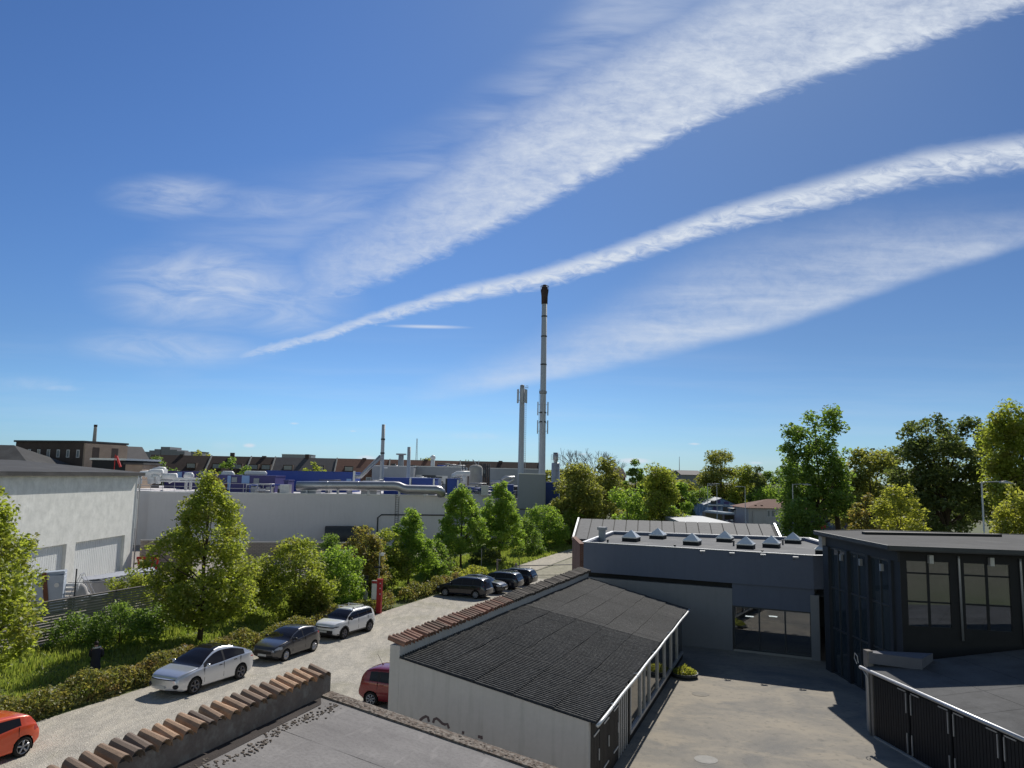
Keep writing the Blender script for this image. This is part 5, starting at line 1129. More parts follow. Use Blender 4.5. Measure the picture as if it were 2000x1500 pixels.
for a, b, z0, z1 in wins:
    f = MB(); c_ = (a+b)/2; h = z1-z0
    front(f, c_-.05, c_+.05, z0, z1, .05, .15); front(f, a, c_-.05, z0+h*.36, z0+h*.36+.07, .05, .15); front(f, c_+.05, b, z0+h*.36, z0+h*.36+.07, .05, .15); front(f, a, c_-.05, z0+h*.80, z0+h*.80+.07, .05, .15); front(f, c_+.05, b, z0+h*.80, z0+h*.80+.07, .05, .15)
    f = f.build('window', M['black_paint'], B); front(MB(), a, b, z0, z1, .09, .10).build('pane', M['clear'], f)
# room behind the windows
rm = MB(); 
for (a, b, c_, d_) in ((.3, 13.8, .3, 6),):
    A_, B_, C__, D_ = fc(a, c_), fc(b, c_), fc(b, d_), fc(a, d_)
    rm.add([(*A_, 3.2), (*B_, 3.2), (*C__, 3.2), (*D_, 3.2), (*A_, 6.9), (*B_, 6.9), (*C__, 6.9), (*D_, 6.9)], [(0, 1, 2, 3), (1, 2, 6, 5), (2, 3, 7, 6), (3, 0, 4, 7), (4, 5, 6, 7)])
M['room'] = pm('room_inside', (.22, .20, .17), .9, .2, .8, col2=(.10, .09, .08)); rm.build('room_inside', M['room'], B)
for a in (wins[0][0]-1.3, wins[1][0]-.22, wins[2][0]-.22):
    p0 = fc(a+.02, -.08); MB().tube([(p0[0], p0[1], 6.9), (p0[0], p0[1], 6.7), (p0[0]+.02, p0[1], 3.3)], .05, 7).build('downpipe', M['galv'], B, True) if a > wins[0][0] else None
for a in (wins[0][0]+.95, wins[1][0]+1.05):
    p0 = fc(a, -.12); MB().box((p0[0], p0[1], 6.72), (.18, .18, .36)).build('wall_lamp', M['galv'], B)
for yb in (.75+.5, 3.4, 5.6): MB().box((-.24, yb, 6.15), (.14, .14, .32)).build('wall_lamp', M['galv'], B)
rp = [(x, y) for x, y in ((-.45, 8.6), (-.8, -.65), fc(14.6, -.75), (fc(14.6)[0]+3.5, 8.4), (9.0, 9.4), (3.8, 10.6))]
MB().prism(rp, 7.08, 7.28).build('roof', M['dark_felt'], B)
m = MB()
for i in range(len(rp)): m.beam((*rp[i], 7.22), (*rp[(i+1) % len(rp)], 7.22), .08, .18)
m.build('fascia', M['pipe_dark'], B)
MB().bx(-.3, .1, 7.9, 8.35, 6.45, 7.08).build('roof_bracket', M['stucco_grey'], B)
m = MB(); m.prism([(1.5, 6.6), (9, 6.9), (9, 7.3), (1.5, 7.0)], 7.282, 7.42); m.build('roof_kerb', M['black_paint'], B)

# ------------------------------------------------------------------ black garages bottom right
G1 = Vector((14.5, 32.24, 0)); G2 = Vector((15.9, 20.4, 0)); d = G2-G1; LG = d.length; rzg = math.atan2(d.y, d.x)
B = thing('black_garage', 'black boarded garage row with pale roof felt and metal gutter, bottom right', 'building', (G1.x, G1.y, 0), rzg)
# local x runs towards the viewer along the gutter, local y to the right of the photo
WG = 9.5; zg = lambda y: 2.58+.093*y
m = MB(); m.add([(.2, .2, 0), (LG, .2, 0), (LG, WG, 0), (.2, WG-6.6, 0), (.2, .2, zg(.2)-.1), (LG, .2, zg(.2)-.1), (LG, WG, zg(WG)-.1), (.2, WG-6.6, zg(WG-6.6)-.1)], [(0, 1, 5, 4), (1, 2, 6, 5), (2, 3, 7, 6), (3, 0, 4, 7)]); m.build('wall', M['black_paint'], B)
m = MB(); vs = []; ny, nx = 14, 24
M['garage_felt'] = pm('pale_grey_roof_sheets', (.105, .105, .107), .95, .25, .8, .5, 50, col2=(.065, .065, .067), c2=(.48, .7), c2s=.6)
for j in range(5):
    y0 = j*2.0; y1 = min(y0+1.985, WG)
    m.add([(-.05, y0, zg(y0)), (LG, y0, zg(y0)), (LG, y1, zg(y1)), (-.05-(0 if y1 < 3 else 0), y1, zg(y1))], [(0, 1, 2, 3)])
    for i in range(6): m.add([(i*2.05+.0, y0, zg(y0)+.005), (i*2.05+.06, y0, zg(y0)+.005), (i*2.05+.06, y1, zg(y1)+.005), (i*2.05, y1, zg(y1)+.005)], [(0, 1, 2, 3)])
m.build('roof', M['garage_felt'], B)
MB().tube([(-.25, -.02, 2.54), (LG, -.02, 2.50)], .075, 8).build('gutter', M['galv'], B, True)
MB().tube([(-.1, 0, 2.5), (.05, .1, 2.2), (.1, .12, 0)], .045, 7).build('downpipe', M['galv'], B, True)
m = MB(); m.tube([(-.35, -.1, 2.65), (-.5, -.12, 2.85), (-.45, -.12, 3.05), (-.3, -.1, 2.95), (-.28, -.08, 2.7)], .018, 5); m.build('wire_loop', M['galv'], B)
MB().bx(.2, .34, .12, .2, 0, 2.42).build('corner_post', M['wood_grey'], B)
for k in range(5):
    a = .38+k*2.3; dr = MB().bx(a+.03, a+2.24, .14, .199, .08, 2.36)
    for i in range(14): dr.bx(a+.05+i*.156, a+.05+i*.156+.13, .125, .139, .10, 2.34)
    dr = dr.build('door', M['black_paint'], B); m = MB()
    for (x_, z_) in ((a+2.12, 1.55), (a+2.12, .12), (a+.10, 1.55), (a+.10, .12)):
        if k == 0 and x_ < a+1: continue
        m.bx(x_-.02, x_+.02, .09, .124, z_, z_+.72)
    for z_ in (2.3,): m.bx(a+1.65, a+2.12, .09, .124, z_, z_+.04)
    if k: m.bx(a+.12, a+.6, .09, .124, 2.3, 2.34)
    m.build('hinge', M['galv'], dr)
MB().bx(.4, LG, .05, .19, 0, .07).build('kerb', M['concrete'], B)
a = gz(1695, 1274, 3.15); b = gz(1800, 1287, 3.15); c_ = gz(1822, 1276, 3.15)
T = thing('pale_parapet', 'pale grey angled parapet block behind the far corner of the black garage', 'wall', (a[0], a[1], 0)); m = MB()
m.prism([(0, 0), (b[0]-a[0], b[1]-a[1]), (c_[0]-a[0], c_[1]-a[1]), (.25, .35)], 2.72, 3.15); m.build('wall', M['parapet'], T); MB().bx(-.04, .2, -.02, .34, 2.4, 3.2).build('end_block', M['wood_grey'], T); MB().bx(0, .2, .02, .3, 0, 2.4).build('support', M['concrete'], T)


# ------------------------------------------------------------------ right background: houses, bus, walls, lamps, trees
def far(px, py, Y): return gd(px, py, Y)
def lump(T, name, mat, x0, x1, y0, y1, Y, depth=.3, off=0., base=None):
    a = gd(x0, y0, Y); b = gd(x1, y1, Y); o = T.location
    return MB().bx(a[0]-o.x, b[0]-o.x, off, off+depth, b[2] if base is None else base, a[2]).build(name, M[mat], T)
# far apartment rows
for lab, x0, x1, yt, ye, Y, nb in (('dark slated apartment roof beyond the green trees, left of the grey apartment block', 1296, 1333, 918, 934, 275, 0), ('grey apartment block with tall window bands beyond the green trees', 1331, 1372, 918, 927, 265, 4), ('dark slated roof end showing right of the tallest background tree', 1472, 1498, 923, 934, 275, 0), ('red-brown brick gable among the trees left of centre background', 1196, 1222, 914, 932, 265, 0)):
    a = gd(x0, ye, Y); b = gd(x1, ye, Y); zt = gd(x0, yt, Y)[2]; T = thing('apartment_block', lab, 'building', (a[0], Y, 0), .08); L = b[0]-a[0]
    MB().bx(0, L, 0, 11, 0, a[2]).build('wall', M['brick_red'] if x0 == 1196 else M['eternit'], T)
    MB().add([(-.4, -.6, a[2]), (L+.4, -.6, a[2]), (L+.4, 11.6, a[2]), (-.4, 11.6, a[2]), (-.4, 5.5, zt), (L+.4, 5.5, zt)], [(0, 1, 5, 4), (2, 3, 4, 5), (3, 0, 4), (1, 2, 5), (0, 3, 2, 1)]).build('roof', M['roof_brown'] if x0 == 1196 else M['roof_slate'], T)
    for k in range(nb):
        x = L*(k+.5)/nb
        for z_ in (3, 6, 9): f = MB().bx(x-.6, x+.6, -.05, .02, z_-.7, z_+.8).build('window', M['pipe_white'], T); MB().bx(x-.5, x+.5, -.07, -.04, z_-.6, z_+.7).build('pane', M['glass_far'], f)
# low pale-roofed shed
a = gz(1290, 1003, 3.6); b = gz(1430, 1021, 3.0); T = thing('pale_roofed_shed', 'low brick shed with a pale sloping flat roof behind the panelled hall', 'building', (0, 0, 0)); Yn = 100
P1, P2, P3, P4 = gd(1290, 1004, 112), gd(1330, 1020, 92), gd(1432, 1022, 96), gd(1372, 1008, 116)
MB().prism([(p[0], p[1]) for p in (P1, P2, P3, P4)], 0, [p[2]-.5 for p in (P1, P2, P3, P4)]).build('wall', M['brick_red'], T)
MB().prism([(p[0], p[1]) for p in (P1, P2, P3, P4)], [p[2]-.49 for p in (P1, P2, P3, P4)], [p[2] for p in (P1, P2, P3, P4)]).build('roof', M['grey_panel'], T)
# painted gable building
Y = 185; a = gd(1376, 1000, Y); T = thing('painted_gable_house', 'low gabled house covered in blue and purple mural paint', 'building', (a[0], Y, 0)); X = lambda px: gd(px, 990, Y)[0]-a[0]; Zp = lambda py, px=1420: gd(px, py, Y)[2]
m = MB(); vs = [(0, 0, 0), (X(1443), 0, 0), (X(1443), 0, Zp(987)), (X(1409), 0, Zp(973)), (0, 0, Zp(986))]; vs2 = [(x_, 16, z_) for x_, _, z_ in vs]
m.add(vs+vs2, [(0, 1, 2, 3, 4), (9, 8, 7, 6, 5), (1, 6, 7, 2), (5, 0, 4, 9)]); m.build('wall', M['graffiti_blue'], T)
MB().add([(X(1445), -.4, Zp(988)), (X(1445)+2.2, 16, Zp(988)), (X(1409)+2.2, 16, Zp(973)), (X(1409), -.4, Zp(973)), (-.3, -.4, Zp(987)), (1.8, 16, Zp(987))], [(0, 1, 2, 3), (3, 2, 5, 4)]).build('roof', M['light_metal'], T)
MB().lathe([(0, -.03), (.42, -.03), (.42, -.001)], (X(1404), 0, Zp(980)), 18, 'Y').build('mural_disc', M['purple_blue'], T)
for i, (x0, x1, y0, y1, m_) in enumerate(((1388, 1399, 978, 985, 'pipe_dark'), (1414, 1424, 980, 985, 'purple_blue'), (1424, 1434, 983, 992, 'graffiti_blue'), (1432, 1441, 988, 994, 'red'), (1378, 1390, 992, 1006, 'light_blue'), (1393, 1402, 990, 1004, 'purple_blue'), (1412, 1422, 990, 1002, 'pipe_dark'))):
    MB().bx(X(x0), X(x1), -.03-.002*i, -.001, Zp(y1), Zp(y0)).build('mural_patch', M[m_], T)
MB().bx(X(1382), X(1410), -1.0, 0, Zp(988), Zp(986)).build('awning', M['pipe_white'], T)
# canopy and service house
Y = 168; a = gd(1430, 1000, Y); T = thing('flat_canopy', 'thin dark flat canopy on posts between the mural house and the brown-roofed house', 'canopy', (a[0], Y, 0)); X = lambda px: gd(px, 990, Y)[0]-a[0]; Zq = lambda py: gd(1450, py, Y)[2]
MB().bx(0, X(1467), -1, 4, Zq(996), Zq(993.5)).build('roof', M['pipe_dark'], T)
for px in (1432, 1450, 1465): MB().bx(X(px)-.08, X(px)+.08, -.8, -.64, 0, Zq(996)).build('post', M['light_metal'], T)
MB().bx(X(1436), X(1462), 2, 3.9, 0, Zq(996.2)).build('wall', M['navy'], T)
Y = 158; a = gd(1462, 1000, Y); T = thing('brown_roofed_house', 'low grey house with a wide faded red-brown roof, behind a long grey wall', 'building', (a[0], Y, 0)); X = lambda px: gd(px, 990, Y)[0]-a[0]; Zr = lambda py, px=1510: gd(px, py, Y)[2]
L = X(1630)
MB().bx(0, L, 0, 10, 0, Zr(993)).build('wall', M['stucco_grey'], T)
MB().add([(-.8, -.8, Zr(992.5)), (L+.8, -.8, Zr(992.5)), (L+.8, 10.8, Zr(992.5)), (-.8, 10.8, Zr(992.5)), (5.5, 5, Zr(976)), (L-5, 5, Zr(976))], [(0, 1, 5, 4), (1, 2, 5), (2, 3, 4, 5), (3, 0, 4), (0, 3, 2, 1)]).build('roof', M['roof_red'], T)
MB().bx(X(1470), X(1487), -.3, 0, 0, Zr(999)).build('garage_door', M['stucco_grey'], T)
for x0, x1 in ((1498, 1504), (1506, 1514), (1518, 1526), (1590, 1600)):
    f = MB().bx(X(x0), X(x1), -.06, .0, Zr(1010), Zr(996)).build('window', M['pipe_white'], T); MB().bx(X(x0)+.08, X(x1)-.08, -.08, -.04, Zr(1009), Zr(997)).build('pane', M['glass_far'], f)
for x0 in (1478, 1490): MB().bx(X(x0)-.2, X(x0)+.2, .6, 1.0, Zr(993), Zr(987)).build('chimney', M['rust'], T)
T = thing('long_grey_wall', 'long pale grey wall in front of the brown-roofed house', 'wall', (0, 0, 0)); P1, P2 = gd(1492, 1012, 148), gd(1625, 1030, 108)
MB().beam((P1[0], P1[1], .9), (P2[0], P2[1], .9), .3, 1.9).build('wall', M['stucco_grey'], T); MB().beam((P1[0], P1[1], 1.9), (P2[0], P2[1], 1.9), .4, .12).build('coping', M['concrete'], T)
# dark graffiti building under the tall poplar
Y = 118; a = gd(1575, 1000, Y); T = thing('dark_mural_house', 'dark building with red and yellow mural patches behind the two tall tree trunks', 'building', (a[0], Y, 0)); X = lambda px: gd(px, 1000, Y)[0]-a[0]; Zr = lambda py: gd(1620, py, Y)[2]
MB().bx(0, X(1668), 0, 9, 0, Zr(1000)).build('wall', M['navy'], T); MB().add([(-.5, -.5, Zr(1000)), (X(1668), -.5, Zr(1000)), (X(1668), 9, Zr(1000)), (-.5, 9, Zr(1000)), (3, 4, Zr(978)), (X(1660), 4, Zr(978))], [(0, 1, 5, 4), (1, 2, 5), (2, 3, 4, 5), (3, 0, 4), (0, 3, 2, 1)]).build('roof', M['roof_red'], T)
for i, (x0, x1, y0, y1, m_) in enumerate(((1586, 1612, 1023, 1033, 'red'), (1629, 1640, 1015, 1024, 'yellow'), (1590, 1602, 1012, 1020, 'graffiti_blue'), (1643, 1655, 1018, 1030, 'purple_blue'), (1614, 1626, 1020, 1030, 'graffiti_blue'))): MB().bx(X(x0), X(x1), -.03-.002*i, -.001, Zr(y1), Zr(y0)).build('mural_patch', M[m_], T)
# bus seen from behind
Y = 160; a = gd(1414, 1020, Y); T = thing('city_bus', 'dark blue bus seen from behind, pale blue roof, beyond the panelled roof', 'bus', (a[0], Y, 0), .16); h = gd(1414, 1001, Y)[2]; w = gd(1436, 1001, Y)[0]-a[0]
MB().bx(0, w, 0, 11, .4, h-.35).build('body', M['bus_blue'], T); MB().bx(.08, w-.08, .1, 9.9, h-.349, h).build('roof', M['bus_white'], T)
MB().bx(.18, w-.18, -.04, -.001, h*.60, h-.55).build('rear_window', M['car_glass'], T)
MB().bx(-.04, -.001, .8, 9.2, h*.5, h-.5).build('side_window', M['car_glass'], T)
for x_ in (.12, w-.26): MB().bx(x_, x_+.14, -.04, -.001, .9, 1.5).build('tail_light', M['lamp_red'], T)
for (x_, z_) in ((.35, 1.7), (w-.9, 1.9), (w-.7, 1.35)): MB().bx(x_, x_+.5, -.05, -.001, z_-.14, z_+.14).build('poster', M['pipe_white'], T)
for y_ in (2.2, 7.6): MB().tube([(-.02, y_, .5), (.28, y_, .5)], .48, 14).build('wheel', M['tyre'], T)
for x_ in (.3, w-.35): MB().tube([(x_-.12, 2.2, .5), (x_+.12, 2.2, .5)], .48, 14).build('wheel', M['tyre'], T)

# hedge and low walls by the road end
for lab, px, py, w_, d_, h_, m_ in (('clipped dark hedge behind the right end of the panelled roof', 1527, 1044, 3.6, 1.2, 1.5, 'leaf_dark'), ('low yellow-green hedge in front of the grey house, right of the bus', 1482, 1022, 6.0, 1.0, .9, 'leaf_yellow')):
    p = gd(px, py, 96 if px > 1500 else 112); T = thing('hedge', lab, 'hedge', (p[0], p[1], 0)); n = 1600; rng = np.random.default_rng(px); P_ = np.stack([(rng.random(n)-.5)*w_, (rng.random(n)-.5)*d_, rng.random(n)*h_], 1); npmesh('foliage', leaves(P_, .3, rng), None, M[m_], T)
def street_lamp(label, px, pt, Y, arm, seed=0, group='street lamps along the road', wide=1.):
    p = gd(px, pt, Y); T = thing('street_lamp', label, 'street lamp', (p[0], Y, 0), 0, group); h = p[2]
    MB().lathe([(.13*wide, 0), (.12*wide, h*.3), (.07*wide, h*.3+.1), (.06*wide, h-.3), (.05*wide, h)], seg=10).build('pole', M['galv'], T, True)
    MB().tube([(0, 0, h-.25), (arm*.1, 0, h-.05), (arm*.75, 0, h), (arm, 0, h-.02)], .045*wide, 6).build('arm', M['galv'], T, True)
    s_ = 1 if arm > 0 else -1; MB().add([(arm-s_*.5, -.14, h+.02), (arm+s_*.45, -.10, h-.08), (arm+s_*.45, .10, h-.08), (arm-s_*.5, .14, h+.02), (arm-s_*.5, -.14, h-.10), (arm+s_*.45, -.10, h-.13), (arm+s_*.45, .10, h-.13), (arm-s_*.5, .14, h-.10), (arm, 0, h+.08)], [(0, 1, 8), (1, 2, 8), (2, 3, 8), (3, 0, 8), (4, 7, 6, 5), (0, 4, 5, 1), (1, 5, 6, 2), (2, 6, 7, 3), (3, 7, 4, 0)]).build('lamp_head', M['galv'], T)
street_lamp('street lamp at the far right, its long arm reaching right over the glazed building', 1917, 940, 58, 1.9)
street_lamp('street lamp left of the tall poplar, arm reaching right', 1548, 945, 92, 1.8)
street_lamp('distant street lamp above the mural house, arm reaching right', 1382, 944, 170, 2.3)
street_lamp('distant street lamp just right of the mural house gable, arm reaching left', 1400, 947, 160, -1.4)
street_lamp('distant street lamp above the brown-roofed house, arm reaching left', 1455, 950, 140, -1.3)
street_lamp('distant street lamp among the branches left of the yellow-green maple', 1715, 953, 120, -1.6)

def ptree(label, px, top, Y, rpx, mat, prof='round', n=5000, nc=70, leaf=.42, seed=1, trunk=.2, tr=.25, name='tree', group=None, lobes=None, limbs=14, clump=None, surf=.5, lean=(0, 0), cat='tree'):
    n = int(n*1.6); leaf *= 1.04; nc = int(nc*1.15)
    p = gd(px, 940, Y); h = gd(px, top, Y)[2]; R = rpx*Y/1500
    if lobes: lobes = [((a-px)*Y/1500, dy, gd(px, yb, Y)[2] if yb else .5, gd(px, yt, Y)[2], r*Y/1500, w) for a, dy, yb, yt, r, w in lobes]
    return plant(name, label, cat, p[0], Y, h, R, M[mat], prof, trunk, tr, n, nc, leaf, clump or R*.40, seed, group, limbs, lobes, lean, surf)
G = 'trees of the background wood'
ptree('wide olive-green tree beside the two tall masts\' foot, right of the blue box', 1128, 908, 118, 50, 'leaf_olive', 'dome', 8000, 60, .42, 101, .05, .3, group=G, clump=1.5)
ptree('darker olive tree directly right of the wide olive tree', 1183, 905, 124, 30, 'leaf_olive', 'dome', 4500, 40, .42, 102, .05, .3, group=G, clump=1.4)
ptree('bright green tree low between the olive trees and the willow', 1225, 948, 104, 34, 'leaf_bright', 'dome', 4200, 44, .36, 103, .04, .2, group=G, clump=1.2)
ptree('round dark green tree in front of the distant brick gable', 1242, 901, 150, 24, 'leaf_green', 'dome', 3000, 34, .5, 104, .1, .3, group=G)
ptree('tall loose willow-like tree left of the grey apartment block', 1290, 905, 108, 36, 'leaf_lime', 'tall', 7500, 60, .34, 105, .03, .25, group=G, clump=1.1, surf=.35)
ptree('yellow-green tree under the grey apartment block', 1330, 950, 112, 26, 'leaf_bright', 'dome', 3600, 40, .36, 106, .03, .2, group=G)
ptree('small shaded tree left of the mural house', 1366, 945, 195, 24, 'leaf_green', 'dome', 2500, 30, .45, 107, .05, .2, group=G)
ptree('tallest tree of the middle background, behind the mural house', 1408, 880, 212, 42, 'leaf_olive', 'tall', 7500, 60, .55, 108, .05, .4, group=G, clump=1.9, surf=.35)
ptree('olive tree right behind the brown roof, right of the tallest background tree', 1452, 905, 206, 30, 'leaf_lime', 'dome', 4200, 40, .5, 109, .05, .3, group=G)
ptree('dark slim tree above the brown roof', 1478, 912, 200, 20, 'leaf_dark', 'dome', 2400, 26, .5, 110, .05, .3, group=G)
ptree('round green tree above the brown roof, nearest the poplar', 1512, 915, 202, 30, 'leaf_green', 'dome', 3200, 34, .5, 111, .05, .3, group=G)
ptree('low green tree line piece left of the poplar, above the brown roof', 1500, 950, 196, 36, 'leaf_bright', 'dome', 3000, 34, .45, 112, .02, .2, group=G)
# bare tree
p = gd(1147, 940, 128); T = thing('bare_tree', 'leafless grey tree crown standing above the olive-green trees', 'tree', (p[0], 128, 0)); rn = random.Random(4); m = MB(); hb = gd(1147, 868, 128)[2]
def br_(a, d_, L_, r_, k):
    b_ = a+d_*L_; m.tube([a, b_], [r_, r_*.65], 5, False)
    if k:
        for _ in range(3 if k > 1 else 4):
            dd = (d_+Vector((rn.gauss(0, .45), rn.gauss(0, .45), rn.gauss(.12, .22)))).normalized(); br_(b_, dd, L_*rn.uniform(.62, .85), r_*.6, k-1)
for ang_ in range(5): br_(Vector((0, 0, hb*.50)), Vector((math.cos(ang_*1.26)*.75, math.sin(ang_*1.26)*.6, .75)).normalized(), hb*.17, .13, 4)
m.build('twigs', M['bare'], T); MB().tube([(0, 0, 0), (.1, 0, hb*.5)], [.3, .2], 8).build('trunk', M['bark'], T, True)
# big trees on the right
ptree('tall poplar-like tree with two bare trunks, left of the big round-crowned tree', 1597, 797, 96, 60, 'leaf_green', 'round', 8500, 150, .42, 121, .3, .32, clump=1.05, limbs=26,
      lobes=[(1572, 0, 1000, 805, 38, 3), (1622, .5, 1000, 796, 30, 2.6), (1592, 1, 985, 880, 62, 3.2), (1550, .5, 1010, 945, 30, 1.0), (1600, -1, 1008, 960, 48, 1.4)])
bpy_t = gd(1640, 940, 97); MB().tube([(bpy_t[0]-gd(1597, 940, 96)[0], 1, 0), (bpy_t[0]-gd(1597, 940, 96)[0]-.8, 1, 9.5)], [.42, .25], 8).build('trunk', M['bark'], [o for o in bpy.data.objects if o.get('label', '').startswith('tall poplar')][0], True)
ptree('olive-green broad tree between the poplar-like tree and the big round-crowned tree', 1700, 868, 104, 66, 'leaf_olive', 'dome', 8500, 90, .45, 122, .12, .35, clump=1.4)
ptree('big round-crowned dark tree with branches showing through, right background', 1845, 812, 84, 92, 'leaf_dark', 'round', 15000, 190, .36, 123, .1, .45, clump=1.0, limbs=34,
      lobes=[(1845, 0, 960, 808, 80, 5.5), (1788, .5, 980, 845, 40, 2.2), (1900, .5, 985, 830, 46, 2.6), (1845, 1, 1035, 865, 88, 6), (1835, 0, 1060, 950, 84, 3.5)])
ptree('yellow-green tall tree cut by the right edge of the photo', 1995, 785, 72, 60, 'leaf_lime', 'round', 9500, 150, .30, 124, .3, .35, clump=.95, limbs=26,
      lobes=[(1985, 0, 960, 784, 34, 2), (2020, 1, 1000, 790, 60, 4), (1955, .5, 930, 830, 26, 1.2), (1960, 0, 1000, 900, 34, 1.4)])
ptree('low yellow-green maple in front of the lamp at the right edge', 1978, 945, 62, 48, 'leaf_yellow', 'dome', 6500, 80, .26, 125, .05, .15, clump=.75)
ptree('young yellow-green maple in front of the big dark tree', 1755, 945, 70, 50, 'leaf_yellow', 'dome', 6500, 80, .28, 126, .1, .15, clump=.8)
ptree('brownish green bushy tree left of the young yellow-green maple', 1690, 955, 76, 34, 'leaf_bronze', 'dome', 4200, 50, .30, 127, .05, .15, clump=.8)
ptree('small dark tree in front of the brown-roofed house, by the lamp pole', 1560, 978, 88, 40, 'leaf_green', 'dome', 3600, 60, .32, 128, .3, .12, clump=.8)
ptree('slim grey-green tree behind the gap between the olive-green tree and the big dark tree', 1745, 885, 115, 26, 'leaf_olive', 'dome', 2600, 30, .45, 129, .1, .25)
ptree('light green shrub at the foot of the big dark tree, above the flat black roof', 1858, 1028, 60, 20, 'leaf_lime', 'dome', 1200, 16, .28, 130, .02, .08, clump=.5)
# dark band of wood behind everything on the right
rng = np.random.default_rng(55); n = 26000; pxs = rng.uniform(1080, 2150, n); Yb = 238+rng.random(n)*14; x_ = (pxs-1000)/1500*Yb; hz = 8.6+1.4*np.sin(pxs*.035)+1.3*np.sin(pxs*.011+1)+1.0*np.sin(pxs*.09)
P_ = np.stack([x_, Yb, rng.random(n)**.7*hz], 1); tag(npmesh('distant_wood', leaves(P_, 1.5, rng), None, M['leaf_olive']), 'distant band of woodland along the horizon behind the right-hand trees', 'woodland', kind='stuff')
n = 16000; pxs = rng.uniform(-300, 1200, n); Yb = 620+rng.random(n)*30; P_ = np.stack([(pxs-1000)/1500*Yb, Yb, rng.random(n)**.7*(11+2.5*np.sin(pxs*.03)+2*np.sin(pxs*.013))], 1)
tag(npmesh('distant_wood', leaves(P_, 4, rng), None, M['leaf_olive']), 'faint far woodland behind the factory', 'woodland', kind='stuff')

# ------------------------------------------------------------------ cars
def interp(pts, x):
    xs_ = [p[0] for p in pts]; n = len(xs_)
    if x <= xs_[0]: return pts[0][1]
    if x >= xs_[-1]: return pts[-1][1]
    i = max(k for k in range(n-1) if xs_[k] <= x); x0, y0 = pts[i]; x1, y1 = pts[i+1]; h = x1-x0; t_ = (x-x0)/h
    def sl(k):
        if k <= 0 or k >= n-1: return (pts[min(k+1, n-1)][1]-pts[max(k-1, 0)][1])/max(1e-6, pts[min(k+1, n-1)][0]-pts[max(k-1, 0)][0])
        a_ = (pts[k][1]-pts[k-1][1])/(pts[k][0]-pts[k-1][0]); b_ = (pts[k+1][1]-pts[k][1])/(pts[k+1][0]-pts[k][0]); return 0 if a_*b_ <= 0 else 2*a_*b_/(a_+b_)
    m0, m1 = sl(i), sl(i+1); return (2*t_**3-3*t_**2+1)*y0+(t_**3-2*t_**2+t_)*h*m0+(-2*t_**3+3*t_**2)*y1+(t_**3-t_**2)*h*m1
def paint(name, col, metal=.5):
    m_ = pm(name, col, .28, .03, 1.5, metal=metal, spec=.5, coat=.8); return m_
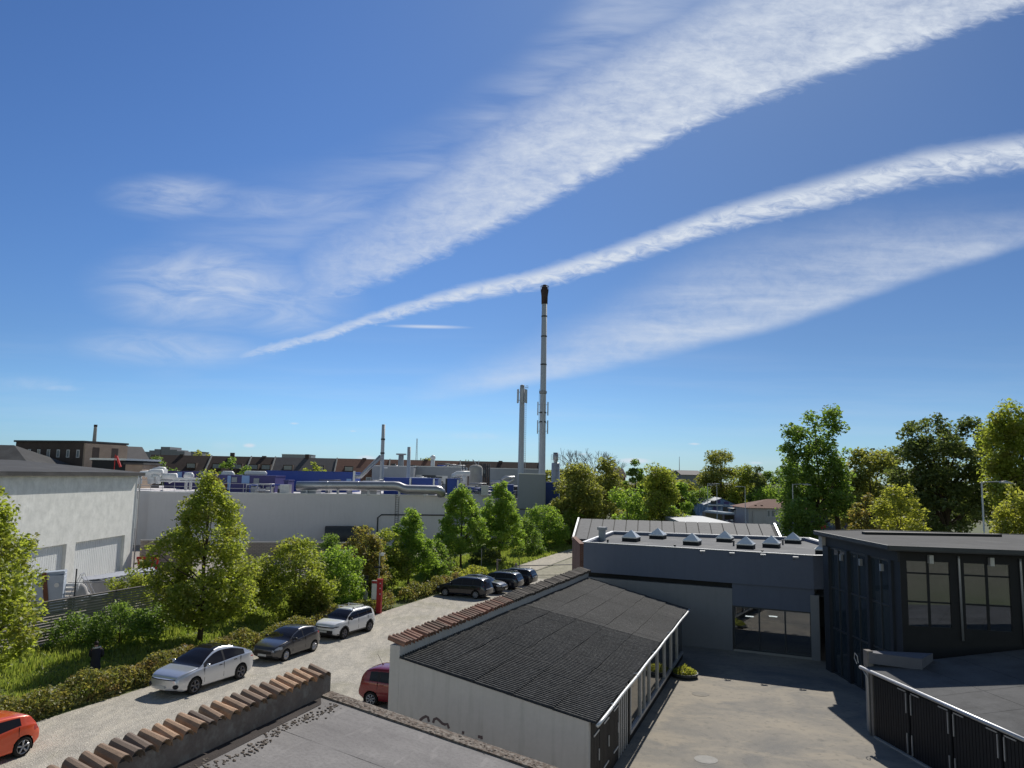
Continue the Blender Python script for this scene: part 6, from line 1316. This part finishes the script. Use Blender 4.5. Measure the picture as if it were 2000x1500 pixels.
def make_car(label, cat, s_, v_, heading, S, body, group=None, wellm='plastic'):
    """S: L W wb fo (front overhang) wr, top/belt profiles (x from the nose), glass limits, lights"""
    c = sv(s_, v_); T = thing('parked_car', label, cat, (c[0], c[1], 0), heading, group)
    L, W, wb, fo, wr = S['L'], S['W'], S['wb'], S['fo'], S['wr']; hw0 = W/2; wx = (fo, fo+wb); Ra = wr+.055
    nst = int(L/.055); xs_ = [0, .012, .035, .07]+list(np.linspace(.11, L-.11, nst))+[L-.07, L-.035, L-.012, L]
    rows = []
    def hwf(x):
        f = min(1, x/.75); r = min(1, (L-x)/.65); return hw0*(1-.20*(1-f)**2.2)*(1-.13*(1-r)**2.2)
    zb0 = S.get('sill', .27)
    names = []
    for x in xs_:
        zt = interp(S['top'], x); zb = min(interp(S['belt'], x), zt-.02); hw = hwf(x); cab = max(0, zt-zb-.10)
        low = zb0+(.10*max(0, 1-x/.3))+(.16*max(0, 1-(L-x)/.3))
        zlim = zb
        ring = [(0., low), (hw*.5, low), (hw-.10, low), (hw-.03, low+.04)]
        for k in range(14):
            t_ = k/13; z_ = low+.10+(zlim-.03-low-.10)*t_; ring.append((hw*(1-.035*(2*t_-.9)**2) if t_ > .45 else hw*(1-.012*(1-t_)), z_))
        hwb = hw*.955; ring.append((hwb*.985, zlim))
        inset = cab*S.get('tumble', .42); wtop = max(hwb*.60, hwb*.955-inset); zsT = zb+(zt-zb)*(.86 if cab > .1 else .7)
        for k in range(1, 6): t_ = k/6; ring.append((hwb*.97+(wtop-hwb*.97)*t_**1.15, zlim+(zsT-zlim)*t_))
        ring.append((wtop, zsT))
        for k in range(1, 6): t_ = k/6; ring.append((wtop*(1-t_**1.5*.999), zsT+(zt-zsT)*(1-(1-t_)**2.2)))
        ring.append((0., zt)); rows.append(ring)
    nr = len(rows[0]); ns = len(xs_); iB = 18; iT = iB+6
    V = []
    for sgn in (1, -1):
        for i, x in enumerate(xs_):
            for y, z in rows[i]: V.append([L/2-x, sgn*y, z])
    parts = {}
    def put(nm, f): parts.setdefault(nm, []).append(f)
    xg0, xg1 = S['ws']; rg0, rg1 = S['rw']; sg0, sg1 = S['sg']; pil = S['pillars']
    dead = set()
    for sgn in (0, 1):
        o = sgn*ns*nr
        for i in range(ns-1):
            xm = (xs_[i]+xs_[i+1])/2
            for j in range(nr-1):
                a, b, c_, d_ = o+i*nr+j, o+(i+1)*nr+j, o+(i+1)*nr+j+1, o+i*nr+j+1; f = (a, b, c_, d_) if sgn == 0 else (d_, c_, b, a)
                zm = (V[a][2]+V[c_][2])/2; nm = 'body'
                if 3 <= j < iB:
                    if any((xm-w)**2+(zm-wr)**2 < (Ra-.008)**2 for w in wx): continue
                    ym = abs(V[a][1])
                if j < 3 and any(abs(xm-w) < Ra-.01 for w in wx) and j > 0: continue
                if iB+0 <= j < iT-1 and sg0 < xm < sg1:
                    t0 = xm-(j-iB)*S.get('lean', .10)*0; front_lim = sg0; 
                    if not any(abs(xm-p_) < .035 for p_ in pil) and interp(S['top'], xm)-interp(S['belt'], xm) > .20: nm = 'side_window'
                    elif interp(S['top'], xm)-interp(S['belt'], xm) > .20: nm = 'pillar_trim'
                if iT-0 <= j and xg0 < xm < xg1: nm = 'windscreen'
                if iT-0 <= j and rg0 < xm < rg1: nm = 'rear_window'
                if nm == 'body' and j >= iT+1 and S.get('dark_roof') and xg1 <= xm <= rg0: nm = 'glass_roof'
                for (pn, x0, x1, z0, z1) in S.get('side_marks', ()):
                    if x0 < xm < x1 and z0 < zm < z1 and j < iB+1: nm = pn
                if 3 <= j < iB and zm < S.get('clad', 0): nm = 'lower_cladding'
                if S.get('clad') and 3 <= j < iB and any((xm-w)**2+(zm-wr)**2 < (Ra+.075)**2 for w in wx): nm = 'lower_cladding'
                put(nm, f)
        # snap wheel arch edges to circles
        for i, x in enumerate(xs_):
            for w in wx:
                if abs(x-w) < Ra:
                    for j in range(3, iB):
                        q = V[o+i*nr+j]; dx, dz = (L/2-q[0])-w, q[2]-wr; r = math.hypot(dx, dz)
                        if Ra-.06 < r < Ra and dz > -.15: q[0] = L/2-(w+dx*Ra/r); q[2] = wr+dz*Ra/r
    # front and rear faces as bulged grids
    ncol = 18
    for end, i0, sg in (('front', 0, 1), ('rear', ns-1, -1)):
        base = len(V); R0 = rows[i0]; js = list(range(2, nr)); 
        for j in js:
            y, z = R0[j]
            for k in range(ncol+1):
                t_ = -1+2*k/ncol; V.append([sg*(L/2+S.get('bulge', .07)*(1-t_*t_)**.8), y*t_, z])
        for a_ in range(len(js)-1):
            for k in range(ncol):
                f = (base+a_*(ncol+1)+k, base+a_*(ncol+1)+k+1, base+(a_+1)*(ncol+1)+k+1, base+(a_+1)*(ncol+1)+k); f = f if sg > 0 else f[::-1]
                ym = abs(-1+2*(k+.5)/ncol)*(R0[js[a_]][0]+R0[js[a_+1]][0])/2; zm = (R0[js[a_]][1]+R0[js[a_+1]][1])/2; nm = 'body'
                for (pn, y0, y1, z0, z1) in S.get(end+'_marks', ()):
                    if y0 <= ym < y1 and z0 < zm < z1: nm = pn
                put(nm, f)
    mats = dict(body=body, side_window=M['car_glass'], windscreen=M['car_glass'], rear_window=M['car_glass'], pillar_trim=M['plastic'], glass_roof=M['car_glass'], grille=M['plastic'], headlight=M['lamp_clear'], tail_light=M['lamp_red'], lower_cladding=M['plastic'], bumper=M['plastic'], lower_intake=M['plastic'], light_bar=M['plastic'], fog_lamp=M['plastic'])
    for nm, fs in parts.items():
        # split left and right clusters so that each lamp is a part of its own
        groups = {'': fs}
        if nm in ('headlight', 'tail_light', 'side_window', 'lower_cladding', 'fog_lamp'):
            pass
        if nm == 'pillar_trim':
            continue_ = 0
        if nm in ('headlight', 'tail_light', 'side_window', 'lower_cladding', 'fog_lamp'):
            groups = {}
            for f in fs:
                ym = sum(V[i][1] for i in f)/len(f); groups.setdefault(ym > 0, []).append(f)
        if nm == 'pillar_trim':
            par = {}
            def fd_(a):
                while par.setdefault(a, a) != a: a = par[a]
                return a
            for f in fs:
                for q in f[1:]: par[fd_(q)] = fd_(f[0])
            groups = {}
            for f in fs: groups.setdefault(fd_(f[0]), []).append(f)
        for fs_ in groups.values():
            used = sorted({i for f in fs_ for i in f}); mp = {k: n_ for n_, k in enumerate(used)}
            m = MB(); m.v = [tuple(map(float, V[i])) for i in used]; m.f = [tuple(mp[i] for i in f) for f in fs_]; ob = m.build(nm, mats[nm], T, True)
            bm = __import__('bmesh').new(); bm.from_mesh(ob.data); __import__('bmesh').ops.remove_doubles(bm, verts=bm.verts, dist=.0006); bm.to_mesh(ob.data); bm.free()
    # wheels
    rimm = S.get('rim', 'rim'); nsp = S.get('spokes', 5)
    for w in wx:
        MB().box((L/2-w, 0, wr+.02), (2*Ra+.02, W-.52, .5)).build('wheel_well', M['plastic'], T)
        m = MB()
        for sg in (1, -1):
            seg = 22; a_ = [(Ra*math.cos(math.pi*k/seg), wr+Ra*math.sin(math.pi*k/seg)) for k in range(-3, seg+4)]
            vs_ = [(L/2-w+x_, sg*(hw0-.035), z_) for x_, z_ in a_]+[(L/2-w+x_, sg*(hw0-.28), z_) for x_, z_ in a_]; n_ = len(a_)
            m.add(vs_, [(k, k+1, n_+k+1, n_+k) for k in range(n_-1)])
        m.build('arch_liner', M['plastic'], T)
        for sg in (1, -1):
            yo = sg*(hw0-.02); cx = L/2-w; tw = .21
            prof = [(wr*.66, 0), (wr*.70, .012), (wr*.93, .012), (wr, -.02), (wr, -tw+.02), (wr*.93, -tw), (wr*.6, -tw)]
            m = MB(); m.lathe([(r_, sg*h_) for r_, h_ in prof], (cx, yo, wr), 26, 'Y'); wo_ = m.build('wheel', M['tyre'], T, True)
            m = MB(); m.lathe([(wr*.70, sg*.008), (wr*.66, sg*.012), (wr*.60, -sg*.03), (wr*.60, -sg*.10)], (cx, yo, wr), 26, 'Y'); rr = wr*.64
            for k in range(nsp):
                a_ = 2*math.pi*k/nsp+.3; 
                for da in ((-.09, .09) if S.get('twin') else (0,)):
                    a2 = a_+da; p0 = Vector((cx+.03*math.cos(a_), yo-sg*.02, wr+.03*math.sin(a_))); p1 = Vector((cx+rr*math.cos(a2), yo-sg*.002, wr+rr*math.sin(a2))); m.beam(p0, p1, .022, .050 if S.get('twin') else .065) if False else m.tube([p0, p1], [.030, .026 if S.get('twin') else .040], 6)
            m.lathe([(0, sg*.0), (.05, -sg*.0), (.06, -sg*.03)], (cx, yo, wr), 12, 'Y'); m.build('rim', M[rimm], wo_, True)
            MB().lathe([(0, -sg*.075), (wr*.61, -sg*.075)], (cx, yo, wr), 20, 'Y').build('brake_disc', M['plastic'], wo_)
    # mirrors, handles, plates
    xm_ = S['mirror']; zm_ = interp(S['belt'], xm_)+.06
    for sg in (1, -1):
        mm = MB(); mm.ball((L/2-xm_, sg*(hw0+.09), zm_+.03), (.08, .11, .075), 10, 7); mm.beam((L/2-xm_-.0, sg*(hw0-.05), zm_-.04), (L/2-xm_, sg*(hw0+.05), zm_), .05, .04); mm.build('mirror', M[S['mirror_mat']] if S.get('mirror_mat') else body, T, True)
        for xh in S['handles']:
            MB().box((L/2-xh, sg*(hw0*.985), interp(S['belt'], xh)-.11), (.17, .03, .03)).build('door_handle', body if not S.get('handle_mat') else M[S['handle_mat']], T)
        for xd in S['doors']:
            zb_ = interp(S['belt'], xd)-.02; MB().box((L/2-xd, sg*(hw0*.986), (zb_+.42)/2), (.012, .022, zb_-.42)).build('door_gap', M['plastic'], T)
    bl = S.get('bulge', .07)
    if S.get('plate_f', True): MB().box((L/2+bl+.012, 0, S.get('pz', .50)), (.02, .52, .11)).build('number_plate', M['plate'], T)
    MB().box((-L/2-bl-.012, 0, S.get('pzr', .85)), (.02, .52, .11)).build('number_plate', M['plate'], T)
    if S.get('fogs'):
        for sg in (1, -1): MB().ball((L/2-.015, sg*hw0*.735, .50), (.10, .15, .105), 14, 9).build('lower_intake', M['plastic'], T, True)
    for (r0, r1) in S.get('rails', ()):
        for sg in (1, -1):
            pts = [(L/2-x_, sg*(hw0*.955*.955-(interp(S['top'], x_)-interp(S['belt'], x_))*S.get('tumble', .42)+.05), interp(S['top'], x_)+(.045 if 0 < k < 6 else -.05)) for k, x_ in enumerate(np.linspace(r0, r1, 7))]; MB().tube(pts, .018, 6).build('roof_rail', M[S.get('railm', 'plastic')], T, True)
    for xb in S.get('bars', ()):
        m = MB(); z_ = interp(S['top'], xb)+.11; m.beam((L/2-xb, -.60, z_), (L/2-xb, .60, z_), .08, .03)
        for sg in (1, -1): m.beam((L/2-xb, sg*.55, z_), (L/2-xb, sg*.55, z_-.12), .08, .05)
        m.build('roof_bar', M['light_metal'], T)
    if S.get('antenna'): xa = S['antenna']; z_ = interp(S['top'], xa); m = MB(); m.tube([(L/2-xa, 0, z_-.01), (L/2-xa-.28, 0, z_+.42)], .008, 5); m.lathe([(.04, z_-.02), (.03, z_+.03), (0, z_+.04)], (L/2-xa, 0, 0), 8); m.build('antenna', M['plastic'], T)
    return T
p_silver = paint('silver_paint', (.62, .64, .68), .55); p_grey = paint('dark_grey_metallic_paint', (.075, .073, .078), .4); p_white = paint('white_car_paint', (.78, .78, .78), 0); p_orange = paint('orange_red_paint', (.72, .085, .02), .15)
p_red = paint('dark_red_car_paint', (.20, .010, .016), .2); p_black = paint('blue_black_paint', (.008, .010, .018), .3); p_navy = paint('night_blue_paint', (.007, .010, .022), .3); p_anth = paint('anthracite_car_paint', (.018, .020, .024), .4)
HD = math.atan2(-UY, -UX)     # facing back down the car park, towards the viewer
suvc = dict(L=4.75, W=1.92, wb=2.89, fo=.92, wr=.372, tumble=.50, top=[(0, .80), (.10, .90), (.45, 1.02), (1.20, 1.15), (1.75, 1.46), (2.25, 1.69), (2.65, 1.76), (3.20, 1.72), (3.9, 1.52), (4.35, 1.32), (4.65, 1.18), (4.75, 1.06)],
    belt=[(0, .75), (.10, .84), (.5, .94), (1.2, 1.04), (2.5, 1.09), (3.6, 1.16), (4.3, 1.17), (4.65, 1.11), (4.75, 1.0)], ws=(1.10, 2.32), rw=(3.45, 4.40), sg=(1.45, 4.05), pillars=(2.72,), dark_roof=True, mirror=1.55, handles=(2.45, 3.4), handle_mat='plastic', doors=(1.45, 2.66, 3.75), pz=.46, pzr=.80, rim='rim_dark', spokes=5, twin=True, bulge=.14,
    front_marks=(('light_bar', 0, 2, .735, .79),), fogs=True, side_marks=(('tail_light', 4.5, 4.75, .92, .98),), rear_marks=(('tail_light', 0, 2, .90, .97),), sill=.24)
make_car('silver coupe-shaped electric car with a black glass roof, parked facing the viewer', 'car', 30.45, -26.25, HD-.055, suvc, p_silver, 'cars parked along the hedge')
hatch = dict(L=3.97, W=1.72, wb=2.49, fo=.80, wr=.305, tumble=.44, top=[(0, .68), (.10, .80), (.45, .93), (1.05, 1.04), (1.6, 1.31), (2.1, 1.47), (2.5, 1.51), (3.1, 1.45), (3.55, 1.36), (3.80, 1.15), (3.92, .95), (3.97, .75)],
    belt=[(0, .64), (.10, .74), (.5, .86), (1.1, .94), (2.4, 1.02), (3.4, 1.10), (3.85, 1.0), (3.97, .72)], ws=(.98, 2.12), rw=(3.55, 3.85), sg=(1.30, 3.35), pillars=(2.30,), mirror=1.42, mirror_mat='plastic', handles=(2.05,), doors=(1.35, 2.45), pz=.42, pzr=.75, spokes=11, bulge=.12,
    front_marks=(('grille', 0, .52, .46, .62), ('lower_intake', 0, .6, .30, .40), ('headlight', .55, 2, .60, .76)), side_marks=(('headlight', 0, .50, .66, .80), ('tail_light', 3.66, 3.86, .98, 1.28)), rear_marks=(('tail_light', .6, 2, .72, .95),), sill=.22)
make_car('dark grey three-door hatchback between the silver car and the white car', 'car', 36.95, -26.30, HD-.02, hatch, p_grey, 'cars parked along the hedge')
cross = dict(L=4.16, W=1.80, wb=2.60, fo=.83, wr=.335, tumble=.36, top=[(0, .82), (.08, .92), (.35, 1.02), (.95, 1.10), (1.45, 1.40), (1.85, 1.57), (2.3, 1.60), (3.2, 1.59), (3.7, 1.53), (3.95, 1.30), (4.10, 1.0), (4.16, .85)],
    belt=[(0, .78), (.08, .86), (.4, .95), (1.0, 1.02), (2.4, 1.06), (3.5, 1.12), (3.95, 1.08), (4.16, .82)], ws=(.92, 1.80), rw=(3.72, 4.02), sg=(1.22, 3.72), pillars=(2.25, 3.18), mirror=1.32, mirror_mat='plastic', handles=(2.05, 3.0), doors=(1.2, 2.22, 3.2), pz=.52, pzr=.9, rim='rim_dark', spokes=5, twin=True, bulge=.10, clad=.36,
    front_marks=(('grille', 0, 2, .72, .80), ('lower_intake', 0, .62, .36, .60)), side_marks=(('grille', 0, .30, .76, .82), ('tail_light', 4.0, 4.16, .82, 1.0)), rear_marks=(('tail_light', .5, 2, .80, .95),), sill=.27, rails=((1.7, 3.8),), bars=(2.05, 3.05))
make_car('white compact crossover with roof bars, parked next to the red sign pillar', 'car', 43.1, -26.45, HD-.09, cross, p_white, 'cars parked along the hedge')
clio = dict(L=4.05, W=1.80, wb=2.58, fo=.82, wr=.335, tumble=.46, top=[(0, .62), (.10, .74), (.45, .88), (1.05, 1.00), (1.6, 1.27), (2.1, 1.42), (2.5, 1.45), (3.1, 1.42), (3.60, 1.34), (3.72, 1.28), (3.90, 1.02), (4.05, .80)],
    belt=[(0, .58), (.10, .68), (.5, .82), (1.1, .92), (2.4, .98), (3.3, 1.06), (3.85, 1.0), (4.05, .78)], ws=(.98, 2.12), rw=(3.66, 3.86), sg=(1.30, 3.30), pillars=(2.28,), mirror=1.42, handles=(2.05,), doors=(1.35, 2.35, 3.2), pz=.44, pzr=.6, spokes=5, bulge=.12,
    front_marks=(('grille', 0, .52, .42, .58), ('headlight', .55, 2, .58, .72)), side_marks=(('headlight', 0, .50, .62, .735), ('tail_light', 3.80, 4.05, .80, .95)), rear_marks=(('tail_light', .45, 2, .78, .95),), sill=.22)
make_car('orange-red hatchback cut off by the left edge of the photo', 'car', 19.25, -26.2, HD-.02, clio, p_orange, 'cars parked along the hedge')
mpv = dict(L=3.95, W=1.72, wb=2.55, fo=.75, wr=.31, tumble=.30, top=[(0, .66), (.10, .80), (.45, .95), (.85, 1.08), (1.4, 1.42), (1.8, 1.58), (2.3, 1.62), (3.2, 1.60), (3.62, 1.50), (3.82, 1.25), (3.90, .95), (3.95, .75)],
    belt=[(0, .62), (.10, .74), (.5, .88), (.95, .98), (2.4, 1.04), (3.4, 1.07), (3.8, 1.02), (3.95, .72)], ws=(.82, 1.72), rw=(3.66, 3.84), sg=(1.15, 3.42), pillars=(2.15, 2.98), mirror=1.25, handles=(1.95, 2.8), doors=(1.15, 2.1, 3.0), pz=.45, pzr=.7, spokes=7, bulge=.10,
    front_marks=(('grille', 0, .5, .42, .6), ('headlight', .5, 2, .6, .75)), side_marks=(('headlight', 0, .4, .66, .79), ('tail_light', 3.72, 3.95, 1.08, 1.42)), rear_marks=(('tail_light', .62, 2, .7, 1.0),), sill=.24, antenna=3.2)
make_car('dark red tall hatchback half hidden behind the corrugated shed', 'car', 31.35, -16.0, math.atan2(-UX, UY)+.02, mpv, p_red)
van = dict(L=4.60, W=1.84, wb=2.79, fo=.95, wr=.33, tumble=.34, top=[(0, .62), (.10, .78), (.5, .95), (1.0, 1.08), (1.6, 1.42), (2.1, 1.60), (2.6, 1.66), (3.8, 1.64), (4.25, 1.54), (4.42, 1.28), (4.52, 1.0), (4.60, .80)],
    belt=[(0, .58), (.10, .72), (.55, .88), (1.1, 1.0), (2.5, 1.05), (3.8, 1.08), (4.3, 1.06), (4.60, .78)], ws=(.95, 2.0), rw=(4.28, 4.46), sg=(1.30, 4.15), pillars=(2.42, 3.42), mirror=1.45, handles=(2.25, 3.2), doors=(1.3, 2.38, 3.45), pz=.45, pzr=.8, spokes=8, bulge=.08,
    front_marks=(('grille', 0, .5, .42, .6), ('headlight', .5, 2, .6, .75)), side_marks=(('headlight', 0, .4, .66, .79), ('tail_light', 4.38, 4.60, .98, 1.15)), rear_marks=(('tail_light', .5, 2, .95, 1.1),), sill=.24, rails=((1.9, 4.2),), railm='light_metal')
HS = math.atan2(UX, -UY)      # nose towards the hedge
make_car('dark people carrier at the hedge, nearest of the dark parked cars', 'car', 60.45, -25.85, HS-.05, van, p_navy, 'dark cars parked nose to the hedge')
estate = dict(L=4.65, W=1.82, wb=2.68, fo=.92, wr=.325, tumble=.42, top=[(0, .60), (.10, .72), (.5, .86), (1.15, .98), (1.75, 1.28), (2.3, 1.45), (2.8, 1.50), (3.9, 1.47), (4.35, 1.38), (4.50, 1.12), (4.60, .95), (4.65, .80)],
    belt=[(0, .56), (.10, .66), (.5, .80), (1.2, .92), (2.5, .97), (3.8, 1.02), (4.35, 1.0), (4.65, .78)], ws=(1.08, 2.2), rw=(4.36, 4.54), sg=(1.45, 4.15), pillars=(2.5, 3.45), mirror=1.6, handles=(2.3, 3.25), doors=(1.4, 2.48, 3.5), pz=.42, pzr=.8, spokes=8, bulge=.08,
    front_marks=(('grille', 0, .5, .42, .58), ('headlight', .5, 2, .58, .7)), side_marks=(('headlight', 0, .4, .6, .73), ('tail_light', 4.42, 4.65, .92, 1.12)), rear_marks=(('tail_light', .45, 2, .88, 1.05),), sill=.2, rails=((2.2, 4.2),), railm='light_metal')
make_car('dark blue estate car, second row of dark cars, pale window trim', 'car', 66.3, -25.2, HS-.04, estate, p_navy, 'dark cars parked nose to the hedge')
make_car('black estate car farthest along the row of dark cars, beside the gate', 'car', 69.4, -24.9, HS-.02, estate, p_black, 'dark cars parked nose to the hedge')
h2_ = dict(hatch); make_car('dark hatchback backed in, its nose and headlight showing behind the people carrier', 'car', 63.3, -25.3, HS+math.pi, h2_, p_anth, 'dark cars parked nose to the hedge')

# ------------------------------------------------------------------ signs, gate, posts
p = gz(738, 1198); T = thing('sign_pillar', 'dark red sign pillar with a white notice board, beside the white crossover', 'sign', (p[0], p[1], 0), -.25)
MB().bx(-.10, .24, -.14, .14, 0, 2.35).build('pillar', M['red_sign'], T); MB().bx(-.13, .27, -.17, .17, 2.35, 2.43).build('cap', M['red'], T)
f = MB().bx(-.52, -.101, -.10, .06, .95, 2.3).build('board', M['galv'], T); MB().bx(-.50, -.13, -.112, -.101, 1.0, 2.08).build('notice', M['pipe_white'], f); MB().bx(-.50, -.13, -.113, -.101, 2.10, 2.26).build('header', M['red_sign'], f)
for z_ in (1.35, 1.75, 2.1): MB().bx(.12, .20, -.152, -.141, z_, z_+.07).build('button', M['pipe_white'], T)
p = gz(713, 1196); T = thing('parking_sign', 'tall narrow black sign with pale lines and a small pale plate on a post', 'sign', (p[0], p[1], 0), -.2)
MB().tube([(0, 0, 0), (0, 0, 2.6)], .035, 7).build('post', M['galv'], T); MB().bx(-.16, .16, -.06, -.036, 1.55, 2.62).build('panel', M['plastic'], T); MB().bx(-.18, .16, -.06, -.036, .95, 1.45).build('plate', M['galv'], T)
for k in range(4): MB().bx(-.10, .10, -.064, -.0605, 1.7+k*.2, 1.73+k*.2).build('line', M['galv'], T)
p = gz(733, 1192); T = thing('camera_pole', 'grey pole with a small white camera and a dark street plate, behind the sign pillar', 'pole', (p[0]-.1, p[1]+1.6, 0))
MB().tube([(0, 0, 0), (0, 0, 4.0)], .05, 7).build('pole', M['galv'], T); MB().bx(-.35, .22, -.08, -.05, 2.85, 3.0).build('plate', M['plastic'], T); MB().box((.22, -.1, 3.9), (.22, .16, .22), rz=.4).build('camera', M['pipe_white'], T)
a = gz(1008, 1126, 0); b = gz(1137, 1124, 0); T = thing('barrier_gate', 'long thin horizontal barrier gate with a diagonal brace across the pale ground', 'gate', (a[0], a[1], 0), math.atan2(b[1]-a[1], b[0]-a[0])); L = math.hypot(b[0]-a[0], b[1]-a[1])
MB().tube([(-.2, 0, 1.05), (L, 0, 1.12)], .045, 7).build('boom', M['pipe_dark'], T); MB().tube([(L*.12, 0, .15), (L*.55, 0, 1.05)], .025, 6).build('brace', M['pipe_dark'], T); MB().tube([(.25, 0, .1), (L*.8, 0, .1)], .025, 6).build('lower_rail', M['pipe_dark'], T)
MB().bx(-.1, .1, -.1, .1, 0, 1.3).build('post', M['wood_grey'], T); MB().bx(L-.1, L+.1, -.1, .1, 0, 1.25).build('post', M['wood_grey'], T)
p = gz(1013, 1128); T = thing('thin_post', 'slim dark post rising above the farthest dark car', 'post', (p[0], p[1]-2, 0)); MB().tube([(0, 0, 0), (0, 0, 2.1)], .04, 6).build('pole', M['pipe_dark'], T)
p = gz(971, 1120); T = thing('bollard', 'short dark timber post with a crosspiece at the start of the pale path', 'post', (p[0], p[1], 0)); MB().bx(-.1, .1, -.1, .1, 0, 1.35).build('post', M['wood_grey'], T); MB().bx(-.12, .4, -.08, .08, 1.25, 1.42).build('crosspiece', M['pipe_dark'], T)
for lab, px, py, h_ in (('thin garden post right of the left pyramid-shaped tree', 940, 1112, 2.2), ('very thin pole among the bushes left of the dark storage tank', 651, 1150, 3.5)):
    p = gz(px, py); T = thing('garden_pole', lab, 'pole', (p[0], p[1], 0)); MB().tube([(0, 0, 0), (0, 0, h_)], .035, 6).build('pole', M['galv'], T)

# ------------------------------------------------------------------ person standing in the grass, seen from behind
p = gz(184, 1326); T = thing('person', 'person in a dark coat with pale collar, standing in the grass, head bowed', 'person', (p[0], p[1], 0), .35)
def skin(name, verts, edges, rad, mat, parent, sub=2):
    me = bpy.data.meshes.new(name); me.from_pydata(verts, edges, []); o = bpy.data.objects.new(name, me); C.objects.link(o); o.parent = parent
    md = o.modifiers.new('skin', 'SKIN'); me.skin_vertices[0].data[0].use_root = True
    for i, r in enumerate(rad): me.skin_vertices[0].data[i].radius = (r if hasattr(r, '__len__') else (r, r))
    sb = o.modifiers.new('sub', 'SUBSURF'); sb.levels = sub; sb.render_levels = sub; me.materials.append(mat); return o
Vb = [(0, 0, .92), (0, .01, 1.12), (0, .03, 1.32), (0, .07, 1.43), (-.03, .12, 1.52), (-.05, .17, 1.62),
      (.17, .03, 1.38), (.25, .06, 1.12), (.20, .26, .98), (.15, .34, .95), (-.17, .03, 1.38), (-.25, .06, 1.12), (-.20, .26, 1.0), (-.14, .35, .98),
      (.10, 0, .85), (.11, .02, .47), (.11, -.02, .09), (.12, .12, .04), (-.10, 0, .85), (-.12, .04, .47), (-.13, .0, .09), (-.14, .14, .04)]
Eb = [(0, 1), (1, 2), (2, 3), (3, 4), (4, 5), (2, 6), (6, 7), (7, 8), (8, 9), (2, 10), (10, 11), (11, 12), (12, 13), (0, 14), (14, 15), (15, 16), (16, 17), (0, 18), (18, 19), (19, 20), (20, 21)]
Rb = [(.15, .12), (.14, .11), (.15, .11), (.06, .06), (.085, .10), (.085, .095), .07, .05, .038, .03, .07, .05, .038, .03, .09, .06, .045, .04, .09, .06, .045, .04]
skin('body', Vb, Eb, Rb, M['skin'], T)
hr = MB(); hr.ball((-.045, .13, 1.62), (.108, .118, .105), 14, 10); hr.build('hair', M['hair'], T, True)
# five fingers on each hand, curled at the front
for sg, hx in ((1, .15), (-1, -.14)):
    fv = []; fe = []; fr = []
    for k in range(4):
        b0 = len(fv); y_ = .36; x_ = hx+sg*(-.03+.02*k); fv += [(x_, y_, .955), (x_-sg*.005, y_+.045, .945-.003*k), (x_-sg*.01, y_+.06, .915), (x_-sg*.012, y_+.045, .895)]; fe += [(b0, b0+1), (b0+1, b0+2), (b0+2, b0+3)]; fr += [.010, .009, .0085, .007]
    b0 = len(fv); fv += [(hx-sg*.045, .335, .96), (hx-sg*.07, .36, .95), (hx-sg*.075, .385, .935)]; fe += [(b0, b0+1), (b0+1, b0+2)]; fr += [.012, .010, .008]
    me_ = skin('fingers', fv, fe, fr, M['skin'], T, 1)
    for i in (0, 4, 8, 12, 16): me_.data.skin_vertices[0].data[i].use_root = True
ct = MB(); seg = 20; prof = [(.23, .19, .42, 0), (.22, .18, .62, .0), (.205, .165, .85, .0), (.20, .155, 1.02, .01), (.215, .16, 1.2, .02), (.225, .155, 1.34, .03), (.16, .13, 1.43, .05), (.085, .085, 1.475, .08)]
vs = []
for (a, b, z_, dy) in prof:
    for k in range(seg):
        t_ = 2*math.pi*k/seg; w_ = 1+.04*math.sin(5*t_+z_*4)*(1 if z_ < 1 else .3); vs.append((a*w_*math.cos(t_), dy+b*w_*math.sin(t_), z_))
ct.add(vs, [(i*seg+k, i*seg+(k+1) % seg, (i+1)*seg+(k+1) % seg, (i+1)*seg+k) for i in range(len(prof)-1) for k in range(seg)])
for sg in (1, -1): ct.tube([(sg*.17, .04, 1.37), (sg*.225, .05, 1.30), (sg*.27, .06, 1.12), (sg*.23, .20, 1.02), (sg*.19, .28, .98)], [.085, .088, .075, .066, .058], 12)
ct.build('coat', M['cloth_dark'], T, True)
lg = MB()
for sg in (1, -1): lg.tube([(sg*.10, 0, .88), (sg*.115, .02, .47), (sg*.12, 0, .12)], [.105, .085, .075], 12)
lg.build('trousers', M['cloth_dark'], T, True)
for sg in (1, -1): MB().ball((sg*.12, .06, .06), (.06, .15, .06), 12, 8).build('shoe', M['plastic'], T, True)
cl_ = MB(); cl_.tube([(.15*math.cos(a), .04+.115*math.sin(a), 1.445+.02*math.cos(a)) for a in np.linspace(-2.9, .35, 12)], .042, 8); cl_.build('collar', M['cloth_light'], T, True)
